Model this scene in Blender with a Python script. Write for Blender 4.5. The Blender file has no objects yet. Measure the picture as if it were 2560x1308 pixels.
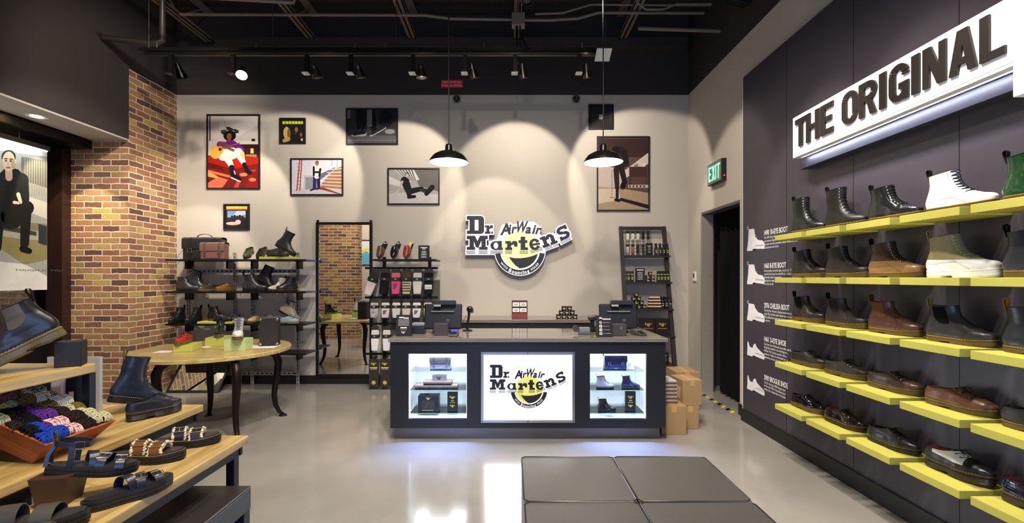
import bpy, math, random
from mathutils import Matrix, Vector, Euler
random.seed(7)
C = bpy.context.scene.collection
SC = bpy.context.scene
PI = math.pi
R = math.radians

# ------------------------------------------------------------------ camera, world, lights
CAMZ = 1.44
FPX = 1130.0
cd = bpy.data.cameras.new('camera')
cam = bpy.data.objects.new('camera', cd)
C.objects.link(cam)
cam.location = (0, 0, CAMZ)
cam.rotation_euler = (R(90), 0, 0)
cd.sensor_width = 36
cd.lens = 36 * FPX / 2560
cd.shift_x = (1280 - 1274) / 2560
cd.shift_y = (695 - 654) / 2560
cd.clip_start = 0.05
SC.camera = cam
SC.view_settings.view_transform = 'Standard'
SC.view_settings.look = 'None'
SC.view_settings.exposure = 0.0
SC.view_settings.gamma = 1
SC.view_settings.use_curve_mapping = False
w = bpy.data.worlds.new('world')
SC.world = w
w.use_nodes = True
w.node_tree.nodes['Background'].inputs[0].default_value = (0.62, 0.74, 1.0, 1)
w.node_tree.nodes['Background'].inputs[1].default_value = 0.42

def spot(name, loc, target, power, angle, blend=0.25, col=(1, 0.9, 0.76), size=0.04):
    l = bpy.data.lights.new(name, 'SPOT')
    l.energy = power; l.spot_size = R(angle); l.spot_blend = blend
    l.color = col; l.shadow_soft_size = size
    o = bpy.data.objects.new(name, l)
    C.objects.link(o)
    o.location = loc
    o.rotation_euler = (Vector(target) - Vector(loc)).to_track_quat('-Z', 'Y').to_euler()
    return o

def area(name, loc, rot, sx, sy, power, col=(1, 1, 1), spread=180):
    l = bpy.data.lights.new(name, 'AREA')
    l.shape = 'RECTANGLE'; l.size = sx; l.size_y = sy; l.energy = power; l.color = col; l.spread = R(spread)
    o = bpy.data.objects.new(name, l)
    C.objects.link(o)
    o.location = loc; o.rotation_euler = rot
    return o

def PX(px, D): return (px - 1274) * D / FPX
def PZ(py, D): return CAMZ - (py - 695) * D / FPX
TRD = 4.9                      # distance of the track
TRZ = PZ(137, TRD)
# heads on the track: pixel column, aim (x, y, z), beam, power
HEADS = [(430, (-4.4, 5.6, 1.2), 60, 110), (585, (PX(520, 6.15), 6.15, 1.9), 66, 95), (770, (PX(735, 6.15), 6.15, 2.75), 72, 88),
         (880, (-2.3, 4.2, .8), 70, 60), (1035, (PX(1000, 6.15), 6.15, 2.7), 70, 88), (1165, (PX(1250, 6.15), 6.15, 1.5), 56, 70),
         (1290, (PX(1290, 6.15), 6.15, 2.75), 72, 88), (1450, (PX(1590, 6.15), 6.15, 2.8), 72, 88)]
WARM = (1, 0.89, 0.76)
for i, (px, aim, ang, pw) in enumerate(HEADS):
    x = PX(px, TRD) + .10
    spot('track_beam', (x, TRD + 0.10, TRZ - 0.27), aim, pw, ang, 0.2, WARM, 0.03)
# unseen ceiling spots: some match shoe wall scallops, most are added fill
for loc, tgt, pw, ang, bl in [
    ((.95, 3.4, 4.2), (2.36, 3.4, 1.3), 230, 44, .35), ((.95, 2.6, 4.2), (2.36, 2.55, 1.3), 230, 46, .35), ((.95, 1.8, 4.2), (2.36, 1.7, 1.3), 220, 46, .35), ((.95, 1.0, 4.2), (2.36, .9, 1.3), 180, 46, .35),
    ((.8, 4.4, 4.2), (2.43, 4.9, 2.0), 120, 44, .25), ((.2, 1.4, 4.3), (2.3, 2.4, 1.0), 200, 70, .6), ((-3.0, 2.9, 4.3), (-3.9, 1.4, 1.4), 420, 60, .4),
    ((0.3, 1.0, 4.3), (0.4, 2.4, 0.0), 260, 90, .6),
    ((-1.0, 2.4, 4.4), (-2.9, 4.4, 0.7), 340, 50, .3),
    ((-0.4, 0.4, 4.3), (-1.7, 2.0, 0.6), 330, 60, .4),
    ((-1.2, 1.6, 4.3), (-2.1, 2.2, 0.9), 200, 60, .4),
    ((-0.2, 2.0, 4.4), (-1.0, 4.0, 0.0), 200, 90, .6),
    ((0.6, 2.4, 4.4), (1.5, 4.4, 0.0), 220, 90, .6),
    ((0.2, 1.0, 4.4), (0.2, 4.4, 0.9), 200, 60, .6),
    ((0.0, 0.6, 4.3), (0.0, 6.0, 1.2), 260, 60, .9),
    ((-2.6, 3.2, 4.4), (-4.5, 5.6, 3.1), 200, 60, .7), ((-1.8, 1.6, 4.2), (-4.5, 3.6, 4.0), 110, 80, .9), ((-2.4, 3.0, 4.4), (-4.8, 5.4, 1.4), 320, 46, .4)]:
    spot('ceiling_fill', loc, tgt, pw, ang, bl, WARM, 0.06)
area('street_daylight', (0, -1.6, 1.5), (R(90), 0, 0), 2.6, 1.8, 50, (.32, .52, 1))
spot('soffit_beam', (-4.86, 4.75, 3.07), (-5.0, 5.38, 1.2), 150, 62, 0.15, (1, .80, .5), 0.03)

# ------------------------------------------------------------------ materials
def lin(c):
    r = []
    for v in c[:3]:
        v = v / 255.0
        r.append(v / 12.92 if v <= 0.04045 else ((v + 0.055) / 1.055) ** 2.4)
    return (r[0], r[1], r[2], 1)
_mc = {}
KIND = {'matte': (0.75, 0, .3), 'satin': (0.42, 0, .5), 'leather': (0.32, 0, .6), 'gloss': (0.12, 0, .6), 'metal': (0.3, 1, .5),
        'dark_metal': (0.38, .6, .5), 'plastic': (0.35, 0, .5), 'paper': (0.85, 0, .2), 'cloth': (0.95, 0, .1), 'patent': (0.06, 0, .8), 'rubber': (.5, 0, .4)}
def M(kind, c, emit=0.0, rough=None):
    key = (kind, tuple(c), emit, rough)
    if key in _mc: return _mc[key]
    m = bpy.data.materials.new(kind)
    m.use_nodes = True
    nt = m.node_tree
    b = nt.nodes['Principled BSDF']
    ro, me, sp = KIND[kind]
    if rough is not None: ro = rough
    b.inputs['Roughness'].default_value = ro
    b.inputs['Metallic'].default_value = me
    b.inputs['Specular IOR Level'].default_value = sp
    L = lin(c)
    tc = nt.nodes.new('ShaderNodeTexCoord')
    n = nt.nodes.new('ShaderNodeTexNoise')
    n.inputs['Scale'].default_value = {'leather': 60, 'cloth': 220}.get(kind, 14)
    n.inputs['Detail'].default_value = 4
    nt.links.new(tc.outputs['Object'], n.inputs['Vector'])
    mx = nt.nodes.new('ShaderNodeMix'); mx.data_type = 'RGBA'
    mx.inputs[6].default_value = tuple(v * .9 for v in L[:3]) + (1,)
    mx.inputs[7].default_value = tuple(min(1, v * 1.08) for v in L[:3]) + (1,)
    nt.links.new(n.outputs['Fac'], mx.inputs[0])
    nt.links.new(mx.outputs[2], b.inputs['Base Color'])
    if kind in ('leather', 'cloth', 'rubber'):
        bp = nt.nodes.new('ShaderNodeBump'); bp.inputs['Strength'].default_value = .12 if kind == 'leather' else .3
        bp.inputs['Distance'].default_value = .002
        nt.links.new(n.outputs['Fac'], bp.inputs['Height']); nt.links.new(bp.outputs[0], b.inputs['Normal'])
    if emit:
        b.inputs['Emission Color'].default_value = L
        b.inputs['Emission Strength'].default_value = emit
    _mc[key] = m
    return m
def node_mat(name):
    m = bpy.data.materials.new(name); m.use_nodes = True
    nt = m.node_tree
    return m, nt, nt.nodes['Principled BSDF'], nt.nodes.new('ShaderNodeTexCoord')
def ramp(nt, stops, interp='LINEAR'):
    r = nt.nodes.new('ShaderNodeValToRGB'); r.color_ramp.interpolation = interp
    e = r.color_ramp.elements
    while len(e) < len(stops): e.new(0.5)
    for el, (p, c) in zip(e, stops): el.position = p; el.color = lin(c)
    return r
def wood(name, c1, c2, axis=1, rough=.4, scale=1.0):
    m, nt, b, tc = node_mat(name)
    mp = nt.nodes.new('ShaderNodeMapping')
    s = [14, 14, 14]; s[axis] = 1.2
    mp.inputs['Scale'].default_value = [v * scale for v in s]
    n = nt.nodes.new('ShaderNodeTexNoise'); n.inputs['Scale'].default_value = 1.6; n.inputs['Detail'].default_value = 8; n.inputs['Distortion'].default_value = .8
    nt.links.new(tc.outputs['Object'], mp.inputs[0]); nt.links.new(mp.outputs[0], n.inputs['Vector'])
    r = ramp(nt, [(0.3, c1), (0.5, [(a + d) / 2 for a, d in zip(c1, c2)]), (0.7, c2)])
    nt.links.new(n.outputs['Fac'], r.inputs[0]); nt.links.new(r.outputs[0], b.inputs['Base Color'])
    b.inputs['Roughness'].default_value = rough
    bp = nt.nodes.new('ShaderNodeBump'); bp.inputs['Strength'].default_value = .15; bp.inputs['Distance'].default_value = .003
    nt.links.new(n.outputs['Fac'], bp.inputs['Height']); nt.links.new(bp.outputs[0], b.inputs['Normal'])
    return m
def brick_mat():
    m, nt, b, tc = node_mat('red_brick')
    sep = nt.nodes.new('ShaderNodeSeparateXYZ'); nt.links.new(tc.outputs['Object'], sep.inputs[0])
    ad = nt.nodes.new('ShaderNodeMath'); ad.operation = 'ADD'
    nt.links.new(sep.outputs[0], ad.inputs[0]); nt.links.new(sep.outputs[1], ad.inputs[1])
    nz0 = nt.nodes.new('ShaderNodeTexNoise'); nz0.inputs['Scale'].default_value = 13; nt.links.new(tc.outputs['Object'], nz0.inputs['Vector'])
    mm = nt.nodes.new('ShaderNodeMath'); mm.operation = 'MULTIPLY_ADD'; mm.inputs[1].default_value = .022
    nt.links.new(nz0.outputs['Fac'], mm.inputs[0]); nt.links.new(sep.outputs[2], mm.inputs[2])
    cb = nt.nodes.new('ShaderNodeCombineXYZ'); nt.links.new(ad.outputs[0], cb.inputs[0]); nt.links.new(mm.outputs[0], cb.inputs[1])
    br = nt.nodes.new('ShaderNodeTexBrick')
    br.inputs['Scale'].default_value = 1; br.inputs['Brick Width'].default_value = .212; br.inputs['Row Height'].default_value = .0715
    br.inputs['Mortar Size'].default_value = .0085; br.inputs['Mortar Smooth'].default_value = .35
    br.inputs['Color1'].default_value = (0, 0, 0, 1); br.inputs['Color2'].default_value = (1, 1, 1, 1); br.inputs['Mortar'].default_value = (.5, .5, .5, 1)
    nt.links.new(cb.outputs[0], br.inputs['Vector'])
    r = ramp(nt, [(0, (92, 66, 58)), (.15, (122, 84, 66)), (.3, (150, 100, 72)), (.45, (166, 118, 82)), (.6, (178, 132, 90)), (.75, (166, 128, 84)), (.9, (178, 142, 96)), (1, (196, 170, 88))])
    nt.links.new(br.outputs['Color'], r.inputs[0])
    nz = nt.nodes.new('ShaderNodeTexNoise'); nz.inputs['Scale'].default_value = 45; nz.inputs['Detail'].default_value = 5
    nt.links.new(tc.outputs['Object'], nz.inputs['Vector'])
    m1 = nt.nodes.new('ShaderNodeMix'); m1.data_type = 'RGBA'; m1.blend_type = 'MULTIPLY'; m1.inputs[0].default_value = .5
    nt.links.new(r.outputs[0], m1.inputs[6]); r2 = ramp(nt, [(.3, (150, 150, 150)), (.7, (255, 255, 255))]); nt.links.new(nz.outputs['Fac'], r2.inputs[0]); nt.links.new(r2.outputs[0], m1.inputs[7])
    m2 = nt.nodes.new('ShaderNodeMix'); m2.data_type = 'RGBA'
    nt.links.new(br.outputs['Fac'], m2.inputs[0]); nt.links.new(m1.outputs[2], m2.inputs[6]); m2.inputs[7].default_value = lin((208, 192, 168))
    nt.links.new(m2.outputs[2], b.inputs['Base Color'])
    b.inputs['Roughness'].default_value = .85
    iv = nt.nodes.new('ShaderNodeMath'); iv.operation = 'MULTIPLY_ADD'; iv.inputs[1].default_value = -1; 
    sc = nt.nodes.new('ShaderNodeMath'); sc.operation = 'MULTIPLY'; sc.inputs[1].default_value = .35
    nt.links.new(nz.outputs['Fac'], sc.inputs[0]); nt.links.new(br.outputs['Fac'], iv.inputs[0]); nt.links.new(sc.outputs[0], iv.inputs[2])
    bp = nt.nodes.new('ShaderNodeBump'); bp.inputs['Strength'].default_value = .9; bp.inputs['Distance'].default_value = .012
    nt.links.new(iv.outputs[0], bp.inputs['Height']); nt.links.new(bp.outputs[0], b.inputs['Normal'])
    return m
def floor_mat():
    m, nt, b, tc = node_mat('polished_concrete')
    n = nt.nodes.new('ShaderNodeTexNoise'); n.inputs['Scale'].default_value = 1.1; n.inputs['Detail'].default_value = 6
    nt.links.new(tc.outputs['Object'], n.inputs['Vector'])
    r = ramp(nt, [(.35, (138, 134, 128)), (.65, (156, 152, 146))])
    nt.links.new(n.outputs['Fac'], r.inputs[0]); nt.links.new(r.outputs[0], b.inputs['Base Color'])
    n2 = nt.nodes.new('ShaderNodeTexNoise'); n2.inputs['Scale'].default_value = 3; n2.inputs['Detail'].default_value = 3
    nt.links.new(tc.outputs['Object'], n2.inputs['Vector'])
    mr = nt.nodes.new('ShaderNodeMapRange'); mr.inputs[3].default_value = .12; mr.inputs[4].default_value = .24
    nt.links.new(n2.outputs['Fac'], mr.inputs[0]); nt.links.new(mr.outputs[0], b.inputs['Roughness'])
    b.inputs['Specular IOR Level'].default_value = .6
    b.inputs['Coat Weight'].default_value = .5; b.inputs['Coat Roughness'].default_value = .1
    return m
def plaster(name, c, rough=.8):
    m, nt, b, tc = node_mat(name)
    n = nt.nodes.new('ShaderNodeTexNoise'); n.inputs['Scale'].default_value = 120; n.inputs['Detail'].default_value = 3
    nt.links.new(tc.outputs['Object'], n.inputs['Vector'])
    b.inputs['Base Color'].default_value = lin(c); b.inputs['Roughness'].default_value = rough
    bp = nt.nodes.new('ShaderNodeBump'); bp.inputs['Strength'].default_value = .08; bp.inputs['Distance'].default_value = .002
    nt.links.new(n.outputs['Fac'], bp.inputs['Height']); nt.links.new(bp.outputs[0], b.inputs['Normal'])
    return m
def glass_mat(tint=(250, 254, 253)):
    m = bpy.data.materials.new('clear_glass'); m.use_nodes = True
    nt = m.node_tree; nt.nodes.remove(nt.nodes['Principled BSDF'])
    t = nt.nodes.new('ShaderNodeBsdfTransparent'); t.inputs[0].default_value = lin(tint)
    g = nt.nodes.new('ShaderNodeBsdfGlossy'); g.inputs['Roughness'].default_value = .02
    f = nt.nodes.new('ShaderNodeFresnel'); f.inputs[0].default_value = 1.45
    mx = nt.nodes.new('ShaderNodeMixShader')
    nt.links.new(f.outputs[0], mx.inputs[0]); nt.links.new(t.outputs[0], mx.inputs[1]); nt.links.new(g.outputs[0], mx.inputs[2])
    nt.links.new(mx.outputs[0], nt.nodes['Material Output'].inputs[0])
    return m
def mirror_mat():
    m, nt, b, tc = node_mat('mirror_glass')
    b.inputs['Base Color'].default_value = (.92, .94, .93, 1); b.inputs['Metallic'].default_value = 1; b.inputs['Roughness'].default_value = .0
    return m
BRICK = brick_mat(); FLOOR = floor_mat(); GLASS = glass_mat(); MIRROR = mirror_mat()
WALL = plaster('cream_plaster', (194, 186, 173)); BLK = plaster('black_paint', (50, 43, 42), .7)
PANEL = plaster('charcoal_panel', (66, 61, 70), .4)
OAK = wood('oak', (158, 128, 72), (206, 178, 116), 1, .32)
OAKX = wood('oak_table', (160, 136, 82), (204, 182, 124), 0, .3)
CRATE = wood('stained_pine', (132, 62, 26), (176, 92, 44), 0, .5)
CTOP = wood('grey_laminate', (104, 98, 92), (138, 130, 122), 0, .09, .6)
CARD = plaster('corrugated_card', (164, 132, 92), .85)
BK = M('satin', (22, 21, 22)); BKM = M('dark_metal', (34, 32, 31)); BKP = M('plastic', (16, 17, 22)); STEEL = M('metal', (170, 168, 160))
BKL = M('leather', (20, 20, 22)); WHT = M('matte', (235, 234, 228)); YEL = M('matte', (182, 178, 80)); YEL2 = M('satin', (200, 206, 96)); CREAM = M('paper', (226, 218, 200))

# ------------------------------------------------------------------ mesh helpers
class MB:
    def __init__(s, T=None):
        s.v = []; s.f = []; s.m = []; s.mats = []; s.T = T
    def mi(s, mat):
        if mat not in s.mats: s.mats.append(mat)
        return s.mats.index(mat)
    def add(s, vs, fs, mat):
        o = len(s.v); k = s.mi(mat)
        if s.T is not None: vs = [s.T @ Vector(p) for p in vs]
        s.v += [tuple(p) for p in vs]
        for f in fs: s.f.append([i + o for i in f]); s.m.append(k)
        return s
    def box(s, x0, x1, y0, y1, z0, z1, mat):
        vs = [(x0, y0, z0), (x1, y0, z0), (x1, y1, z0), (x0, y1, z0), (x0, y0, z1), (x1, y0, z1), (x1, y1, z1), (x0, y1, z1)]
        return s.add(vs, [(3, 2, 1, 0), (4, 5, 6, 7), (0, 1, 5, 4), (1, 2, 6, 5), (2, 3, 7, 6), (3, 0, 4, 7)], mat)
    def hull8(s, bot, top, mat):
        return s.add(list(bot) + list(top), [(3, 2, 1, 0), (4, 5, 6, 7), (0, 1, 5, 4), (1, 2, 6, 5), (2, 3, 7, 6), (3, 0, 4, 7)], mat)
    def rbox(s, c, size, rot, mat):
        Rm = Euler(rot).to_matrix()
        hx, hy, hz = [v / 2 for v in size]
        vs = []
        for z in (-hz, hz):
            for x, y in ((-hx, -hy), (hx, -hy), (hx, hy), (-hx, hy)): vs.append(Vector(c) + Rm @ Vector((x, y, z)))
        return s.add(vs, [(3, 2, 1, 0), (4, 5, 6, 7), (0, 1, 5, 4), (1, 2, 6, 5), (2, 3, 7, 6), (3, 0, 4, 7)], mat)
    def bar(s, a, b, w, t, mat, up=(0, 0, 1)):
        a = Vector(a); b = Vector(b); d = (b - a).normalized(); up = Vector(up)
        if abs(d.dot(up)) > .98: up = Vector((1, 0, 0))
        sd = d.cross(up).normalized() * w / 2; u = sd.cross(d).normalized() * t / 2
        vs = [a - sd - u, a + sd - u, a + sd + u, a - sd + u, b - sd - u, b + sd - u, b + sd + u, b - sd + u]
        return s.add(vs, [(3, 2, 1, 0), (4, 5, 6, 7), (0, 1, 5, 4), (1, 2, 6, 5), (2, 3, 7, 6), (3, 0, 4, 7)], mat)
    def tube(s, pts, r, mat, n=6, closed=False):
        pts = [Vector(p) for p in pts]; N = len(pts)
        rr = r if isinstance(r, (list, tuple)) else [r] * N
        vs = []; fs = []; prev = None
        for i, p in enumerate(pts):
            if closed: t = pts[(i + 1) % N] - pts[i - 1]
            else: t = pts[min(i + 1, N - 1)] - pts[max(i - 1, 0)]
            if t.length < 1e-9: t = Vector((0, 0, 1))
            t.normalize()
            if prev is None:
                u = Vector((0, 0, 1)) if abs(t.z) < .9 else Vector((1, 0, 0))
                u = (u - t * u.dot(t)).normalized()
            else: u = (prev - t * prev.dot(t)); u = u.normalized() if u.length > 1e-6 else Vector((1, 0, 0))
            prev = u; v = t.cross(u)
            for k in range(n):
                a = 2 * PI * k / n
                vs.append(p + (u * math.cos(a) + v * math.sin(a)) * rr[i])
        M_ = N if closed else N - 1
        for i in range(M_):
            for k in range(n):
                a = i * n + k; b = i * n + (k + 1) % n; j = ((i + 1) % N) * n
                fs.append((a, b, j + (k + 1) % n, j + k))
        if not closed:
            fs.append(tuple(range(n - 1, -1, -1))); fs.append(tuple((N - 1) * n + k for k in range(n)))
        return s.add(vs, fs, mat)
    def band(s, pts, side, wd, t, mat, closed=False):
        pts = [Vector(p) for p in pts]; N = len(pts); vs = []; fs = []
        for i, p in enumerate(pts):
            T = (pts[(i + 1) % N] - pts[i - 1]) if closed else (pts[min(i + 1, N - 1)] - pts[max(i - 1, 0)])
            T.normalize()
            S = Vector(side[i] if isinstance(side[0], (tuple, Vector)) else side); S = (S - T * S.dot(T)).normalized()
            Nn = T.cross(S)
            w_ = wd[i] if isinstance(wd, (list, tuple)) else wd
            for a, b in ((-1, -1), (1, -1), (1, 1), (-1, 1)): vs.append(p + S * a * w_ / 2 + Nn * b * t / 2)
        for i in range(N if closed else N - 1):
            j = ((i + 1) % N) * 4; o = i * 4
            for k in range(4): fs.append((o + k, j + k, j + (k + 1) % 4, o + (k + 1) % 4))
        if not closed: fs.append((0, 1, 2, 3)); e = (N - 1) * 4; fs.append((e + 3, e + 2, e + 1, e))
        return s.add(vs, fs, mat)
    def lathe(s, prof, mat, n=16, c=(0, 0, 0), mats=None, ax=None, caps=True):
        vs = []; c = Vector(c)
        for r, z in prof:
            for k in range(n):
                a = 2 * PI * k / n
                p = Vector((r * math.cos(a), r * math.sin(a), z))
                if ax is not None: p = ax @ p
                vs.append(c + p)
        for i in range(len(prof) - 1):
            fs = []
            for k in range(n): a = i * n + k; b = i * n + (k + 1) % n; fs.append((a, b, b + n, a + n))
            s.add(vs[i * n:(i + 2) * n], [tuple(q - i * n for q in f) for f in fs], mats[i] if mats else mat)
        for i, rev in ((0, True), (len(prof) - 1, False)):
            if caps and prof[i][0] > 1e-5:
                idx = list(range(n))
                if rev: idx.reverse()
                s.add(vs[i * n:(i + 1) * n], [tuple(idx)], mats[min(i, len(mats) - 1)] if mats else mat)
        return s
    def ball(s, c, r, mat, n=10, m=7, sc=(1, 1, 1)):
        vs = []; fs = []
        for i in range(m + 1):
            for k in range(n):
                a = PI * i / m; b = 2 * PI * k / n
                vs.append((c[0] + r * sc[0] * math.sin(a) * math.cos(b), c[1] + r * sc[1] * math.sin(a) * math.sin(b), c[2] - r * sc[2] * math.cos(a)))
        for i in range(m):
            for k in range(n): a = i * n + k; b = i * n + (k + 1) % n; fs.append((a, b, b + n, a + n))
        return s.add(vs, fs, mat)
    # flat shapes in a frame F (u right, v up, n out)
    def flat(s, F, poly, c0, c1, mat, side=None):
        ar = sum(poly[i - 1][0] * poly[i][1] - poly[i][0] * poly[i - 1][1] for i in range(len(poly)))
        if ar < 0: poly = poly[::-1]
        n = len(poly)
        s.add([F @ Vector((a, b, c1)) for a, b in poly], [tuple(range(n))], mat)
        if abs(c1 - c0) > 1e-7:
            vs = [F @ Vector((a, b, c0)) for a, b in poly] + [F @ Vector((a, b, c1)) for a, b in poly]
            s.add(vs, [(i, (i + 1) % n, n + (i + 1) % n, n + i) for i in range(n)], side or mat)
            s.add([F @ Vector((a, b, c0)) for a, b in poly], [tuple(range(n - 1, -1, -1))], side or mat)
        return s
    def text(s, F, txt, x, y, h, mat, c=0.0, wid=None, bold=0.0, cx=False, shear=0, rot=0, xs=1.0):
        vs, fs, bw = glyphs(txt, bold)
        k = h / .72
        kx = k * xs
        if wid is not None and bw > 0: kx = wid / bw
        o = []
        ca, sa = math.cos(rot), math.sin(rot)
        for a, b in vs:
            a2 = a * kx + shear * b * k - (bw * kx / 2 if cx else 0); b2 = b * k
            o.append(F @ Vector((x + a2 * ca - b2 * sa, y + a2 * sa + b2 * ca, c)))
        return s.add(o, fs, mat)
    def build(s, name, parent=None, smooth=None, bevel=0, loc=None, rot=None, seg=2):
        me = bpy.data.meshes.new(name)
        me.from_pydata(s.v, [], s.f)
        for m_ in s.mats: me.materials.append(m_)
        me.polygons.foreach_set('material_index', s.m)
        if smooth is not None:
            me.polygons.foreach_set('use_smooth', [True] * len(me.polygons))
            me.update()
            me.set_sharp_from_angle(angle=R(smooth))
        me.update()
        o = bpy.data.objects.new(name, me)
        C.objects.link(o)
        if parent: o.parent = parent
        if loc: o.location = loc
        if rot: o.rotation_euler = rot
        if bevel:
            b = o.modifiers.new('bevel', 'BEVEL'); b.width = bevel; b.segments = seg; b.limit_method = 'ANGLE'; b.angle_limit = R(40)
        return o
_gl = {}
def glyphs(txt, bold=0.0):
    key = (txt, bold)
    if key in _gl: return _gl[key]
    cu = bpy.data.curves.new('glyph', 'FONT'); cu.body = txt; cu.offset = bold; cu.resolution_u = 3; cu.fill_mode = 'FRONT'
    ob = bpy.data.objects.new('glyph', cu)
    C.objects.link(ob)
    bpy.context.view_layer.update()
    me = ob.to_mesh()
    vs = [(v.co.x, v.co.y) for v in me.vertices]
    fs = []
    for p in me.polygons:
        f = list(p.vertices)
        ar = sum(vs[f[i - 1]][0] * vs[f[i]][1] - vs[f[i]][0] * vs[f[i - 1]][1] for i in range(len(f)))
        fs.append(tuple(f if ar > 0 else f[::-1]))
    ob.to_mesh_clear()
    bpy.data.objects.remove(ob); bpy.data.curves.remove(cu)
    x0 = min([a for a, b in vs] or [0]); x1 = max([a for a, b in vs] or [0])
    _gl[key] = ([(a - x0, b) for a, b in vs], fs, x1 - x0)
    return _gl[key]
def FR(o, u, v=(0, 0, 1)):
    u = Vector(u).normalized(); v = Vector(v).normalized(); n = u.cross(v)
    return Matrix(((u.x, v.x, n.x, o[0]), (u.y, v.y, n.y, o[1]), (u.z, v.z, n.z, o[2]), (0, 0, 0, 1)))
FB = lambda x, y, z: FR((x, y, z), (1, 0, 0))            # faces the camera
FRW = lambda x, y, z: FR((x, y, z), (0, -1, 0))          # on the right wall
FUP = lambda x, y, z: FR((x, y, z), (1, 0, 0), (0, 1, 0))  # lies flat
def thing(name, label, cat, loc=(0, 0, 0), rot=(0, 0, 0), group=None):
    o = bpy.data.objects.new(name, None); C.objects.link(o)
    o.empty_display_size = .05
    o.location = loc; o.rotation_euler = rot if isinstance(rot, (tuple, list, Euler)) else (0, 0, rot)
    o['label'] = label; o['category'] = cat
    if group: o['group'] = group
    return o
def tag(o, label, cat, group=None, kind=None):
    o['label'] = label; o['category'] = cat
    if group: o['group'] = group
    if kind: o['kind'] = kind
    return o
def struct(name, mb, label, **k):
    o = mb.build(name, **k); o['kind'] = 'structure'; o['label'] = label
    o['category'] = name.split('_')[0]
    return o
def ell(cx, cy, rx, ry, n=20, a0=0, a1=360):
    m = n if a1 - a0 >= 360 else n + 1
    return [(cx + rx * math.cos(R(a0 + (a1 - a0) * i / n)), cy + ry * math.sin(R(a0 + (a1 - a0) * i / n))) for i in range(m)]
def cap(x0, y0, x1, y1, r0, r1, n=6):
    a = math.atan2(y1 - y0, x1 - x0); P = []
    for i in range(n + 1): b = a + PI / 2 + PI * i / n; P.append((x0 + r0 * math.cos(b), y0 + r0 * math.sin(b)))
    for i in range(n + 1): b = a - PI / 2 + PI * i / n; P.append((x1 + r1 * math.cos(b), y1 + r1 * math.sin(b)))
    return P
def grow(poly, g):
    ar = sum(poly[i - 1][0] * poly[i][1] - poly[i][0] * poly[i - 1][1] for i in range(len(poly)))
    if ar < 0: poly = poly[::-1]
    n = len(poly); out = []
    L = []
    for i in range(n):
        a = poly[i]; b = poly[(i + 1) % n]; dx, dy = b[0] - a[0], b[1] - a[1]; l = math.hypot(dx, dy) or 1e-9
        nx, ny = dy / l, -dx / l
        L.append((a[0] + nx * g, a[1] + ny * g, dx / l, dy / l))
    for i in range(n):
        a = L[i - 1]; b = L[i]; det = a[2] * b[3] - a[3] * b[2]
        if abs(det) < 1e-6: out.append((b[0], b[1])); continue
        t = ((b[0] - a[0]) * b[3] - (b[1] - a[1]) * b[2]) / det
        t = max(-4000, min(4000, t))
        out.append((a[0] + a[2] * t, a[1] + a[3] * t))
    return out
def rect(x0, y0, x1, y1): return [(x0, y0), (x1, y0), (x1, y1), (x0, y1)]
def arcband(cx, cy, ox, oy, ix, iy, a0, a1, n=12):
    P = []
    for i in range(n):
        A = R(a0 + (a1 - a0) * i / n); B = R(a0 + (a1 - a0) * (i + 1) / n)
        P.append([(cx + ox * math.cos(A), cy + oy * math.sin(A)), (cx + ox * math.cos(B), cy + oy * math.sin(B)), (cx + ix * math.cos(B), cy + iy * math.sin(B)), (cx + ix * math.cos(A), cy + iy * math.sin(A))])
    return P
def rotp(polys, cx, cy, a):
    c, s_ = math.cos(R(a)), math.sin(R(a))
    return [[(cx + (x - cx) * c - (y - cy) * s_, cy + (x - cx) * s_ + (y - cy) * c) for x, y in p] for p in polys]
# ------------------------------------------------------------------ footwear
# control rings: back x, back z, front x, front z, half width, squareness (1 = foot, 0 = ankle); unit length .295
KB = {
 'boot8': [(.012, 0, .290, 0, .047, 1), (.006, .012, .294, .012, .050, 1), (.003, .026, .290, .022, .049, .95), (.004, .040, .274, .034, .046, .85), (.008, .054, .236, .047, .043, .6),
           (.013, .070, .196, .068, .040, .4), (.018, .088, .168, .088, .037, .2), (.021, .108, .152, .110, .037, 0), (.020, .128, .143, .134, .039, 0), (.017, .146, .138, .158, .042, 0)],
 'chelsea': [(.012, 0, .290, 0, .047, 1), (.006, .012, .294, .012, .050, 1), (.003, .026, .290, .022, .049, .95), (.004, .040, .272, .034, .046, .85), (.008, .054, .230, .050, .043, .6),
           (.013, .070, .188, .074, .040, .4), (.019, .088, .160, .094, .037, .2), (.022, .104, .148, .110, .037, 0), (.021, .120, .143, .126, .038, 0), (.019, .136, .140, .140, .040, 0)],
 'shoe': [(.012, 0, .290, 0, .047, 1), (.006, .011, .294, .011, .050, 1), (.003, .022, .289, .021, .048, .95), (.005, .034, .268, .033, .045, .85), (.008, .044, .232, .050, .043, .6),
          (.010, .051, .200, .063, .040, .45), (.012, .056, .176, .074, .037, .35), (.014, .060, .160, .084, .034, .3)],
}
def tall(extra):
    b = list(KB['boot8'])
    top = b[-1]
    for i in range(1, 4):
        k = i / 3
        b.append((top[0] - .004 * k, top[1] + extra * k, top[2] + .001 * k, top[3] + extra * k, top[4] + .003 * k, 0))
    return b
for k_ in ('boot8', 'chelsea'): KB[k_] = [(a_, b_ * (1 + .10 * b_ / .15), c_, d_ * (1 + .10 * d_ / .15), e_, f_) for a_, b_, c_, d_, e_, f_ in KB[k_]]
KB['boot10'] = tall(.062); KB['boot14'] = tall(.10)
FPW = [(0, .60), (.1, .72), (.25, .74), (.42, .70), (.6, .92), (.74, .98), (.86, .88), (.95, .70), (1, .52)]
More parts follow.
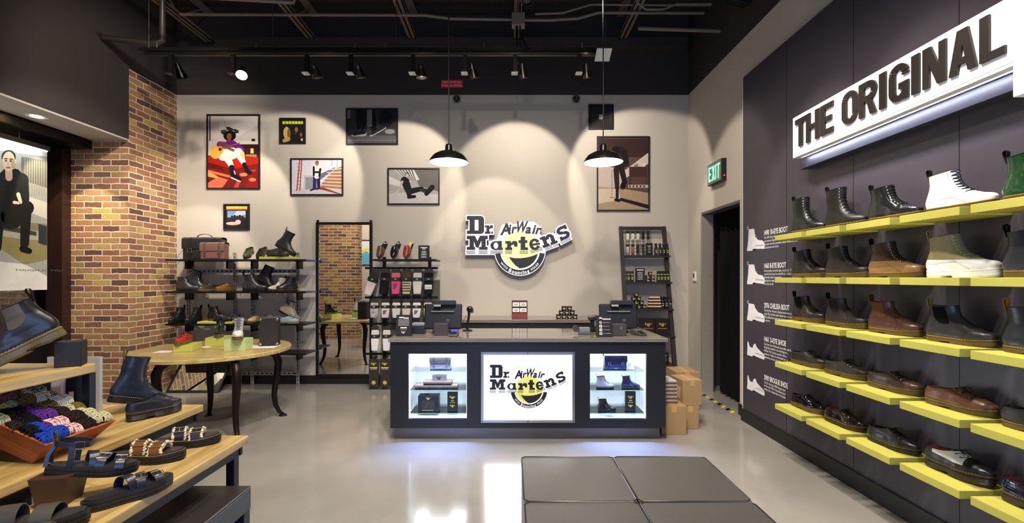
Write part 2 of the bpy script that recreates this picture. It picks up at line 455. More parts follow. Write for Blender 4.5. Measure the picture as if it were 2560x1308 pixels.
def fpw(x):
    for (a, b), (c, d) in zip(FPW, FPW[1:]):
        if x <= c:
            k = max(0, (x - a) / (c - a)); k = k * k * (3 - 2 * k); return b + (d - b) * k
    return FPW[-1][1]
def make_surf(kind, dip=0.0, point=0.0):
    K = KB[kind]; n = len(K) - 1
    def surf(u, t):
        q = min(max(u, 0), 1) * n; i = min(int(q), n - 1); k = q - i
        p0, p1, p2, p3 = K[max(i - 1, 0)], K[i], K[i + 1], K[min(i + 2, n)]
        v = [.5 * (2 * b + (c - a) * k + (2 * a - 5 * b + 4 * c - d) * k * k + (3 * b - a - 3 * c + d) * k ** 3) for a, b, c, d in zip(p0, p1, p2, p3)]
        xb, zb, xf, zf, w, e = v; e = min(max(e, 0), 1)
        s = (1 - math.cos(t)) / 2
        x = xb + (xf - xb) * s
        z = zb + (zf - zb) * s
        ex = 1 - .5 * e
        sn = math.sin(t); y = (abs(sn) ** ex) * (1 if sn >= 0 else -1)
        W = w * (fpw(x / .295) * e + (1 - e))
        yc = -.007 * math.sin(PI * min(max(x / .295, 0), 1)) * e
        z -= dip * max(0, u - .55) / .45 * math.sin(PI * s)
        return Vector((x, y * W + yc + point * max(0, x - .2), z + spring(x)))
    return surf
def spring(x): return .9 * max(0, x - .19) ** 2
def shoe(label, kind, loc, rot, up, sole=(96, 76, 40), lace=(20, 20, 20), stitch=(214, 196, 120), lod=1, scale=1.0, fin='leather', ts=.026, lowmat=None,
         loop=(26, 24, 20), lining=(40, 30, 26), eyes=0, eyec=(150, 140, 110), elastic=None, toecap=None, ridge=True, patch=None, strap=None, group=None, cat=None, rest=None, studs=None, open_lace=False, hang=False):
    base = {'chelsea': 'chelsea_boot', 'shoe': 'lace_up_shoe'}.get(kind, 'lace_up_boot')
    if strap: base = 'buckle_shoe'
    cat = cat or ('shoe' if kind == 'shoe' else 'boot')
    root = thing(base, label, cat, loc, rot, group)
    root.scale = (scale,) * 3
    low = kind == 'shoe'
    if low and loop == (26, 24, 20): loop = None
    surf = make_surf(kind, .010 if low else .004)
    z0 = ts
    NU, NT = (16, 24) if lod == 0 else (26, 40) if lod == 1 else (44, 72)
    um = M(fin, up); Z = Vector((0, 0, z0))
    # upper, with an inside
    mb = MB()
    G = [[surf(i / NU, 2 * PI * j / NT) + Z for j in range(NT)] for i in range(NU + 1)]
    vs = [p for r in G for p in r]
    top = G[NU]; cen = sum(top, Vector()) / NT
    fs = []; fm = []
    for i in range(NU):
        for j in range(NT): fs.append((i * NT + j, (i + 1) * NT + j, (i + 1) * NT + (j + 1) % NT, i * NT + (j + 1) % NT))
    lo = M(fin, lowmat[0]) if lowmat else um
    if lowmat:
        a = [f for f in fs if (f[0] // NT) / NU < lowmat[1]]
        sa = set(a); b = [f for f in fs if f not in sa]
        mb.add(vs, b, um); mb.add(vs, a, lo)
    else: mb.add(vs, fs, um)
    upper = mb.build('upper', root, 60)
    mb = MB(); li = M('satin', lining)
    r1 = [cen + (p - cen) * .93 + Vector((0, 0, -.001)) for p in top]
    r2 = [cen + (p - cen) * .86 + Vector((0, 0, -.035)) for p in top]
    vs2 = list(top) + r1 + r2
    f2 = []
    for i in range(2):
        for j in range(NT): f2.append((i * NT + j, (i + 1) * NT + j, (i + 1) * NT + (j + 1) % NT, i * NT + (j + 1) % NT))
    f2.append(tuple(2 * NT + j for j in range(NT)))
    mb.add(vs2, f2, li)
    if lod: mb.build('lining', root, 50)
    else:
        mb2 = MB(); mb2.add(vs2, f2, li); mb2.build('lining', root, 50)
    # sole
    sm = M('rubber', sole, 0, .3) if ridge else M('rubber', sole)
    O = [surf(0, 2 * PI * j / NT) for j in range(NT)]
    oc = Vector((.145, 0, 0))
    def ring(z, ex, bot=False):
        out = []
        for j in range(NT):
            p = O[j]; nx = O[(j + 1) % NT] - O[j - 1]; nr = Vector((-nx.y, nx.x, 0)); nr = -nr.normalized() if nr.length > 0 else Vector((0, 0, 0))
            q = Vector((p.x, p.y, 0)) - nr * (-ex) if False else Vector((p.x, p.y, 0)) + nr * (-ex)
            if (q - Vector((p.x, p.y, 0))).dot(Vector((p.x, p.y, 0)) - oc) < 0: q = Vector((p.x, p.y, 0)) + nr * ex
            zz = z * ts + (p.z if z > .5 else p.z * max(0, z + .45))
            if bot and .092 < p.x < .135: zz += .45 * ts
            out.append(Vector((q.x, q.y, zz)))
        return out
    prof = [(1.03, .0), (1.03, .0045), (.86, .005), (.80, .002)]
    if lod and ridge: 
        k = .76
        while k > .2: prof += [(k, .0042), (k - .06, .0042), (k - .07, .0033), (k - .1, .0033)]; k -= .12
    prof += [(.18, .0035), (0, .0015)]
    rs = [ring(z, e, z < .3) for z, e in prof]
    vs = [p for r in rs for p in r]; fs = []
    for i in range(len(rs) - 1):
        for j in range(NT): fs.append((i * NT + j, i * NT + (j + 1) % NT, (i + 1) * NT + (j + 1) % NT, (i + 1) * NT + j))
    fs.append(tuple(range(NT - 1, -1, -1))); e0 = (len(rs) - 1) * NT
    cb = sum(rs[-1], Vector()) / NT
    fs = [f[::-1] for f in fs]
    mb = MB(); mb.add(vs, fs, sm)
    mb.add(rs[-1] + [Vector((cb.x, cb.y, .3 * ts))], [(j, (j + 1) % NT, NT) for j in range(NT)], sm)
    mb.build('sole', root, 35)
    # stitching on the welt
    if stitch:
        mb = MB(); st = M('matte', stitch)
        W = ring(1.06, .0032)
        if lod == 0: mb.tube(W, .0009, st, 4, True)
        else:
            nd = 1
            for j in range(NT):
                a, b = W[j], W[(j + 1) % NT]
                for q in range(nd):
                    p0 = a.lerp(b, q / nd + .08); p1 = a.lerp(b, (q + .72) / nd)
                    if (p1 - p0).length > .0006: mb.bar(p0, p1, .0013, .0010, st)
        mb.build('welt_stitching', root)
    def off(u, t, d):
        p = surf(u, t); a = surf(min(u + .01, 1), t) - surf(u - .01, t); b = surf(u, t + .02) - surf(u, t - .02)
        n = b.cross(a)
        if n.length < 1e-9: return p + Z
        n.normalize()
        if n.dot(p - Vector((p.x if 0 < p.x < .15 else .12, 0, p.z - .02))) < 0: n = -n
        return p + Z + n * d
    # laces, eyelets, tongue seam
    if eyes:
        u0, u1 = (.54, .96) if low else ({'boot8': .50, 'boot10': .38, 'boot14': .36}.get(kind, .5), .965)
        dt = .62 if not low else .72
        U = [u0 + (u1 - u0) * i / (eyes - 1) for i in range(eyes)]
        lm = M('matte', lace); mb = MB(); em = M('metal', eyec); me_ = MB()
        rr = .0021 if not low else .0018
        L = [off(u, PI - dt, .0022) for u in U]; Rr = [off(u, PI + dt, .0022) for u in U]
        Cn = [off(u, PI, .0045) for u in U]
        for i in range(eyes):
            mb.tube([L[i], L[i].lerp(Cn[i], .5) + Vector((.0015, 0, .0015)), Cn[i], Rr[i].lerp(Cn[i], .5) + Vector((.0015, 0, .0015)), Rr[i]], rr, lm, 5)
            if i < eyes - 1 and lod: mb.tube([L[i], (L[i] + Rr[i + 1]) / 2 + (Cn[i] - (L[i] + Rr[i]) / 2) * .9, Rr[i + 1]], rr * .8, lm, 5); mb.tube([Rr[i], (Rr[i] + L[i + 1]) / 2 + (Cn[i] - (L[i] + Rr[i]) / 2) * .9, L[i + 1]], rr * .8, lm, 5)
        tp = Cn[0] if not low else Cn[-1]
        if low or open_lace:
            for sg in (-1, 1):
                mb.tube([tp, tp + Vector((.006, sg * .012, .005)), tp + Vector((.012, sg * .022, .001)), tp + Vector((.016, sg * .018, -.006)), tp + Vector((.004, sg * .004, .001))], rr * .8, lm, 5)
                mb.tube([tp, tp + Vector((.014, sg * .010, -.002)), tp + Vector((.026, sg * .020, -.014))], rr * .8, lm, 5)
        mb.build('laces', root, 60)
        if lod:
            for P in (L, Rr):
                for i, p in enumerate(P):
                    n = (p - Vector((p.x - .03, 0, p.z - .01))).normalized(); mt = n.to_track_quat('Z', 'Y').to_matrix()
                    me_.lathe([(.0046, -.001), (.0046, .0004), (.0026, .0012), (.0022, -.001)], em, 10, p - n * .0012, ax=mt)
            me_.build('eyelets', root, 40)
            tm = MB(); sc = M('satin', tuple(int(v * .55) for v in up) if sum(up) < 380 else (120, 116, 108))
            for sg in (-1, 1):
                tm.tube([off(u0 - .02 + (1 - u0 + .02) * i / 14, PI + sg * dt * 1.45, .0006) for i in range(15)], .0008, sc, 4)
                tm.tube([off(u0 - .02, PI + sg * (dt * 1.45 * (1 - i / 6)), .0006) for i in range(7)], .0008, sc, 4)
                v = [surf(.1 + .35 * i / 8, 1) for i in range(9)]
                tm.tube([off(.06 + (u0 - .08) * i / 10, PI + sg * (1.15 + .35 * math.sin(PI * i / 20)), .0005) for i in range(11)], .0007, sc, 4)
                if not low: tm.tube([off(.30 + .04 * math.sin(i), PI + sg * (1.3 + 1.7 * i / 8), .0004) for i in range(9)], .0006, sc, 4)
            tm.build('seam', root)
    # collar binding
    if lod:
        mb = MB(); mb.tube([p + Vector((0, 0, .0004)) for p in top], .0018, M('satin', tuple(int(v * .6) for v in up) if sum(up) < 600 else (30, 28, 26)), 5, True); mb.build('collar', root, 60)
    if loop:
        bx = top[0]
        h = .036
        pts = [bx + Vector((.001, 0, -.018)), bx + Vector((-.004, 0, 0)), bx + Vector((-.012, 0, h * .6)), bx + Vector((-.012, 0, h * .95)), bx + Vector((-.004, 0, h * 1.08)), bx + Vector((.003, 0, h * .85)), bx + Vector((.002, 0, h * .4)), bx + Vector((.005, 0, -.01))]
        if low: pts = [q - Vector((0, 0, .001)) for q in pts]
        mb = MB(); mb.band(pts, (0, 1, 0), .018, .0022, M('cloth', loop)); mb.build('heel_loop', root, 50)
    if elastic:
        em = M('cloth', elastic)
        for sg in (-1, 1):
            mb = MB()
            nu, nt = 20, 10
            g = []
            for i in range(nu + 1):
                u = .50 + .485 * i / nu
                wd = .46 * min(1, .22 + math.sqrt(i / nu * 2.6) * .8)
                g.append([off(u, PI * .52 * sg + sg * (-.02) + (q / nt - .5) * 2 * wd, .0012 + (.0006 if i % 2 else 0)) for q in range(nt + 1)])
            vs = [p for r in g for p in r]
            fs = [(i * (nt + 1) + q, i * (nt + 1) + q + 1, (i + 1) * (nt + 1) + q + 1, (i + 1) * (nt + 1) + q) for i in range(nu) for q in range(nt)]
            mb.add(vs, fs, em)
            if lod: mb.tube([g[i][0] for i in range(nu, -1, -1)] + [g[0][q] for q in range(1, nt)] + [g[i][nt] for i in range(nu + 1)], .0005, M('matte', (84, 76, 62)), 4)
            mb.build('elastic_panel', root, 50)
        if lod:
            mb = MB(); sc = M('satin', tuple(int(v * .5) for v in up))
            for sg in (-1, 1): mb.tube([off(.04 + .5 * i / 10, PI + sg * (1.25 - .55 * (i / 10) ** 2), .0005) for i in range(11)], .0008, sc, 4)
            mb.build('seam', root)
    def region(name, cond, mat, d=.0009):
        nu, nt = (NU * 2, NT * 2) if lod < 2 else (NU * 4, NT * 4)
        g = {}; vs = []; fs = []
        def gi(i, j):
            j %= nt
            if (i, j) not in g: g[(i, j)] = len(vs); vs.append(off(i / nu, 2 * PI * j / nt, d))
            return g[(i, j)]
        for i in range(nu):
            for j in range(nt):
                p = surf((i + .5) / nu, 2 * PI * (j + .5) / nt)
                if cond(p, (i + .5) / nu): fs.append((gi(i, j), gi(i + 1, j), gi(i + 1, j + 1), gi(i, j + 1)))
        if fs: mb = MB(); mb.add(vs, fs, mat); return mb.build(name, root, 60)
    if toecap: region('toe_cap', lambda p, u: p.x > toecap[1] - abs(p.y) * .25, M(fin, toecap[0]))
    if patch: region('side_patch', lambda p, u: patch[1] < p.x < patch[2] and p.z > patch[3] + max(0, .16 - p.x) * .12 and u < .95, M(fin, patch[0]), .0013)
    if strap:
        mb = MB(); sm2 = M(fin, up)
        pts = [Vector((.135, .043 * math.cos(R(a)), z0 + .028 + .045 * math.sin(R(a)))) for a in range(-5, 186, 10)]
        mb.band(pts, (1, 0, 0), .018, .003, sm2); mb.build('strap', root, 50)
        mb = MB(); bm = M('metal', (210, 205, 190)); c = Vector((.135, -.043, z0 + .048))
        q = [c + Vector((dx, -.004, dz)) for dx, dz in ((-.013, -.013), (.013, -.013), (.013, .013), (-.013, .013))]
        mb.tube(q, .0018, bm, 6, True); mb.bar(c + Vector((0, -.004, -.012)), c + Vector((0, -.004, .012)), .002, .002, bm); mb.build('buckle', root)
    if studs:
        mb = MB(); smt = M('metal', (200, 198, 190)); rnd = random.Random(3)
        for _ in range(studs):
            u = rnd.uniform(.06, .9); t = rnd.uniform(0, 2 * PI); p = off(u, t, .0008)
            mb.ball(p, .0021, smt, 5, 3)
        mb.build('studs', root)
    if rest is not None:
        Rm = root.rotation_euler.to_matrix(); mz = min((Rm @ (v.co * scale)).z for ch in root.children for v in ch.data.vertices)
        root.location.z = rest - mz
    return root
def mule(label, loc, rot, up, insole, lace, sole=(90, 70, 40), group=None, fin='leather'):
    """front half of a shoe tipped up on its toe with the insole standing out of it"""
    root = thing('cutaway_shoe', label, 'shoe', loc, rot, group)
    surf = make_surf('shoe', .0)
    NU, NT = 14, 30; z0 = .022; Z = Vector((0, 0, z0))
    X0 = .135
    mb = MB(); rows = []
    for i in range(NU + 1):
        row = []
        for j in range(NT + 1):
            t = PI * .36 + (2 * PI - 2 * PI * .36) * j / NT
            p = surf(i / NU, t)
            p.x = max(p.x, X0 + .01 * i / NU)
            row.append(p + Z)
        rows.append(row)
    vs = [p for r in rows for p in r]; n = NT + 1
    mb.add(vs, [(i * n + j, (i + 1) * n + j, (i + 1) * n + j + 1, i * n + j + 1) for i in range(NU) for j in range(NT)], M(fin, up))
    mb.build('upper', root, 60)
    O = [surf(0, 2 * PI * j / 36) for j in range(36)]
    mb = MB(); a = [(p.x, p.y) for p in O if p.x > X0 - .02]
    mb.flat(Matrix(), [(x, y * 1.06) for x, y in a], 0, z0, M('rubber', sole)); mb.build('sole', root)
    mb = MB(); mb.flat(Matrix.Translation((0, 0, z0)), [(p.x, p.y * .82) for p in O], 0, .007, M('cloth', insole))
    mb.build('insole', root, bevel=.002)
    mb = MB()
    mb.flat(Matrix.Translation((.045, 0, z0 + .0075)), ell(0, 0, .010, .016, 12), 0, .0006, M('matte', (220, 215, 200))); mb.build('heel_mark', root)
    mb = MB(); lm = M('matte', lace)
    for i in range(3):
        x = .175 + i * .018; z = z0 + .072 - i * .008
        mb.tube([(x, -.022, z - .006), (x, 0, z + .003), (x, .022, z - .006)], .002, lm, 5)
        if i < 2: mb.tube([(x, -.022, z - .006), (x + .01, 0, z), (x + .018, .022, z - .013)], .0016, lm, 5)
    mb.build('laces', root, 60)
    mb = MB(); mb.hull8([(.03, -.03, -.004), (.20, -.03, -.004), (.20, .03, -.004), (.03, .03, -.004)], [(.03, -.03, 0), (.20, -.03, 0), (.20, .03, 0), (.03, .03, 0)], BK); mb.build('wedge_stand', root)
    Rm = root.rotation_euler.to_matrix(); root.location.z = SZ[0] + .0005 - min((Rm @ v.co).z for ch in root.children for v in ch.data.vertices)
    return root
def sandal(label, loc, rot, straps, sole=(34, 30, 28), bed=(52, 48, 46), ts=.034, ankle=False, group=None, rest=None, fur=None, strapc=(28, 28, 32), scale=1.0, stitch=None):
    root = thing('sandal', label, 'sandal', loc, rot, group); root.scale = (scale,) * 3
    NT = 56; surf = make_surf('shoe')
    O = [surf(0, 2 * PI * j / NT) for j in range(NT)]
    mb = MB(); sm = M('rubber', sole)
    prof = [(0, 0), (0, .003), (.25, .005), (.25, .003), (.34, .003), (.34, .005), (.60, .005), (.62, .0025), (.70, .0025), (.72, .005), (1, .005), (1, .001)]
    rs = []
    for z, e in prof:
        r = []
        for j in range(NT):
            p = O[j]; d = Vector((p.x - .145, p.y * 2.2, 0)).normalized()
            r.append(Vector((p.x + d.x * e, p.y * 1.05 + d.y * e, z * ts + .8 * max(0, p.x - .19) ** 2)))
        rs.append(r)
    vs = [p for r in rs for p in r]
    fs = [(i * NT + j, i * NT + (j + 1) % NT, (i + 1) * NT + (j + 1) % NT, (i + 1) * NT + j) for i in range(len(rs) - 1) for j in range(NT)]
    fs = [f[::-1] for f in fs]
    fs.append(tuple(range(NT))); fs.append(tuple((len(rs) - 1) * NT + j for j in range(NT - 1, -1, -1)))
    mb.add(vs, fs, sm); mb.build('sole', root, 35)
    mb = MB(); bm = M('satin', bed)
    ins = [Vector((.145 + (p.x - .145) * .95, p.y * .97, ts + .8 * max(0, p.x - .19) ** 2)) for p in rs[-1]]
    mid = [Vector((q.x, q.y, q.z + .006)) for q in ins]; inn = [Vector((.145 + (q.x - .145) * .84, q.y * .8, q.z + .003)) for q in ins]
    mb.add(ins + mid + inn, [(k * NT + j, k * NT + (j + 1) % NT, (k + 1) * NT + (j + 1) % NT, (k + 1) * NT + j)[::-1] for k in range(2) for j in range(NT)] + [tuple(2 * NT + j for j in range(NT - 1, -1, -1))], bm)
    mb.build('footbed', root, 50)
    if stitch:
        mb = MB(); mb.tube([Vector((p.x, p.y, p.z + .001)) for p in rs[-1]], .0012, M('matte', stitch), 4, True); mb.build('welt_stitching', root)
    for x, wd, h, tilt, c, bk in straps:
        hw = .050 * fpw(x / .295)
        def arc(ex, dz=0):
            return [Vector((x + tilt * math.cos(R(a)) * .5, (hw + ex) * math.cos(R(a)), ts - .004 + (h + ex) * math.sin(R(a)) ** .8 if 0 < a < 180 else ts - .004)) for a in range(0, 181, 12)]
        mb = MB(); mb.band(arc(0), (1, 0, 0), wd, .0045, M('leather', c)); so = mb.build('strap', root, 50, bevel=.0008)
        if fur:
            mb = MB(); rnd = random.Random(int(x * 1000)); fm = M('cloth', fur)
            for e in (-1, 1):
                A_ = arc(-.002)
                for q in A_ + [(a_ + b_) / 2 for a_, b_ in zip(A_, A_[1:])]:
                    for _ in range(3): mb.ball(q + Vector((e * wd * .5 + rnd.uniform(-.003, .003), rnd.uniform(-.004, .004), rnd.uniform(-.003, .003))), rnd.uniform(.0035, .0060), fm, 6, 4)
            mb.band(arc(-.0045), (1, 0, 0), wd * 1.05, .005, fm)
            mb.build('fur_trim', so, 60)
        if bk:
            mb = MB(); bmt = M('metal', (200, 190, 160))
            A = arc(.004); k = 8 + bk * 2; p = A[k]; T = (A[k + 1] - A[k - 1]).normalized()
            s_ = Vector((1, 0, 0)); e1 = wd * .62; e2 = .013
            mb.tube([p + s_ * e1 + T * e2, p + s_ * e1 - T * e2, p - s_ * e1 - T * e2, p - s_ * e1 + T * e2], .0017, bmt, 6, True)
            mb.bar(p + T * e2, p - T * e2, .002, .002, bmt, (0, 0, 1)); mb.build('buckle', so, 50)
    if ankle:
        cm = M('leather', strapc)
        mb = MB()
        pts = [Vector((.075 + .055 * math.cos(R(a)), .036 * math.sin(R(a)), ts + .085)) for a in range(0, 360, 15)]
        mb.band(pts, (0, 0, 1), .022, .004, cm, True); mb.build('ankle_strap', root, 50)
        for sg in (-1, 1):
            mb = MB(); mb.band([Vector((.085, sg * .040, ts)), Vector((.084, sg * .041, ts + .04)), Vector((.08, sg * .037, ts + .08))], (1, 0, 0), .018, .004, cm); mb.build('side_strap', root, 50)
            mb = MB(); mb.band([Vector((.012, sg * .026, ts)), Vector((.010, sg * .020, ts + .04)), Vector((.022, sg * .008, ts + .08))], (1, 0, 0), .013, .004, cm); mb.build('heel_strap', root, 50)
        mb = MB(); mb.band([Vector((.02, 0, ts + .075)), Vector((.010, 0, ts + .105)), Vector((.006, 0, ts + .125)), Vector((.016, 0, ts + .13)), Vector((.022, 0, ts + .11)), Vector((.024, 0, ts + .09))], (0, 1, 0), .014, .0022, M('cloth', (96, 86, 50))); mb.build('heel_loop', root, 50)
        mb = MB(); bmt = M('metal', (190, 186, 170)); c = Vector((.10, -.035, ts + .085))
        mb.tube([c + Vector((-.014, -.003, -.014)), c + Vector((.014, .001, -.014)), c + Vector((.014, .001, .014)), c + Vector((-.014, -.003, .014))], .0018, bmt, 6, True); mb.build('buckle', root)
    if rest is not None:
        Rm = root.rotation_euler.to_matrix(); mz = min((Rm @ (v.co * scale)).z for ch in root.children for v in ch.data.vertices)
        root.location.z = rest - mz
    return root
def satchel(label, loc, rot, W, H, Dp, c, handle=True, group=None, strapc=None, metal=(200, 195, 180), plate=None):
    root = thing('satchel', label, 'bag', loc, rot, group)
    lm = M('leather', c); dk = M('leather', strapc or tuple(int(v * .8) for v in c)); mt = M('metal', metal)
    mb = MB(); mb.box(-W / 2, W / 2, -Dp / 2, Dp / 2, 0, H * .93, lm); mb.build('body', root, bevel=.008)
    mb = MB(); n = 7
    pts = [Vector((0, Dp / 2, H * .8)), Vector((0, Dp / 2, H * .95)), Vector((0, Dp * .3, H)), Vector((0, -Dp * .3, H)), Vector((0, -Dp / 2 - .006, H * .93)), Vector((0, -Dp / 2 - .010, H * .75)), Vector((0, -Dp / 2 - .007, H * .48))]
    mb.band(pts, (1, 0, 0), W * 1.03, .005, lm); mb.build('flap', root, 50, bevel=.002)
    for sx in (-.3, .3):
        mb = MB(); x = sx * W
        q = [p + Vector((x, -.004, 0)) for p in pts[3:]] + [Vector((x, -Dp / 2 - .010, H * .3)), Vector((x, -Dp / 2 - .008, H * .16))]
        mb.band(q, (1, 0, 0), W * .075, .004, dk); st = mb.build('strap', root, 50)
        mb = MB(); c0 = Vector((x, -Dp / 2 - .015, H * .40)); a = W * .055
        mb.tube([c0 + Vector((-a, 0, -a)), c0 + Vector((a, 0, -a)), c0 + Vector((a, 0, a)), c0 + Vector((-a, 0, a))], W * .009, mt, 6, True); mb.build('buckle', st)
    mb = MB(); mb.box(-W * .28, W * .28, -Dp / 2 - .006, -Dp / 2 - .0005, H * .06, H * .40, lm); mb.build('front_pocket', root, bevel=.003)
    if plate: mb = MB(); mb.box(-W * .09, W * .09, -Dp / 2 - .009, -Dp / 2 - .006, H * .07, H * .10, M('metal', plate)); mb.build('name_plate', root)
    if handle:
        mb = MB(); mb.band([Vector((W * .2 * math.cos(R(a)), 0, H + H * .16 * math.sin(R(a)))) for a in range(0, 181, 15)], (0, 1, 0), .016, .006, dk); mb.build('handle', root, 50)
    return root

# ------------------------------------------------------------------ the shop logo, drawn in its own pixel grid (v downwards)
def logo_shapes():
    L = []
    L += [rect(220, 155, 345, 215), rect(220, 385, 345, 437), rect(262, 155, 342, 437), rect(340, 155, 432, 217), rect(340, 383, 432, 437), rect(402, 214, 490, 386)]
    L += [[(430, 215)] + ell(430, 216, 60, 61, 6, 270, 360), [(430, 384)] + ell(430, 384, 60, 53, 6, 0, 90)]
    L += [rect(526, 303, 572, 435), rect(502, 400, 590, 435), rect(502, 303, 560, 335), [(565, 332), (592, 300), (628, 300), (628, 348), (592, 348), (570, 362)], rect(600, 400, 630, 435)]
    L += [rect(262, 465, 330, 686), rect(218, 465, 335, 520), rect(218, 640, 350, 686), rect(448, 465, 515, 686), rect(440, 465, 548, 520), rect(410, 640, 545, 686), [(300, 465), (345, 465), (415, 610), (395, 660), (360, 640)], [(425, 465), (480, 465), (400, 655), (365, 640), (360, 600)]]
    L += arcband(675, 620, 88, 72, 36, 50, 0, 360, 20) + [rect(712, 546, 768, 690), rect(712, 650, 782, 690)]
    L += [rect(850, 548, 912, 690), rect(822, 650, 930, 690), rect(822, 548, 905, 590), [(905, 590), (940, 548), (1000, 548), (1015, 590), (1010, 638), (965, 638), (955, 600), (910, 622)]]
    L += [rect(1062, 480, 1135, 690), rect(1030, 535, 1168, 580), rect(1062, 648, 1178, 690)]
    L += rotp(arcband(1283, 600, 86, 90, 34, 52, 25, 340, 20) + [rect(1240, 585, 1366, 618)], 1283, 600, -10)
    L += rotp([rect(1412, 452, 1472, 620), rect(1382, 452, 1460, 492), rect(1382, 582, 1494, 622), rect(1538, 520, 1600, 620), rect(1514, 582, 1630, 622)] + arcband(1530, 522, 72, 74, 14, 28, 180, 360, 12), 1500, 545, -20)
    L += rotp(arcband(1728, 375, 90, 62, 34, 16, 160, 330, 10) + arcband(1728, 375, 90, 62, 34, 16, 90, 165, 5) + arcband(1728, 465, 90, 62, 34, 16, -90, 150, 14) + [rect(1640, 458, 1684, 520), rect(1775, 318, 1818, 385)], 1728, 420, -27)
    S = []
    for a, b in ((212, 345), (405, 545), (585, 780), (820, 930), (1045, 1178)):
        for v in (702, 722, 742): S.append(rect(a, v, b, v + 8))
    for (cx, cy, ln, ang) in ((1310, 690, 200, -17), (1500, 650, 130, -20), (1610, 605, 80, -22), (1765, 535, 170, -28)):
        for k in (-20, 0, 20): S += rotp([rect(cx - ln / 2, cy + k - 4, cx + ln / 2, cy + k + 4)], cx, cy, ang)
    return L, S
LOGO_L, LOGO_S = logo_shapes()
def logo_parts(root, F, S, glow, c0, depth, halo=True, dark=(28, 26, 34), ballc=(236, 240, 170), textc=(240, 240, 236)):
    """F origin = centre of the logo; S metres per grid pixel; c0 = distance of the print from the frame plane"""
    f = lambda P: [((u - 1040) * S, (625 - v) * S) for u, v in P]
    hm = M('matte', (244, 240, 250), glow); dm = M('satin', dark); bm = M('matte', ballc, glow * .75); sd = M('satin', (34, 30, 36))
    e = S * 1.2
    if halo:
        mb = MB()
        H = [grow(p, 18) for p in LOGO_L] + [rect(195, 682, 575, 768), rect(560, 640, 1190, 768), rect(200, 440, 560, 470), rect(480, 290, 645, 448), ell(1052, 690, 405, 405, 40), rect(330, 200, 420, 400), rect(262, 465, 520, 690), rect(560, 545, 1190, 700), rect(1160, 520, 1420, 700), rotp([rect(1360, 470, 1640, 640)], 1500, 545, -20)[0], rotp([rect(1640, 390, 1830, 520)], 1728, 420, -27)[0], [(1400, 560), (1660, 440), (1720, 560), (1440, 680)]]
        H += [[(700, 470), (745, 350), (780, 290), (960, 280), (1000, 280), (1060, 235), (1240, 250), (1290, 262), (1385, 330), (1375, 400), (1330, 480), (1040, 560), (760, 520)], ell(892, 300, 45, 45, 14), ell(1258, 290, 45, 45, 14)]
        H += rotp([rect(1190, 640, 1430, 735)], 1310, 690, -17) + rotp([rect(1400, 600, 1660, 690)], 1500, 645, -20) + rotp([rect(1660, 480, 1870, 575)], 1765, 535, -28) + rotp([rect(1390, 450, 1620, 640)], 1500, 545, -20) + rotp([rect(1650, 320, 1815, 520)], 1728, 420, -27)
        for i, p in enumerate(H): mb.flat(F, f(p), 0, depth - i * 3e-6, hm, sd)
        mb.build('backing', root)
    z = c0
    mb = MB()
    mb.flat(F, f(ell(1052, 690, 292, 292, 40)), z + e * .2, z + e, bm)
    B = mb.build('ball', root)
    mb = MB()
    for i, p in enumerate(arcband(1052, 690, 392, 392, 312, 312, 8, 172, 36)): mb.flat(F, f(p), z + e * .2, z + e * 1.3 + (i % 2) * 1e-6, dm)
    for p in [[(880, 800), (960, 816), (1060, 818), (1160, 806), (1250, 782), (1330, 750)] + [(1052 + 286 * math.cos(R(t)), 690 + 286 * math.sin(R(t))) for t in range(14, 96, 6)] + [(975, 925), (920, 860)]]: mb.flat(F, f(p), z + e, z + e * 1.6, dm)
    rnd = random.Random(5)
    for i in range(7):
        for j in range(16):
            u = 800 + j * 18 + i * 14; v = 770 + i * 20 + j * 6
            if (u - 1052) ** 2 + (v - 690) ** 2 < 280 ** 2: mb.flat(F, f(ell(u, v, 2.5 + j * .35, 2.5 + j * .35, 6)), z + e, z + e * 1.5, dm)
    mb.build('sole_ring', root)
    mb = MB()
    for i, p in enumerate(LOGO_L + LOGO_S): mb.flat(F, f(p), z + e * 1.2, z + e * 2.6 - i * 1.2e-6, dm)
    # small script above
    for (t, u, v, a) in (('A', 740, 452, -6), ('i', 868, 428, -5), ('r', 918, 425, -3), ('W', 968, 408, 0), ('a', 1130, 424, 2), ('i', 1240, 428, 4), ('r', 1290, 432, 6)):
        x, y = f([(u, v)])[0]
        mb.text(F, t, x, y, (170 if t in 'AW' else 145) * S, dm, z + e * (2.7 + (u - 740) * .002), bold=.035, shear=.22, rot=R(-a), xs=.66 if t == 'W' else .95)
    mb.build('lettering', root)
    mb = MB(); tm = M('matte', textc, glow * .8)
    def arc_text(t, a0, a1, h, bold):
        ws = [glyphs(ch, bold)[2] if ch != ' ' else .3 for ch in t]; tot = sum(ws) + .12 * (len(t) - 1); a = a0
        for ch, w_ in zip(t, ws):
            mid = a + (a1 - a0) * (w_ / 2) / tot
            rr = 352 + h * .5
            u = 1052 + rr * math.cos(R(mid)); v = 690 + rr * math.sin(R(mid)); x, y = f([(u, v)])[0]
            if ch != ' ': mb.text(F, ch, x, y, h * S, tm, z + e * 1.8, bold=bold, cx=True, rot=R(90 - mid), wid=w_ / tot * abs(a1 - a0) * PI / 180 * 352 * S)
            a += (a1 - a0) * (w_ + .12) / tot
    arc_text('WITH', 147, 124, 32, .03); arc_text('Bouncing', 119, 66, 60, .03); arc_text('SOLES', 61, 36, 32, .03)
    mb.build('ring_lettering', root)
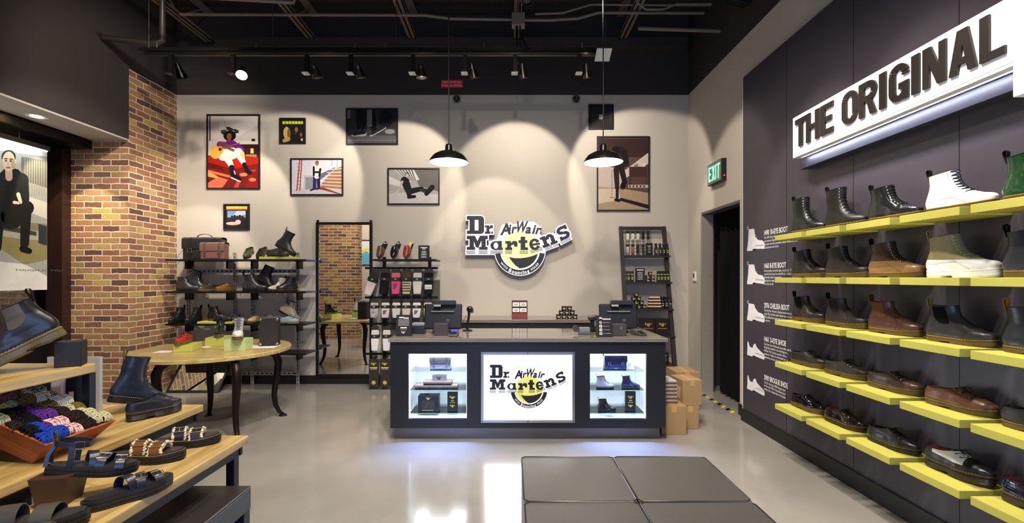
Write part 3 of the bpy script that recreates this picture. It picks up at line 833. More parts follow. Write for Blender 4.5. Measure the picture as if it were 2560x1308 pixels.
def mini_logo(mb, F, cx, cy, w, mat, dk, c=.0006):
    """the same logo at label size"""
    S = w / 1640.0
    f = lambda P: [(cx + (u - 1040) * S, cy + (625 - v) * S) for u, v in P]
    for p in ([(218, 155), (490, 155), (490, 435), (640, 435), (640, 465), (1000, 520), (1200, 480), (1420, 440), (1640, 340), (1840, 290), (1850, 470), (1400, 700), (1180, 760), (210, 760)],): 
        pass
    for p in (rect(262, 155, 345, 437), rect(340, 155, 470, 200), rect(340, 390, 470, 437), rect(405, 190, 490, 400), rect(520, 310, 620, 435),
              rect(240, 465, 330, 690), rect(440, 465, 520, 690), [(300, 465), (345, 465), (415, 600), (375, 650)], [(430, 465), (480, 465), (400, 650), (360, 600)], rect(590, 546, 775, 690), rect(830, 548, 1000, 690), rect(1040, 490, 1165, 690),
              rect(1200, 520, 1360, 690), [(1400, 480), (1600, 410), (1650, 580), (1440, 650)], [(1640, 380), (1800, 300), (1860, 460), (1700, 540)], rect(210, 712, 1180, 740), [(1200, 730), (1850, 500), (1855, 525), (1200, 755)], [(780, 340), (1340, 280), (1340, 430), (760, 460)]):
        mb.flat(F, f(p), c + len(mb.f) * 1e-6, c + len(mb.f) * 1e-6, mat)
    for p in arcband(1052, 690, 392, 392, 150, 150, 15, 165, 10): mb.flat(F, f(p), c + len(mb.f) * 1e-6, c + len(mb.f) * 1e-6, mat)
# ------------------------------------------------------------------ the setting
BW, RW, LW = 6.15, 2.43, -4.53
mb = MB(); mb.box(-7, 3.2, -3, 6.3, -.1, 0, FLOOR); struct('floor', mb, 'pale grey polished concrete floor')
mb = MB(); mb.box(-7, 3.2, -3, 6.3, 5.05, 5.15, BLK)
for i in range(30): mb.box(-7, 3.2, -1 + i * .25, -.9 + i * .25, 5.01, 5.05, BLK)
struct('ceiling', mb, 'black ribbed metal deck ceiling')
mb = MB(); mb.box(LW, RW, BW, BW + .12, 0, 3.93, WALL); mb.box(LW, RW, BW, BW + .12, 3.93, 5.05, BLK); struct('wall_back', mb, 'cream back wall under a black upper band')
DZ0, DZ1, DH = 4.77, 5.74, 2.265
mb = MB()
mb.box(RW, RW + .14, DZ1, BW, 0, 3.93, WALL); mb.box(RW, RW + .14, DZ0, DZ1, DH, 3.93, WALL); mb.box(RW, RW + .14, -3, DZ0, 0, 3.93, WALL)
mb.box(RW, RW + .14, -3, BW, 3.93, 5.05, BLK)
struct('wall_right', mb, 'cream right wall with the dark doorway')
mb = MB(); mb.box(2.36, RW - .001, -1.2, 4.57, 0, 3.465, PANEL)
for z in (3.85, 3.10, 2.37, 1.6, .85): mb.box(2.3585, 2.3602, z, z + .004, 0.13, 3.46, BK)
mb.box(2.358, RW, 4.571, 4.577, 0.05, 3.465, WHT)
struct('trim_1', mb, 'charcoal display panel along the right wall')
mb = MB(); mb.box(2.345, 2.36, -1.2, 4.585, 0, .12, BK); struct('baseboard_right', mb, 'black baseboard under the shoe wall')
mb = MB(); mb.box(LW, RW - .02, BW - .018, BW, 0, .115, BK); struct('baseboard_back', mb, 'black baseboard along the back wall')
mb = MB(); mb.box(RW - .018, RW, DZ1, BW - .018, 0, .115, BK); mb.box(RW - .018, RW, 4.59, DZ0, 0, .115, BK); struct('baseboard_corner', mb, 'black baseboard between door and corner')
# doorway, corridor behind it with a black curtain
mb = MB(); DG = plaster('dark_lining', (70, 64, 60))
mb.box(RW + .14, RW + .16, DZ1 - .02, DZ1 + .12, 0, DH, DG); mb.box(RW - .002, RW + .14, DZ1 - .03, DZ1, 0, DH, M('satin', (150, 142, 132))); mb.box(RW - .002, RW + .14, DZ0, DZ1 - .03, DH - .03, DH, M('satin', (90, 84, 80)))
mb.box(RW + .14, RW + 1.5, DZ1 + .3, DZ1 + .4, 0, 2.6, BLK); mb.box(RW + 1.4, RW + 1.5, 3.5, DZ1 + .3, 0, 2.6, BLK); mb.box(RW + .14, RW + 1.5, 3.4, 3.5, 0, 2.6, BLK); mb.box(RW + .14, RW + 1.5, 3.4, DZ1 + .4, 2.6, 2.7, BLK)
struct('door_1', mb, 'dark open doorway with grey jamb')
mb = MB(); cu = M('cloth', (20, 18, 20)); n = 60
pts = [(RW + .20 + .025 * math.sin(i * .9), 4.7 + i * .0165) for i in range(n)]
vs = [(x, y, .03) for x, y in pts] + [(x, y, 2.5) for x, y in pts]
mb.add(vs, [(i, i + 1, n + i + 1, n + i) for i in range(n - 1)], cu)
tag(mb.build('curtain', smooth=60), 'black curtain hanging behind the doorway', 'curtain')
mb = MB(); hz = M('matte', (214, 200, 50))
for i in range(9):
    mb.hull8([(RW - .07, 4.8 + i * .1, .0), (RW - .01, 4.8 + i * .1 + .05, .0), (RW - .01, 4.85 + i * .1 + .05, .0), (RW - .07, 4.85 + i * .1, .0)], [(RW - .07, 4.8 + i * .1, .002), (RW - .01, 4.8 + i * .1 + .05, .002), (RW - .01, 4.85 + i * .1 + .05, .002), (RW - .07, 4.85 + i * .1, .002)], hz if i % 2 == 0 else BK)
tag(mb.build('hazard_tape'), 'yellow and black hazard tape on the floor at the doorway', 'tape')
# brick pier on the left
mb = MB(); mb.box(-5.7, LW, 5.38, BW + .1, 0, 3.93, BRICK); mb.box(-5.7, LW, 5.385, BW + .1, 3.93, 5.05, BLK); struct('wall_left', mb, 'red and tan brick pier reaching the back wall')
mb = MB(); mb.box(-6.5, LW, -.6, 5.38, 3.09, 5.05, BLK)
struct('trim_2', mb, 'black bulkhead over the shop window')
mb = MB(); mb.box(-4.95, LW - .001, -.6, 5.375, 3.07, 3.089, plaster('grey_soffit', (178, 172, 166))); struct('ceiling_soffit', mb, 'grey soffit strip under the bulkhead')
mb = MB(); mb.box(-5.42, -4.96, 5.30, 5.378, 0, 3.08, M('satin', (52, 26, 20))); mb.box(-5.42, -4.96, 1.0, 5.29, 2.96, 3.085, BKM); mb.box(-5.5, -5.36, 1.0, 5.3, .0, .28, BKM)
for y in (3.2, 1.2): mb.box(-5.44, -5.36, y, y + .06, .28, 2.96, BKM)
mb.box(-5.40, -5.395, 1.0, 5.3, .28, 2.96, GLASS)
# only the post itself may come forward
mb2 = MB(); mb2.box(-5.44, -5.22, 5.27, 5.379, 0, 2.96, M('satin', (44, 24, 20))); mb2.box(-5.44, -4.97, 1.0, 5.379, 2.97, 3.06, BKM); mb2.box(-5.5, -5.36, 1.0, 5.26, .0, .9, BKM)
mb2.box(-5.44, -5.36, 3.2, 3.26, .9, 2.96, BKM); mb2.box(-5.405, -5.40, 1.0, 5.26, .9, 2.97, GLASS)
struct('window_1', mb2, 'shop window with dark frame on the left')
mb = MB(); mb.box(-6.6, -6.5, -.5, 6.2, 0, 3.4, M('matte', (24, 26, 34))); mb.box(-6.49, -6.47, 2.5, 6.0, .0, 1.30, BRICK); mb.box(-6.49, -6.46, 2.5, 6, 1.30, 1.42, M('matte', (60, 84, 130))); struct('wall_outside', mb, 'dim street front beyond the shop window, glass reflections built in as brick and blue')  # low brick and blue strip stand in for reflections in the window glass
# pier and wall on the window side, seen only in the mirrors
mb = MB(); mb.box(-4.75, -3.62, .3, 1.45, 0, 3.6, BRICK); struct('wall_side', mb, 'brick pier of the shop front, seen in the mirror')
mb = MB(); mb.box(-3.62, -2.5, .3, 1.15, 0, 3.6, WALL); struct('wall_front', mb, 'cream wall of the shop front, seen in the mirror')
def frame_poster(name, label, F, W, H, polys, bgc, cat='picture', fr=(26, 22, 20), fw=.018, dep=.022, emit=0):
    """F origin = lower left corner on the wall; polys in units of the width"""
    root = thing(name, label, cat, F.translation)
    F = Matrix.Translation(-F.translation) @ F
    mb = MB(); fm = M('satin', fr)
    for p in (rect(0, 0, W, fw), rect(0, H - fw, W, H), rect(0, fw, fw, H - fw), rect(W - fw, fw, W, H - fw)): mb.flat(F, p, .001, dep, fm)
    mb.build('frame', root)
    mb = MB(); mb.flat(F, rect(fw, fw, W - fw, H - fw), .001, dep * .4, M('paper', bgc, emit, .35))
    c = dep * .4; iw = W - 2 * fw; ih = (H - 2 * fw) / iw
    for i, (p, col) in enumerate(polys):
        p = [(min(max(a, 0), 1), min(max(b, 0), ih)) for a, b in p]
        mb.flat(F, [(fw + a * iw, fw + b * iw) for a, b in p], c + .00012 * (i + 1), c + .00012 * (i + 1), M('paper', col, emit, .35))
    mb.build('print', root)
    return root
def wall_pic(label, x0, y0, x1, y1, polys, bgc, **k):
    D = BW - .012
    return frame_poster('framed_picture', label, FB(PX(x0, D), BW, PZ(y1, D)), PX(x1, D) - PX(x0, D), PZ(y0, D) - PZ(y1, D), polys, bgc, **k)
E_, CP, RC = ell, cap, rect
rnd = random.Random(11)
P = [(RC(0, 0, 1, .62), (122, 30, 24)), (RC(0, .62, 1, 1.42), (206, 196, 190)), ([(.45, .95), (1, 1.25), (1, 1.42), (.3, 1.42)], (222, 214, 208)), (RC(.02, .93, .045, 1.42), (50, 44, 46)), (RC(.045, .93, .10, .95), (180, 170, 170)),
     (E_(.27, 1.22, .06, .11), (232, 222, 216))]
for i in range(26): a = rnd.uniform(0, 6.28); P.append((E_(.40 + .17 * math.cos(a) * rnd.random(), 1.10 + .12 * math.sin(a) * rnd.random(), .045, .02, 8), (34, 58, 40) if i % 3 else (58, 84, 56)))
P += [(RC(.55, .86, 1, .93), (222, 216, 206)), (RC(.6, .62, 1, .86), (60, 26, 30)), (RC(.74, .60, .96, .66), (150, 120, 70)), (RC(.86, .92, .93, .97), (30, 28, 28)), (RC(.84, .68, .90, .78), (226, 198, 120)),
      ([(0, .50), (.5, .36), (1, .48), (1, .60), (.6, .64), (0, .64)], (168, 34, 26)), ([(0, .36), (.45, .24), (.42, .2), (0, .30)], (240, 120, 70)), ([(0, 0), (.28, 0), (.4, .16), (.2, .22), (0, .10)], (238, 116, 82)), ([(0, .22), (.2, .18), (.2, .22), (0, .34)], (244, 168, 96)),
      ([(.5, 0), (.62, .22), (.66, .22), (.60, 0)], (206, 70, 50)), ([(.72, 0), (.84, .3), (.98, .1), (1, 0)], (150, 28, 30)), (E_(.70, .26, .08, .035), (240, 140, 90)), (E_(.88, .16, .07, .035), (240, 130, 80)), (E_(.9, .34, .05, .02), (190, 60, 44)), ([(.0, .42), (.3, .36), (.3, .40), (0, .5)], (110, 20, 20)),
      (RC(.52, .40, .70, .72), (196, 30, 34)),
      (CP(.24, .85, .44, .83, .07, .06), (128, 36, 120)), (CP(.44, .86, .62, .74, .10, .10), (112, 30, 130)), (CP(.48, .68, .30, .63, .12, .10), (226, 218, 208)), (CP(.36, .64, .46, .44, .09, .05), (232, 224, 214)), (CP(.60, .70, .70, .50, .09, .05), (222, 214, 204)), (CP(.68, .68, .70, .60, .04, .03), (224, 190, 110)),
      (E_(.15, .70, .11, .13), (236, 174, 70)), (E_(.24, .74, .07, .085), (232, 166, 62)), (E_(.24, .76, .03, .035), (60, 32, 24)), (CP(.28, .78, .62, .88, .012, .012), (150, 96, 60)),
      (CP(.26, .88, .42, .84, .03, .022), (120, 74, 56)), (CP(.50, .74, .36, .80, .026, .02), (120, 74, 56)),
      (E_(.43, 1.03, .125, .10), (24, 18, 20)), (E_(.42, 1.01, .048, .068), (140, 90, 66)), (RC(.40, .92, .45, .97), (130, 82, 60)), (E_(.41, 1.02, .008, .006), (20, 14, 14)), (E_(.44, 1.02, .008, .006), (20, 14, 14)), (CP(.41, .98, .44, .98, .006, .006), (110, 40, 40)),
      (CP(.47, .40, .50, .30, .055, .05), (34, 26, 40)), (CP(.50, .24, .62, .17, .055, .045), (30, 24, 36)), (CP(.46, .20, .64, .12, .014, .014), (220, 210, 200)), (CP(.72, .46, .76, .38, .045, .04), (30, 24, 34)), (CP(.76, .36, .84, .29, .035, .03), (30, 24, 34)), (CP(.52, .33, .54, .27, .012, .01), (216, 214, 220))]
wall_pic('tall colour picture of a seated guitarist on a red rug', 517, 286, 650, 473, P, (120, 40, 30))
P = [(RC(.04, .04, .96, .96), (34, 30, 26)), (RC(.06, .80, .94, .92), (196, 206, 60))] + [(RC(.06 + i * .13, .80, .08 + i * .13, .92), (34, 30, 26)) for i in range(1, 7)] + [(E_(.24, .42, .14, .26), (196, 170, 96)), (E_(.34, .40, .08, .20), (120, 92, 50)), (CP(.14, .08, .30, .16, .08, .1), (180, 150, 80)), (E_(.66, .56, .07, .11), (130, 104, 76)), (E_(.86, .34, .05, .09), (120, 96, 70)), (E_(.62, .40, .03, .04), (90, 70, 54)), (RC(.86, .08, .93, .18), (210, 206, 190))]
wall_pic('small dark album cover with a yellow green band', 699, 295, 764, 360, P, (30, 28, 24))
P = [(RC(0, 0, 1, .16), (92, 92, 94)), (RC(0, .16, 1, .30), (66, 66, 68)), ([(.16, .70), (.32, .70), (.26, .30), (.20, .26)], (26, 26, 30)), ([(.28, .70), (.40, .70), (.36, .3), (.28, .26)], (30, 30, 34)), ([(.38, .70), (.56, .70), (.60, .22), (.50, .22)], (22, 22, 28)), (RC(.62, .30, .98, .70), (44, 44, 48)), (E_(.78, .5, .14, .18), (28, 28, 32)), (RC(.40, .34, .50, .70), (120, 120, 124)),
     (CP(.10, .16, .34, .20, .02, .05), (170, 170, 172)), (CP(.14, .19, .34, .23, .03, .04), (34, 34, 38)), (CP(.48, .16, .76, .32, .02, .025), (186, 186, 188)), (CP(.50, .20, .74, .34, .03, .035), (40, 40, 44)), (E_(.86, .24, .10, .05), (140, 140, 140)), (RC(0, .5, .06, .7), (110, 110, 120)), (RC(0, .06, 1, .07), (140, 140, 142))]
wall_pic('black and white picture of two legs walking in shoes', 865, 271, 995, 362, P, (56, 56, 60))
P = [(RC(0, 0, 1, .70), (222, 220, 226)), (RC(0, 0, 1, .10), (206, 200, 204)), (CP(.10, .08, .16, .70, .012, .012), (170, 70, 70)), (CP(.16, .08, .20, .70, .010, .010), (160, 66, 66))] + [(RC(.10, .12 + i * .07, .19, .13 + i * .07), (176, 90, 88)) for i in range(8)] + \
    [(RC(.24, .10, .56, .38), (196, 196, 204)), (RC(.27, .10, .50, .34), (150, 152, 158)), ([(.56, .40), (.86, .54), (.86, .50), (.56, .28)], (110, 112, 122)), ([(.55, .10), (1, .10), (1, .56), (.86, .50), (.60, .22)], (176, 124, 88))] + [([(.55 + .03 * i, .12 + .06 * i), (1, .08 + .07 * i), (1, .10 + .07 * i), (.55 + .03 * i, .14 + .06 * i)], (220, 210, 204)) for i in range(7)] + [([(.5, .12), (.95, 0), (1, 0), (.62, .14)], (150, 60, 50)),
     (RC(.80, .55, .81, .7), (160, 150, 150)), (RC(.9, .5, .91, .7), (160, 150, 150)), (CP(.46, .34, .45, .12, .035, .03), (44, 44, 92)), (CP(.53, .34, .54, .14, .035, .03), (40, 40, 86)), (CP(.50, .50, .50, .36, .075, .055), (230, 226, 222)), (CP(.44, .54, .44, .38, .02, .02), (30, 30, 38)), (CP(.57, .50, .55, .36, .022, .02), (34, 34, 40)), (RC(.46, .42, .55, .46), (40, 40, 48)), (E_(.505, .620, .034, .046), (30, 26, 30)), (E_(.505, .608, .028, .040), (160, 120, 98)), (CP(.38, .08, .48, .12, .016, .018), (50, 50, 70)), (CP(.50, .10, .56, .13, .016, .018), (50, 50, 70))]
wall_pic('colour picture of a person in blue jeans standing by steps', 726, 396, 858, 489, P, (220, 218, 222))
P = [(RC(0, 0, 1, .70), (170, 166, 162)), ([(0, 0), (1, 0), (1, .18), (.5, .24), (0, .20)], (196, 192, 188)), ([(.5, .70), (1, .70), (1, .24), (.6, .36)], (110, 106, 102)), ([(0, .56), (.5, .30), (.5, .26), (0, .40)], (212, 210, 206)), ([(.10, .70), (.5, .70), (.62, .48), (.40, .44)], (216, 212, 206))] + [([(.14 + i * .06, .70), (.17 + i * .06, .70), (.40 + i * .03, .46), (.38 + i * .03, .46)], (110, 106, 102)) for i in range(6)] + \
    [(CP(.32, .46, .40, .26, .085, .07), (34, 32, 34)), (E_(.372, .580, .042, .050), (28, 26, 26)), (E_(.368, .566, .034, .044), (196, 176, 162)), (CP(.27, .44, .18, .24, .025, .018), (190, 172, 160)), (CP(.42, .24, .66, .30, .06, .045), (32, 30, 32)), (CP(.38, .26, .42, .14, .05, .04), (36, 34, 36)), (CP(.66, .28, .78, .24, .035, .05), (46, 44, 44)), (CP(.76, .20, .88, .33, .045, .05), (28, 26, 28)), (CP(.40, .13, .52, .14, .035, .03), (26, 24, 26)), (CP(.06, .19, .18, .23, .012, .016), (200, 186, 176))]
wall_pic('black and white picture of a person lounging with boots stretched out', 969, 420, 1099, 512, P, (150, 146, 142))
P = [(RC(.04, .10, .96, .96), (40, 34, 34)), (RC(.05, .84, .95, .96), (220, 206, 84)), (RC(.05, .79, .95, .83), (200, 60, 76)), ([(.10, .44), (.88, .44), (.88, .76), (.10, .76)], (120, 170, 210)), ([(.3, .5), (.88, .6), (.88, .76), (.5, .76)], (206, 220, 230))] + [(E_(.30 + i * .11, .50 + .03 * (i % 2), .055, .06), (44, 34, 32)) for i in range(5)] + [(RC(.10, .34, .90, .48), (52, 40, 40)), (E_(.34, .22, .30, .07), (220, 178, 166)), (E_(.56, .28, .12, .10), (232, 196, 184)), (RC(.1, .10, .9, .13), (60, 44, 40))]
wall_pic('small album cover with a yellow top and a pale reclining shape', 559, 510, 624, 575, P, (34, 30, 30))
P = [(RC(.03, .03, .97, .97), (44, 42, 42)), (RC(.42, .40, .57, .61), (196, 194, 186)), (RC(.45, .44, .54, .58), (150, 148, 140)), (RC(.94, .1, .955, .9), (90, 86, 82))]
wall_pic('small plain black picture with one white square in the middle', 1471, 261, 1534, 324, P, (36, 34, 34))
P = [(RC(0, 0, 1, 1.42), (92, 72, 66)), (RC(0, 1.05, 1, 1.42), (60, 44, 42)), ([(0, .62), (.55, .80), (1, 1.14), (1, .92), (.5, .60), (0, .42)], (206, 192, 182)), ([(0, .44), (.5, .44), (.55, .80), (0, .9)], (196, 180, 168)), ([(0, 0), (1, 0), (1, .34), (.5, .42), (0, .46)], (168, 142, 116)), ([(0, .12), (.46, .2), (.4, .42), (0, .42)], (206, 188, 164)),
     (RC(.62, .48, .98, .86), (70, 48, 46)), (RC(.66, .50, .96, .66), (92, 62, 58)), (RC(.6, .44, 1, .50), (190, 170, 160))] + [(RC(.62 + i * .07, .45, .65 + i * .07, .49), (60, 44, 42)) for i in range(5)] + [([(.38, .2), (1, .02), (1, .10), (.46, .24)], (44, 30, 28)), (RC(.88, .86, .94, .92), (226, 210, 196)), (RC(.72, .86, .8, .91), (150, 120, 108)),
     (CP(.44, 1.16, .42, .92, .12, .10), (40, 32, 34)), (E_(.35, 1.18, .075, .09), (26, 20, 22)), (CP(.52, 1.14, .57, .92, .06, .05), (36, 28, 30)), (CP(.54, .90, .40, .84, .045, .035), (40, 32, 32)), (CP(.36, .80, .38, .44, .055, .045), (44, 34, 34)), (CP(.46, .84, .53, .56, .06, .05), (40, 30, 30)), (CP(.53, .56, .49, .46, .05, .055), (30, 22, 22)), (CP(.38, .42, .38, .24, .03, .03), (40, 30, 30)), (CP(.35, .20, .42, .18, .03, .025), (24, 18, 18)), (RC(.27, .24, .28, .8), (120, 100, 90)), (RC(.22, .24, .33, .25), (110, 90, 80))]
wall_pic('tall sepia picture of a singer on stage lifting one foot', 1492, 341, 1624, 528, P, (92, 72, 66))
frame_poster('framed_picture', 'blue framed picture seen only in the tall mirror', FR((-3.30, 1.15, 1.75), (-1, 0, 0)), .44, .62, [(RC(.1, .1, .9, .7), (90, 160, 200)), (E_(.5, .8, .3, .2), (226, 220, 120)), (CP(.5, .6, .5, .2, .2, .3), (110, 180, 214))], (226, 230, 230))
# hanging poster in the window
PXp = -5.1
root = thing('hanging_poster', 'tall black and white window poster of a seated person', 'poster', (PXp, 4.4, 1.31))
F = FR((0, -.7, 0), (0, 1, 0)); W_, H_ = 1.28, 1.53
def pu(px, D=4.7): return 0
def pw(px, py):                      # photo pixel on the poster plane -> poster coordinates
    D = -PXp * FPX / (1274 - px); return (D - 3.7, PZ(py, D) - 1.31)
mb = MB(); mb.flat(F, rect(0, 0, W_, H_), -.004, .004, M('paper', (206, 206, 200), .12))
def pp(pts, col, k): mb.flat(F, [(min(max(a, 0.002), W_ - .002), min(max(b, .002), H_ - .002)) for a, b in [pw(*q) for q in pts]], .0042 + k * .0002, .0042 + k * .0002, M('paper', col, .12))
pp([(-160, 355), (117, 392), (117, 690), (60, 660), (-160, 640)], (150, 152, 148), 1)
pp([(52, 392), (117, 402), (117, 470), (52, 450)], (96, 98, 92), 2)
for i in range(9): pp([(60 + i * 6, 395), (62 + i * 6, 395), (62 + i * 6, 490), (60 + i * 6, 490)], (130, 132, 126), 3)
pp([(70, 492), (117, 506), (117, 548), (70, 530)], (190, 190, 184), 3); pp([(-100, 546), (117, 560), (117, 580), (-100, 560)], (120, 116, 96), 3)
pp([(-160, 600), (0, 622), (60, 662), (117, 650), (117, 600), (60, 600), (-160, 560)], (128, 120, 78), 4); pp([(0, 560), (90, 580), (90, 590), (0, 574)], (60, 56, 44), 5); pp([(95, 560), (117, 566), (117, 615), (95, 608)], (40, 46, 50), 5)
PF = [(RC(0, 0, 0, 0), 0)]
def pe(cx, cy, rx, ry, col, k, a=0):
    pp([(cx + rx * math.cos(t * PI / 12), cy + ry * math.sin(t * PI / 12)) for t in range(24)], col, k)
def pc(x0, y0, x1, y1, r0, r1, col, k): pp(cap(x0, y0, x1, y1, r0, r1), col, k)
pc(26, 455, 26, 540, 36, 34, (22, 24, 26), 7); pc(52, 450, 58, 500, 18, 14, (26, 30, 32), 8); pc(-5, 450, -8, 520, 16, 14, (26, 30, 32), 8)
pc(22, 540, 66, 520, 22, 18, (20, 20, 22), 9); pc(64, 520, 60, 610, 14, 11, (22, 22, 24), 10); pc(56, 622, 72, 628, 9, 7, (14, 14, 14), 11); pc(-6, 540, -10, 620, 16, 12, (22, 22, 24), 9)
pc(20, 424, 21, 444, 9, 9, (160, 146, 128), 11); pe(20, 392, 18, 17, (44, 40, 38), 11); pe(20, 404, 16, 25, (176, 162, 144), 12); pe(13, 397, 5, 1.5, (50, 42, 38), 15); pe(26, 398, 5, 1.5, (50, 42, 38), 15); pe(31, 410, 5, 14, (150, 134, 116), 13); pe(13, 402, 3, 2, (50, 40, 36), 14); pe(25, 403, 3, 2, (50, 40, 36), 14); pe(18, 409, 2.5, 5, (160, 146, 130), 14); pe(19, 419, 6, 2, (110, 84, 76), 14); pe(37, 405, 3, 6, (180, 166, 150), 11)
pc(44, 486, 50, 506, 5, 4, (206, 190, 170), 14); pc(34, 506, 46, 508, 4, 3, (206, 190, 170), 14)
x_, y_ = pw(35, 677)
mb.text(F, 'TOUGH AS YOU', x_, y_, .018, M('paper', (90, 90, 88)), .0064, wid=.5); mb.build('poster_sheet', root)
mb = MB(); mb.flat(F, rect(-.02, H_, W_ + .02, H_ + .05), -.02, .02, M('satin', (60, 60, 62))); mb.flat(F, rect(0, H_ - .012, W_, H_ - .001), .0075, .012, M('matte', (255, 255, 250), 5)); mb.build('light_rail', root)
mb = MB()
for u in (.35, 1.0): mb.tube([F @ Vector((u, H_ + .05, 0)), F @ Vector((u, 3.07 - 1.31, 0))], .003, STEEL, 5)
mb.build('cable', root)
lp = area('poster_rail_light', (PXp + .05, 4.3, 2.84), (0, R(25), 0), .02, 1.2, 6, (.95, 1, .98)); lp.rotation_euler = (0, R(-20), 0)
root = thing('recessed_downlight', 'round white recessed downlight in the grey soffit', 'light', (-4.77, 4.56, 3.07))
mb = MB(); mb.lathe([(.05, -.001), (.085, -.004), (.085, -.0005)], WHT, 24); mb.build('trim_ring', root, 40)
mb = MB(); mb.lathe([(.0, -.003), (.05, -.003)], M('matte', (255, 240, 214), 8), 24); mb.build('lens', root)

# ------------------------------------------------------------------ ceiling steel, pipes, track
def joist(x, label):
    root = thing('roof_joist', label, 'joist', (x, 0, 4.6), 0, 'open web roof joists')
    m = M('satin', (120, 106, 94))
    mb = MB()
    for dx in (-.035, .035): mb.box(dx - .02, dx + .02, -1, BW - .1, 0, .012, m); mb.box(dx - .004 + (.016 if dx > 0 else -.016), dx + .004 + (.016 if dx > 0 else -.016), -1, BW - .1, 0, .05, m)
    mb.build('bottom_chord', root)
    mb = MB(); mb.box(-.05, .05, -1, BW - .02, .38, .41, m); mb.build('top_chord', root)
    mb = MB(); y = -.8; k = 0
    while y < BW - .5: mb.tube([(0, y, .03 if k % 2 == 0 else .38), (0, y + .45, .38 if k % 2 == 0 else .03)], .011, m, 5); y += .45; k += 1
    mb.build('web', root)
for x, l in ((-4.03, 'leftmost black roof joist running back over the brick pier'), (-2.63, 'second roof joist from the left, over the framed pictures'), (-1.29, 'third roof joist from the left, left of the red sign'), (.10, 'middle roof joist meeting the electrical box'), (1.50, 'rightmost roof joist, nearest the right wall')):
    joist(x, l)
def tubeobj(name, label, cat, pts, r, col=(128, 114, 100), group=None, n=8):
    mb = MB(); mb.tube(pts, r, M('satin', col), n); return tag(mb.build(name, smooth=60), label, cat, group)
D = 5.35
tubeobj('conduit', 'long ceiling conduit dipping to the electrical box', 'pipe', [(-3.9, D, 4.56), (.1 - 1.1, D, 4.55), (-.7, D, 4.51), (-.1, D, 4.50), (.45, D, 4.49), (.8, D, 4.51), (1.05, D, 4.58), (2.3, D, 4.575)], .017)
tubeobj('conduit', 'upper thin conduit bending up right of the electrical box', 'pipe', [(.3, D - .06, 4.53), (.62, D - .06, 4.54), (.95, D - .06, 4.64), (2.35, D - .06, 4.63)], .012)
tubeobj('conduit', 'short curled conduit beside the rightmost joist', 'pipe', [(1.44, D - .2, 4.75), (1.45, D - .2, 4.58), (1.55, D - .2, 4.50), (1.75, D - .2, 4.50), (1.9, D - .2, 4.56), (2.3, D - .2, 4.56)], .012)
tubeobj('sprinkler_pipe', 'thick sprinkler pipe stub at the upper left', 'pipe', [(-4.5, 5.0, 4.10), (-3.93, 5.0, 4.03), (-3.84, 5.0, 4.06), (-3.84, 5.0, 4.9)], .03, (50, 45, 40), n=12)
tubeobj('sprinkler_pipe', 'horizontal pipe under the deck near the right wall', 'pipe', [(1.48, 5.2, 4.31), (2.425, 5.2, 4.28)], .02)
tubeobj('sprinkler_pipe', 'short pipe across the top left of the ceiling', 'pipe', [(-3.9, 4.4, 4.22), (-2.1, 4.4, 4.12), (-2.08, 4.4, 4.20)], .016)
mb = MB(); m = M('satin', (64, 57, 55)); mb.box(-3.9, 2.35, 5.98, 6.14, 4.50, 4.62, m); mb.box(-3.9, 2.35, 5.96, 6.14, 4.60, 4.615, m); mb.box(-3.9, 2.35, 5.96, 6.14, 4.495, 4.507, m)
tag(mb.build('steel_beam'), 'dark steel beam along the top of the back wall', 'beam')
root = thing('electrical_box', 'grey electrical box on the vertical post under the middle joist', 'box', (.10, 5.2, 4.33))
mb = MB(); mb.box(-.075, .075, -.05, .05, 0, .14, M('satin', (130, 118, 106))); mb.build('box_body', root, bevel=.004)
mb = MB(); mb.box(-.03, -.005, -.02, .02, -.42, 0, BKM); mb.box(.012, .03, -.02, .02, -.30, .45, BKM); mb.bar((.03, 0, -.1), (.14, 0, -.32), .02, .02, BKM); mb.build('post', root)
# track
root = thing('light_track', 'long black lighting track in front of the back wall', 'track', (0, TRD, TRZ))
x0, x1 = PX(352, TRD), PX(1525, TRD)
mb = MB(); mb.box(x0, x1, -.03, .03, .03, .065, BKM); mb.build('unistrut', root)
mb = MB(); mb.box(x0 + .05, x1 - .1, -.018, .018, -.01, .022, BKM); mb.box(x0 + .6, x1 - .12, -.019, -.017, -.004, .016, M('metal', (210, 200, 185), 0, .15)); mb.build('track_rail', root)
mb = MB(); mb.box(x1 - .16, x1 - .0, -.10, .06, -.03, -.022, WHT); mb.build('end_cover', root, rot=(R(-25), 0, 0))
mb = MB()
for px in (372, 682, 990, 1145 + 370): mb.tube([(PX(px, TRD), 0, .06), (PX(px, TRD), 0, 5.02 - TRZ)], .004, STEEL, 5)
for px in (392, 640, 888, 963, 1210, 1455): mb.tube([(PX(px, TRD), 0, .06), (PX(px, TRD), 0, .13)], .005, M('metal', (230, 226, 215)), 5)
mb.build('hanger_rod', root)
LH = ['leftmost, darkest track spotlight, above the brick pier', 'second track spotlight from the left, glowing face toward the camera', 'third track spotlight from the left, above the yellow album cover', 'fourth track spotlight from the left, above the gap between the pictures', 'track spotlight left of the red sign with glowing rim', 'track spotlight just above the red sign', 'track spotlight between the red sign and the right end', 'rightmost track spotlight, beside the white end cover']
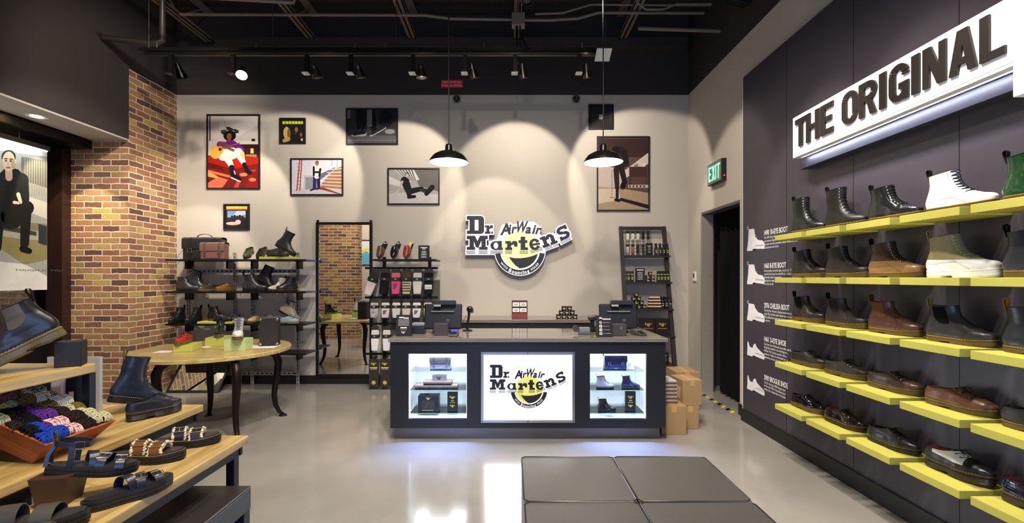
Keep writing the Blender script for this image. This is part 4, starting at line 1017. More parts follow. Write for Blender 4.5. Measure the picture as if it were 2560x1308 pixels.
for i, (px, aim, ang, pw_) in enumerate(HEADS):
    x = PX(px, TRD)
    root = thing('track_spotlight', LH[i], 'spotlight', (x, TRD, TRZ - .01), 0, 'metal spotlights on the track')
    mb = MB(); mb.box(-.03, .012, -.016, .016, -.20, 0, BKM); mb.box(-.05, .02, -.05, .02, -.205, -.195, WHT if i > 1 else BKM); mb.build('adapter', root)
    hc = Vector((.075, .02, -.17)); d = (Vector(aim) - Vector((x, TRD, TRZ)) - hc)
    if i == 1: d = Vector((.25, -.55, -.8))
    elif i == 4: d = Vector((.05, .12, -1))
    else: d = Vector((.18 if i < 6 else .12, .30, -.9))
    ax = d.normalized().to_track_quat('Z', 'Y').to_matrix()
    hm = M('metal', (120, 116, 106) if i else (40, 38, 36), 0, .28)
    mb = MB(); mb.lathe([(.0, -.085), (.022, -.085), (.028, -.06), (.030, -.03), (.034, -.03), (.045, .01), (.058, .06), (.056, .06), (.040, 0), (.0, -.02)], hm, 20, hc, ax=ax); mb.build('shade', root, 40)
    mb = MB(); mb.lathe([(.0, .052 if i == 1 else .03), (.053 if i == 1 else .044, .052 if i == 1 else .03)], M('matte', (255, 246, 226), 14 if i in (1, 4) else 1.5), 20, hc, ax=ax); mb.build('lens', root)
    mb = MB(); mb.tube([(0, 0, -.18), (.03, 0, -.19), tuple(hc + ax @ Vector((0, 0, -.07)))], .006, BKM, 6); mb.build('yoke', root)
# one more spotlight near the camera at the top edge
root = thing('ceiling_spotlight', 'round spotlight at the top edge beside the post', 'spotlight', (PX(1316, 4.2), 4.2, PZ(-20, 4.2)))
mb = MB(); ax = Vector((.1, -.5, -.85)).normalized().to_track_quat('Z', 'Y').to_matrix()
mb.lathe([(.0, -.09), (.03, -.09), (.05, .02), (.05, .07), (.046, .07), (.044, .01), (0, .0)], BKM, 20, (0, 0, -.05), ax=ax); mb.build('shade', root, 40)
mb = MB(); mb.lathe([(0, .03), (.042, .03)], M('gloss', (120, 120, 118)), 20, (0, 0, -.05), ax=ax); mb.build('lens', root)
mb = MB(); mb.tube([(-.06, 0, -.06), (-.065, 0, .1), (0, 0, .12), (.065, 0, .1), (.06, 0, -.06)], .007, BKM, 6); mb.tube([(0, 0, .12), (0, 0, 5.02 - PZ(-20, 4.2))], .012, BKM, 6); mb.build('yoke', root, 50)
root = thing('ceiling_speaker', 'dark speaker box hanging at the top right', 'speaker', (PX(1850, 4.6), 4.6, PZ(2, 4.6)))
mb = MB(); mb.rbox((0, 0, 0.03), (.20, .16, .12), (R(18), R(14), 0), BKM); mb.build('speaker_body', root, bevel=.01); mb = MB(); mb.tube([(0, 0, .08), (0, 0, .5)], .012, BKM, 6); mb.build('hanger', root)
# pendants
for px, l in ((1122, 'black dome pendant lamp left, over the counter by the red sign'), (1508, 'black dome pendant lamp right, in front of the sepia picture')):
    D = 4.4; x = PX(px, D); zr = PZ(407, D)
    root = thing('pendant_lamp', l, 'lamp', (x, D, zr), 0, 'black dome pendants over the counter')
    bk = M('satin', (24, 20, 18), 0, .25)
    mb = MB(); mb.lathe([(.190, 0), (.192, .004), (.180, .03), (.150, .068), (.105, .094), (.055, .110), (.038, .118), (.034, .165), (.028, .178), (.0, .180)], bk, 40, caps=False); mb.build('shade', root, 50)
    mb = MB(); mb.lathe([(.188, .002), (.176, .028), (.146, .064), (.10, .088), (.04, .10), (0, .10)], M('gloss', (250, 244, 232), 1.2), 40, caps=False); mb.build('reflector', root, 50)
    mb = MB(); mb.ball((0, 0, .055), .035, M('matte', (255, 236, 200), 14), 14, 10, (1, 1, 1.2)); mb.build('bulb', root, 60)
    mb = MB(); mb.tube([(0, 0, .175), (0, 0, 5.0 - zr)], .006, BK, 6); mb.build('cord', root)
    spot('pendant_beam', (x, D, zr + .01), (x, D, 0), 45, 130, .6, (1, .9, .76), .05)
# red sign, exit sign, cameras, thermostat
root = thing('fire_wall_sign', 'small red sign with white writing on the black upper wall', 'sign', (PX(1130, BW), BW - .001, PZ(210, BW)))
wd = PX(1157, BW) - PX(1103, BW); ht = PZ(200, BW) - PZ(219, BW)
mb = MB(); mb.box(-wd / 2, wd / 2, -.004, 0, -ht / 2, ht / 2, M('satin', (236, 28, 48))); mb.build('plate', root)
mb = MB(); mb.text(FB(0, -.0045, 0), 'ONE HOUR FIRE WALL', 0, ht * .08, ht * .3, WHT, 0, wid=wd * .9, cx=True); mb.text(FB(0, -.0045, 0), 'PROTECT ALL OPENINGS', 0, -ht * .38, ht * .3, WHT, 0, wid=wd * .96, cx=True); mb.build('lettering', root)
for px, l in ((1142, 'square wall camera below the red sign'), (1440, 'square wall camera left of the plain black picture')):
    root = thing('security_camera', l, 'camera', (PX(px, BW), BW, PZ(249, BW)), 0, 'square cameras at the top of the back wall')
    mb = MB(); mb.box(-.06, .06, -.012, 0, -.058, .058, M('satin', (168, 160, 148))); mb.build('plate', root, bevel=.003)
    mb = MB(); ax = Matrix.Rotation(R(90), 3, 'X'); mb.lathe([(0, .03), (.012, .045), (.030, .05), (.045, .035), (.048, .012)], M('gloss', (40, 36, 34)), 20, ax=ax); mb.lathe([(0, .056), (.012, .054), (.016, .048)], M('gloss', (90, 84, 78)), 14, ax=ax); mb.build('lens', root, 40)
root = thing('exit_sign', 'green lit EXIT sign on the cream wall above the doorway', 'sign', (2.373, 5.24, PZ(432, 5.24)))
mb = MB(); mb.box(0, .056, -.18, .18, -.125, .125, M('satin', (30, 28, 28))); mb.build('housing', root, bevel=.004)
mb = MB(); F = FRW(-.001, 0, 0); mb.flat(F, rect(-.172, -.116, .172, .116), 0, .002, M('satin', (126, 132, 120))); mb.build('face', root)
mb = MB(); gm = M('matte', (120, 240, 170), 1.6)
def xt(a, b, c, d): mb.flat(F, rect(a, b, c, d), .002, .004, gm)
xt(-.14, -.085, -.118, .085); xt(-.118, .063, -.07, .085); xt(-.118, -.011, -.08, .011); xt(-.118, -.085, -.07, -.063)
for s_ in (1, -1): mb.flat(F, [(-.055, .085 * s_), (-.030, .085 * s_), (.020, -.085 * s_), (-.005, -.085 * s_)], .002, .004, gm)
xt(.035, -.085, .055, .085); xt(.072, .063, .145, .085); xt(.098, -.085, .119, .085); mb.build('lettering', root)
mb = MB(); mb.ball((.03, -.182, -.07), .007, M('matte', (255, 40, 40), 8)); mb.build('indicator_light', root)
mb = MB(); mb.box(RW - .02, RW, 6.0 - .12, 6.0 - .04, 1.40, 1.52, WHT); mb.box(RW - .022, RW - .02, 5.9, 5.94, 1.44, 1.50, BK)
tag(mb.build('thermostat', bevel=.003), 'small white thermostat on the cream wall left of the doorway', 'thermostat')

# ------------------------------------------------------------------ THE ORIGINAL sign
SX = 2.20
root = thing('letter_sign', 'long white sign reading THE ORIGINAL on the shoe wall', 'sign', (SX, 2.7, 2.368))
F = FRW(0, 0, 0)     # u = 2.7 - D
mb = MB(); mb.flat(F, rect(2.7 - 3.51, 0, 2.7 - 1.972, .31), -.07, 0, M('matte', (236, 234, 232), .12), WHT)
mb.flat(F, rect(2.7 - 3.505, .016, 2.7 - 1.972, .0175), 0, .0006, M('satin', (120, 120, 116))); mb.build('panel', root)
mb = MB(); lt = M('satin', (38, 32, 30)); B0, T0 = .067, .277; h = T0 - B0; sw = .042
def LT(D0, D1, polys):
    a, b = 2.7 - D0, 2.7 - D1; wv = b - a
    for i, p in enumerate(polys(wv)): mb.flat(F, grow([(a + x, B0 + y) for x, y in p], -.0004 * (i % 4)), .0002, .012 - i * 2e-5, lt)
st = .036
LT(3.467, 3.341, lambda w: [rect(0, h - st, w, h), rect(w / 2 - .022, 0, w / 2 + .022, h)])
LT(3.339, 3.200, lambda w: [rect(0, 0, sw, h), rect(w - sw, 0, w, h), rect(0, h / 2 - .018, w, h / 2 + .018)])
LT(3.183, 3.062, lambda w: [rect(0, 0, sw, h), rect(0, 0, w, st), rect(0, h - st, w, h), rect(0, h / 2 - .018, w * .88, h / 2 + .018)])
def OO(w): return arcband(w / 2, h - .06, w / 2, .06, w / 2 - sw, .026, 0, 180, 12) + arcband(w / 2, .06, w / 2, .06, w / 2 - sw, .026, 180, 360, 12)
LT(2.981, 2.848, lambda w: OO(w) + [rect(0, .06, sw, h - .06), rect(w - sw, .06, w, h - .06)])
LT(2.835, 2.699, lambda w: [rect(0, 0, sw, h), rect(0, h - st, w * .55, h), rect(0, h * .42, w * .55, h * .42 + st)] + arcband(w * .55, (h + h * .42) / 2, w * .45, h * .29, w * .45 - sw, h * .29 - st, -90, 90, 12) + [[(w * .42, h * .45), (w * .72, h * .45), (w, 0), (w - sw * 1.15, 0)]])
LT(2.679, 2.633, lambda w: [rect(0, 0, w, h)])
LT(2.611, 2.483, lambda w: arcband(w / 2, h - .06, w / 2, .06, w / 2 - sw, .026, 10, 180, 12) + arcband(w / 2, .06, w / 2, .06, w / 2 - sw, .026, 180, 350, 12) + [rect(0, .06, sw, h - .06), rect(w - sw, h * .66, w, h - .06), rect(w - sw, .0, w, h * .48), rect(w * .5, h * .48 - st, w, h * .48)])
LT(2.464, 2.418, lambda w: [rect(0, 0, w, h)])
LT(2.397, 2.270, lambda w: [rect(0, 0, sw * .9, h), rect(w - sw * .9, 0, w, h), [(0, h), (sw * 1.1, h), (w, 0), (w - sw * 1.1, 0)]])
LT(2.254, 2.119, lambda w: [[(0, 0), (sw, 0), (w / 2 + .014, h), (w / 2 - .026, h)], [(w, 0), (w - sw, 0), (w / 2 - .014, h), (w / 2 + .026, h)], rect(w * .22, h * .2, w * .78, h * .2 + st * .9)])
LT(2.107, 1.998, lambda w: [rect(0, 0, sw, h), rect(0, 0, w, st)])
mb.build('lettering', root)
mb = MB(); mb.box(.085, .16, 3.56 - 2.7, 1.96 - 2.7, -.075, .25, M('satin', (60, 58, 70))); mb.build('back_board', root)
ls = area('sign_glow', (SX + .055, 2.74, 2.372), (0, 0, 0), .03, 1.5, 16, (.78, .82, 1)); ls.rotation_euler = (0, R(-28), 0)
mb = MB(); mb.box(SX - .01, SX + .09, 1.05, 1.968, 2.225, 3.3, M('matte', (236, 234, 234), .15)); tag(mb.build('sign_block', bevel=.004), 'tall white sign block at the right edge beyond the letters', 'sign')  # plain white sign block, its weak glow is added in the material
# small white drawings and captions on the panel
def wsil(name, label, D, zc, polys, hgt):
    mb = MB(); F = FRW(2.3595, D, zc)
    for i, (p, c) in enumerate(polys): mb.flat(F, [((x - .15) * hgt, (y - .1) * hgt) for x, y in p], .0003 + i * .0002, .0006 + i * .0002, M('paper', c))
    return tag(mb.build(name), label, 'graphic', 'white footwear drawings on the charcoal panel')
w_, g_ = (236, 236, 238), (176, 178, 184)
def bootp(hh): return [([(0, 0), (.10, 0), (.11, .016), (.30, .005), (.31, .03), (0, .035)], w_), ([(.005, .03), (.31, .025), (.305, .06), (.27, .085), (.20, .095), (.15, .13), (.13, hh), (.03, hh + .005), (.02, .10)], w_), ([(.10, .0), (.14, .0), (.16, .016), (.11, .016)], (40, 38, 44)), ([(.14, .04), (.30, .035), (.29, .045), (.17, .05)], g_)] + [([(.135 + .02 * i, .17 - .022 * i), (.150 + .02 * i, .168 - .022 * i), (.145 + .02 * i, .162 - .022 * i), (.13 + .02 * i, .164 - .022 * i)], g_) for i in range(3)]
def loopp(hh): return [(q, w_) for q in arcband(.018, hh + .018, .016, .016, .011, .011, 0, 360, 10)]
shp = [([(0, 0), (.10, 0), (.11, .014), (.30, .005), (.31, .03), (0, .035)], w_), ([(.005, .03), (.31, .025), (.30, .055), (.24, .075), (.18, .10), (.15, .135), (.12, .12), (.10, .085), (.05, .09), (.02, .14), (.008, .13)], w_), ([(.10, .0), (.14, .0), (.16, .014), (.11, .014)], (40, 38, 44)), ([(.14, .04), (.30, .035), (.29, .045), (.17, .05)], g_)]
wsil('boot_drawing', 'white drawing of the tallest boot, top of the panel', 4.34, 1.805, bootp(.21) + loopp(.21), 1.0)
wsil('boot_drawing', 'white drawing of a lace-up boot, second from the top', 4.34, 1.478, bootp(.19) + loopp(.19), 1.0)
wsil('boot_drawing', 'white drawing of an ankle boot, third from the top', 4.34, 1.12, bootp(.165)[:4] + loopp(.165), 1.0)
wsil('shoe_drawing', 'white drawing of a low shoe, fourth from the top', 4.34, .775, shp, 1.0)
wsil('shoe_drawing', 'white drawing of a brogue, lowest on the panel', 4.34, .44, shp + [([(.2, .06), (.3, .05), (.3, .055), (.2, .066)], g_)], 1.0)
def caption(label, zc, head, lines):
    mb = MB(); F = FRW(2.3595, 4.19, zc); tm = M('paper', (226, 226, 228))
    mb.text(F, head, 0, 0, .046, tm, .0004, wid=len(head) * .0222, bold=.03)
    for i, l in enumerate(lines): mb.text(F, l, 0, -.034 - .030 * i, .021, tm, .0004, wid=len(l) * .0099, bold=.01)
    tag(mb.build('caption'), label, 'text')
caption('white caption beginning 1490 beside the tallest boot drawing', 1.835, '1490 10-EYE BOOT', ['The 1490 10-eye boot', 'and counter boys, it', 'has been worn by countless street rebellious youth', 'subcultures ever since.'])
caption('white caption beginning 1460 beside the second drawing', 1.53, '1460 8-EYE BOOT', ['Named after its birth date, 1st April, 19', 'was the first boot to roll off our produc', 'Originally made for workers', 'adopted by rebels', 'over the world.'])
caption('white caption beginning 2976 beside the third drawing', 1.165, '2976 CHELSEA BOOT', ['The first Dr. Martens Chelsea boot was produ', 'early 70s, but the style dates back to the Vic', 'The utilitarian style and elastic', 'a classic.'])
caption('white caption beginning 1461 beside the fourth drawing', .855, '1461 3-EYE SHOE', ['Our first shoe followed soon after the 8-', 'Originally made for the working man,', '60s the 1461 became popular with pu', 'students. Today it\'s embraced as a p', 'expression across the globe.'])
caption('white caption beginning 3989 beside the lowest drawing', .50, '3989 BROGUE SHOE', ['The Dr. Martens 3989 Brogue was f', 'in the mid-1980s. Reproduced as a', 'today it\'s a statement of classic'])
# ------------------------------------------------------------------ the shoe wall: 25 yellow boards, one shoe each
ZR = [1.775, 1.442, 1.108, .774, .441]; DK = [3.596, 3.218, 2.835, 2.446, 2.07]
ROWN = ['top', 'second', 'middle', 'fourth', 'bottom']; COLN = ['farthest', 'second farthest', 'middle', 'second nearest', 'nearest']
board0 = None
for r in range(5):
    for c in range(5):
        o = thing('display_board', '%s of the five yellow boards in the %s row of the shoe wall' % (COLN[c], ROWN[r]), 'shelf', (2.235, DK[c] - .1625, ZR[r]), 0, 'yellow display boards on the shoe wall')
        if board0 is None:
            mb = MB(); mb.box(-.125, .1245, -.1625, .1625, -.04, 0, YEL); board0 = mb.build('board', o, bevel=.002)
        else:
            k = board0.copy(); C.objects.link(k); k.parent = o
TAN = (120, 88, 40)
K1 = dict(sole=(104, 84, 44))
BLKL = (22, 22, 24)
SH = {
 (0, 0): ('boot10', dict(up=(20, 24, 22), eyes=9, label='black ten-eye boot at the far end of the top row')),
 (0, 1): ('boot10', dict(up=(26, 22, 20), fin='satin', eyes=9, label='matte black tall boot, second from the far end of the top row')),
 (0, 2): ('boot8', dict(up=(28, 30, 32), fin='gloss', eyes=8, label='glossy black lace-up boot in the middle of the top row')),
 (0, 3): ('boot8', dict(up=(240, 240, 240), eyes=8, eyec=(200, 200, 200), label='white lace-up boot with black laces on the top row')),
 (0, 4): ('boot8', dict(up=(24, 62, 36), fin='gloss', eyes=8, label='dark green glossy boot at the near end of the top row')),
 (1, 0): ('boot8', dict(up=(34, 32, 32), eyes=8, label='black lace-up boot at the far end of the second row')),
 (1, 1): ('boot8', dict(up=(44, 42, 40), fin='satin', eyes=8, label='charcoal matte boot, second from the far end of the second row')),
 (1, 2): ('boot8', dict(up=(62, 44, 30), lowmat=((140, 104, 66), .52), eyes=8, lace=(40, 28, 18), eyec=(190, 150, 90), label='brown and tan lace-up boot in the middle of the second row')),
 (1, 3): ('boot8', dict(up=(150, 140, 98), fin='satin', lowmat=((238, 238, 236), .42), sole=(236, 236, 232), stitch=(230, 230, 225), lace=(150, 140, 100), eyes=8, loop=(150, 140, 80), eyec=(180, 170, 130), ts=.034, label='olive suede boot with white lower and white sole, second row')),
 (1, 4): ('boot8', dict(up=(40, 44, 54), eyes=8, lace=(30, 30, 34), label='blue black boot with tan sole at the near end of the second row')),
 (2, 0): ('chelsea', dict(up=(40, 34, 32), elastic=(22, 18, 18), stitch=(150, 130, 70), label='black chelsea boot at the far end of the middle row')),
 (2, 1): ('chelsea', dict(up=(46, 42, 40), fin='satin', elastic=(40, 36, 34), label='charcoal chelsea boot, second from the far end of the middle row')),
 (2, 2): ('chelsea', dict(up=(84, 54, 42), elastic=(112, 72, 44), loop=(90, 60, 34), label='brown chelsea boot in the middle row')),
 (2, 3): ('chelsea', dict(up=(48, 48, 50), elastic=(18, 16, 18), loop=(150, 130, 70), label='large dark grey chelsea boot with light loop, second nearest in the middle row')),
 (2, 4): ('boot8', dict(up=(42, 46, 52), eyes=8, loop=(176, 122, 60), eyec=(190, 186, 176), label='blue black boot with tan leather loop at the near end of the middle row')),
 (3, 0): ('shoe', dict(up=(46, 44, 40), eyes=3, fin='satin', label='dark grey low shoe at the far end of the fourth row')),
 (3, 1): ('shoe', dict(up=(56, 50, 44), eyes=5, fin='satin', eyec=(190, 186, 176), label='grey brown five-eye shoe, second from the far end of the fourth row')),
 (3, 2): ('shoe', dict(up=(66, 48, 40), eyes=5, lace=(30, 24, 20), toecap=((88, 62, 50), .245), label='dark brown shoe with toe cap in the middle of the fourth row')),
 (3, 3): ('shoe', dict(up=(104, 68, 46), eyes=3, lace=(30, 22, 18), lining=(140, 86, 50), label='mid brown three-eye shoe, second nearest in the fourth row')),
 (3, 4): ('shoe', dict(up=(44, 42, 44), eyes=0, fin='satin', lining=(24, 22, 22), label='black laceless low shoe at the near end of the fourth row')),
 (4, 0): ('shoe', dict(up=(16, 18, 30), eyes=3, fin='patent', lace=(14, 14, 18), label='patent navy shoe at the far end of the bottom row')),
 (4, 1): ('shoe', dict(up=(34, 22, 22), eyes=4, fin='gloss', sole=(70, 44, 30), lining=(150, 60, 34), label='oxblood black glossy brogue, second from the far end of the bottom row')),
 (4, 2): ('shoe', dict(up=(30, 30, 32), eyes=5, sole=(52, 42, 36), label='black brogue in the middle of the bottom row')),
 (4, 3): ('shoe', dict(up=(26, 28, 40), eyes=4, ts=.044, sole=(52, 40, 34), lining=(150, 78, 44), patch=((232, 226, 206), .06, .20, .030), toecap=((24, 24, 28), .185), label='black and white saddle shoe on a thick sole in the bottom row')),
 (4, 4): ('shoe', dict(up=(24, 34, 58), fin='patent', ts=.040, sole=(66, 52, 42), lining=(150, 66, 40), strap=True, label='navy patent buckle shoe at the near end of the bottom row')),
}
for (r, c), (kind, kw) in SH.items():
    a = dict(K1); a.update(kw); lab = a.pop('label'); lod = 2 if c >= 2 else 1
    yaw = R(-80 + (3 if r % 2 else -1)); sc_ = 1.07 if kind != 'shoe' else 1.05
    shoe(lab, kind, (2.245 if kind != 'shoe' else 2.238, DK[c] - .012, ZR[r]), (0, 0, yaw), lod=lod, scale=sc_, **a)

# ------------------------------------------------------------------ sales counter
cx0, cx1 = PX(975, 3.97), PX(1665, 3.97); DF, DB = 3.98, 4.72
ctr = thing('sales_counter', 'black sales counter with two lit display cases and a light box', 'counter', (0, 0, 0))
cb = M('satin', (24, 25, 32), 0, .35)
WL = (-.891, -.377); WR = (.708, 1.205); WZ = (.197, .771); ZB, ZT = .116, .876
mb = MB()
def face(x0, x1, z0, z1): mb.box(x0, x1, DF, DF + .03, z0, z1, cb)
face(cx0, WL[0], ZB, ZT); face(WL[1], WR[0], ZB, ZT); face(WR[1], cx1, ZB, ZT)
for Wn in (WL, WR): face(Wn[0], Wn[1], ZB, WZ[0]); face(Wn[0], Wn[1], WZ[1], ZT)
mb.box(cx0, cx0 + .03, DF + .03, DB, ZB, ZT, cb); mb.box(cx1 - .03, cx1, DF + .03, DB, ZB, ZT, cb); mb.box(cx0 + .03, cx1 - .03, DB - .03, DB, ZB, ZT, cb); mb.box(cx0 + .03, cx1 - .03, DF + .03, DB - .03, ZB, ZB + .03, cb)
mb.build('body', ctr)
mb = MB(); mb.box(cx0 + .02, cx1 - .03, 4.05, DB - .05, 0, ZB, M('metal', (120, 116, 112), 0, .35)); mb.build('kick_plate', ctr)
mb = MB(); mb.box(cx0 - .012, cx1 + .012, DF - .03, DB + .015, ZT + .001, .912, CTOP); mb.build('countertop', ctr, bevel=.004)
wi = M('matte', (232, 236, 240))
for Wn, s_ in ((WL, 'left'), (WR, 'right')):
    mb = MB(); a, b = Wn; yb = DF + .36
    mb.box(a - .02, b + .02, yb, yb + .01, WZ[0] - .03, WZ[1] + .03, wi); mb.box(a - .02, a - .001, DF + .031, yb, WZ[0] - .03, WZ[1] + .03, wi); mb.box(b + .001, b + .02, DF + .031, yb, WZ[0] - .03, WZ[1] + .03, wi)
    mb.box(a, b, DF + .031, yb, WZ[0] - .02, WZ[0] - .002, wi); mb.box(a, b, DF + .031, yb, WZ[1] + .012, WZ[1] + .03, wi)
    cs = mb.build('display_case', ctr)
    mb = MB(); em = M('matte', (225, 236, 255), 7)
    mb.box(a + .01, b - .01, DF + .034, DF + .05, WZ[1] + .004, WZ[1] + .012, em); mb.box(a + .001, a + .006, DF + .034, DF + .044, WZ[0], WZ[1], M('matte', (225, 236, 255), 2)); mb.box(b - .006, b - .001, DF + .034, DF + .044, WZ[0], WZ[1], M('matte', (225, 236, 255), 2)); mb.build('light_strip', cs)
    for z in (.612, .440, .235):
        mb = MB(); mb.box(a + .002, b - .002, DF + .05, yb - .002, z - .006, z, GLASS); mb.box(a + .002, b - .002, DF + .048, DF + .0499, z - .006, z, M('gloss', (120, 170, 160))); mb.build('glass_shelf', cs)
    l = area('case_light', ((a + b) / 2, DF + .18, WZ[1] - .002), (0, 0, 0), (b - a) * .9, .22, 3.4, (.93, .96, 1))
    l = area('case_spill', ((a + b) / 2, DF + .045, WZ[1] - .01), (R(-12), 0, 0), (b - a) * .9, .02, 7, (.26, .40, 1), 84)
bx0, bx1, bz0, bz1 = -.25, .572, .169, .788
mb = MB(); F = FB(0, DF, 0); mb.flat(F, rect(bx0 + .012, bz0 + .012, bx1 - .012, bz1 - .012), .001, .012, M('matte', (240, 242, 250), .6)); mb.build('light_panel', ctr)
mb = MB(); sm_ = M('metal', (190, 188, 190), 0, .3)
for p in (rect(bx0, bz0, bx1, bz0 + .022), rect(bx0, bz1 - .022, bx1, bz1), rect(bx0, bz0 + .022, bx0 + .022, bz1 - .022), rect(bx1 - .022, bz0 + .022, bx1, bz1 - .022)): mb.flat(F, p, .001, .016, sm_)
for x in (bx0 + .011, (bx0 + bx1) / 2, bx1 - .011):
    for z in (bz0 + .011, bz1 - .011): mb.flat(F, ell(x, z, .005, .005, 10), .016, .018, BK)
mb.build('panel_frame', ctr)
lr = thing('logo_print', 'printed Dr. Martens AirWair logo on the counter light box', 'logo', ((PX(1225, 3.97) + PX(1417, 3.97)) / 2, DF - .0125, PZ(967, 3.97)))
S2 = (PX(1417, 3.97) - PX(1225, 3.97)) / 1640
logo_parts(lr, FB(0, 0, 0), S2, .25, .0002, 0, halo=False, ballc=(226, 226, 120))
area('panel_glow', ((bx0 + bx1) / 2, DF - .03, .48), (R(-90), 0, 0), .75, .55, 7, (.9, .93, 1))
# wall logo
S1 = 1.40 / 1640
lw = thing('logo_sign', 'lit Dr. Martens AirWair logo sign on the cream back wall', 'sign', (PX(1298, 6.05), BW, PZ(615, 6.05)))
logo_parts(lw, FB(0, -.001, 0), S1, .35, .1003, .10)
# things in the cases
satchel('grey satchel on the top glass shelf of the left display case', (PX(1102, 4.12), 4.12, .612), (0, 0, 0), .19, .118, .07, (118, 122, 128), handle=False)
for i, (n, z, y0) in enumerate(((3, .440, 0), (2, .474, 0))):
    for k in range(n):
        x = PX(1095, 4.1) + (k - (n - 1) / 2) * .128 - .012 + (.012 if i else 0)
        root = thing('shoe_care_box', ['lower row of flat grey boxes in the left display case', 'upper pair of flat grey boxes in the left display case'][i], 'box', (x, 4.11, z), 0, ['lower flat boxes in the left case', 'upper flat boxes in the left case'][i])
        mb = MB(); mb.box(-.062, .062, -.045, .045, 0, .016, BK); mb.build('box_base', root); mb = MB(); mb.box(-.063, .063, -.047, .047, .017, .033, M('matte', (128, 108, 92))); mb.build('lid', root)
root = thing('shoe_care_box', 'standing grey brown box with dark logo above the flat boxes', 'box', (PX(1098, 4.1), 4.11, .508)); mb = MB(); mb.box(-.062, .062, -.02, .02, 0, .05, M('matte', (126, 112, 100))); mb.build('box_base', root); mb = MB(); mini_logo(mb, FB(0, -.0202, .026), 0, 0, .05, BK, BK); mb.build('label_print', root)
root = thing('gift_box', 'black lidded box with yellow logo in the left display case', 'box', (PX(1071, 4.08), 4.12, .235)); mb = MB(); mb.box(-.092, .092, -.05, .05, 0, .142, M('satin', (22, 28, 36))); mb.build('box_base', root, bevel=.002)
mb = MB(); mini_logo(mb, FB(0, -.0502, .118), 0, 0, .04, YEL2, BK); mb.flat(FB(0, -.0502, 0), rect(-.06, .02, .055, .10), 0, .0003, M('satin', (50, 44, 42))); mb.flat(FB(0, -.0506, 0), [(-.03, .035), (-.028, .035), (.012, .085), (.010, .085)], 0, .0001, M('satin', (130, 124, 118))); mb.flat(FB(0, -.0502, 0), rect(-.055, .010, .045, .013), 0, .0003, YEL2); mb.build('label_print', root)
mb = MB(); mb.band([(-.04, 0, .142), (-.03, 0, .15), (.0, 0, .146), (.01, 0, .142)], (0, 1, 0), .02, .003, BK); mb.build('strap', root)
def card_box(lab, x, y, z, w_, h_, t=.03, grp=None, nm='product_box', cat='box', logo2=True, yaw=0, c=(18, 22, 26)):
    root = thing(nm, lab, cat, (x, y, z), yaw, grp); mb = MB(); mb.box(-w_ / 2, w_ / 2, -t / 2, t / 2, 0, h_, M('satin', c)); mb.build('box_body', root, bevel=.001)
    mb = MB(); F = FB(0, -t / 2 - .0003, 0); mini_logo(mb, F, 0, h_ * .73, w_ * .55, YEL2, BK)
    for k, ww in ((.56, .34), (.52, .26), (.44, .5)): mb.flat(F, rect(-w_ * ww / 2, h_ * k, w_ * ww / 2, h_ * (k + .018)), 0, .0002, YEL2)
    if logo2: mini_logo(mb, F, 0, h_ * .28, w_ * .45, YEL2, BK)
    mb.build('label_print', root); return root
card_box('narrow black box with yellow logos in the left display case', PX(1131, 4.08), 4.10, .235, .092, .170)
satchel('navy satchel on the top glass shelf of the right display case', (PX(1537, 4.12), 4.12, .612), (0, 0, 0), .20, .135, .08, (26, 30, 62), handle=False, plate=(214, 200, 60), metal=(220, 220, 225))
root = thing('keepsake_card', 'small white folded card beside the navy satchel', 'card', (PX(1578, 4.1), 4.11, .612), R(-20)); mb = MB(); mb.hull8([(-.03, -.01, 0), (.03, -.01, 0), (.03, .012, 0), (-.03, .012, 0)], [(-.03, .0, .05), (.0, .0, .06), (.0, .004, .06), (-.03, .004, .05)], M('paper', (206, 202, 200))); mb.build('card_body', root)
k2 = dict(scale=.56, eyes=8, lod=1, lining=(20, 20, 24), sole=(30, 28, 32), stitch=(120, 120, 120), loop=(20, 20, 22))
shoe('small pewter boot in the right display case', 'boot8', (PX(1489, 4.10), 4.10, .441), (0, 0, R(-6)), (112, 108, 104), lace=(40, 38, 38), **k2)
shoe('small navy boot on the middle shelf of the right display case', 'boot8', (PX(1553, 4.10), 4.10, .441), (0, 0, R(-6)), (22, 26, 44), lace=(150, 150, 170), fin='gloss', **k2)
shoe('small black boot on the lowest shelf of the right display case', 'boot8', (PX(1494, 4.08), 4.09, .236), (0, 0, R(-12)), (18, 20, 26), lace=(30, 30, 34), fin='gloss', **k2)
card_box('narrow black box with yellow logos in the right display case', PX(1577, 4.08), 4.10, .235, .092, .175)
# on the counter
CZ = .9125
def monitor(lab, x, y, scn):
    root = thing('till_monitor', lab, 'monitor', (x, y, CZ)); dk = M('plastic', (14, 16, 26)); d2 = M('plastic', (32, 32, 38))
    mb = MB(); mb.rbox((0, 0, .155), (.36, .045, .245), (R(-14), 0, 0), dk); mb.build('screen_housing', root, bevel=.012)
    mb = MB(); mb.rbox((0, -.028, .205), (.22, .01, .012), (R(-14), 0, 0), M('plastic', (110, 110, 112))); mb.rbox((.05, -.035, .12), (.03, .006, .03), (R(-14), 0, 0), M('plastic', (60, 64, 76))); mb.build('vent', root)
    mb = MB(); mb.box(-.10, .10, .0, .16, 0, .018, dk); mb.rbox((0, .05, .06), (.10, .03, .12), (R(20), 0, 0), dk); mb.build('stand', root, bevel=.004)
    mb = MB(); mb.rbox((scn, -.01, .286), (.21, .07, .045), (R(-10), 0, 0), d2); mb.rbox((scn - .07, -.05, .262), (.07, .01, .02), (R(-10), 0, 0), M('plastic', (150, 150, 148))); mb.build('customer_display', root, bevel=.006)
    mb = MB(); mb.tube([(-.12, -.03, .05), (-.135, -.06, .02), (-.11, -.09, .006), (-.07, -.10, .006)], .003, BK, 5); mb.build('cable', root)
monitor('left till monitor with customer display on the counter', PX(1108, 4.36), 4.36, .02)
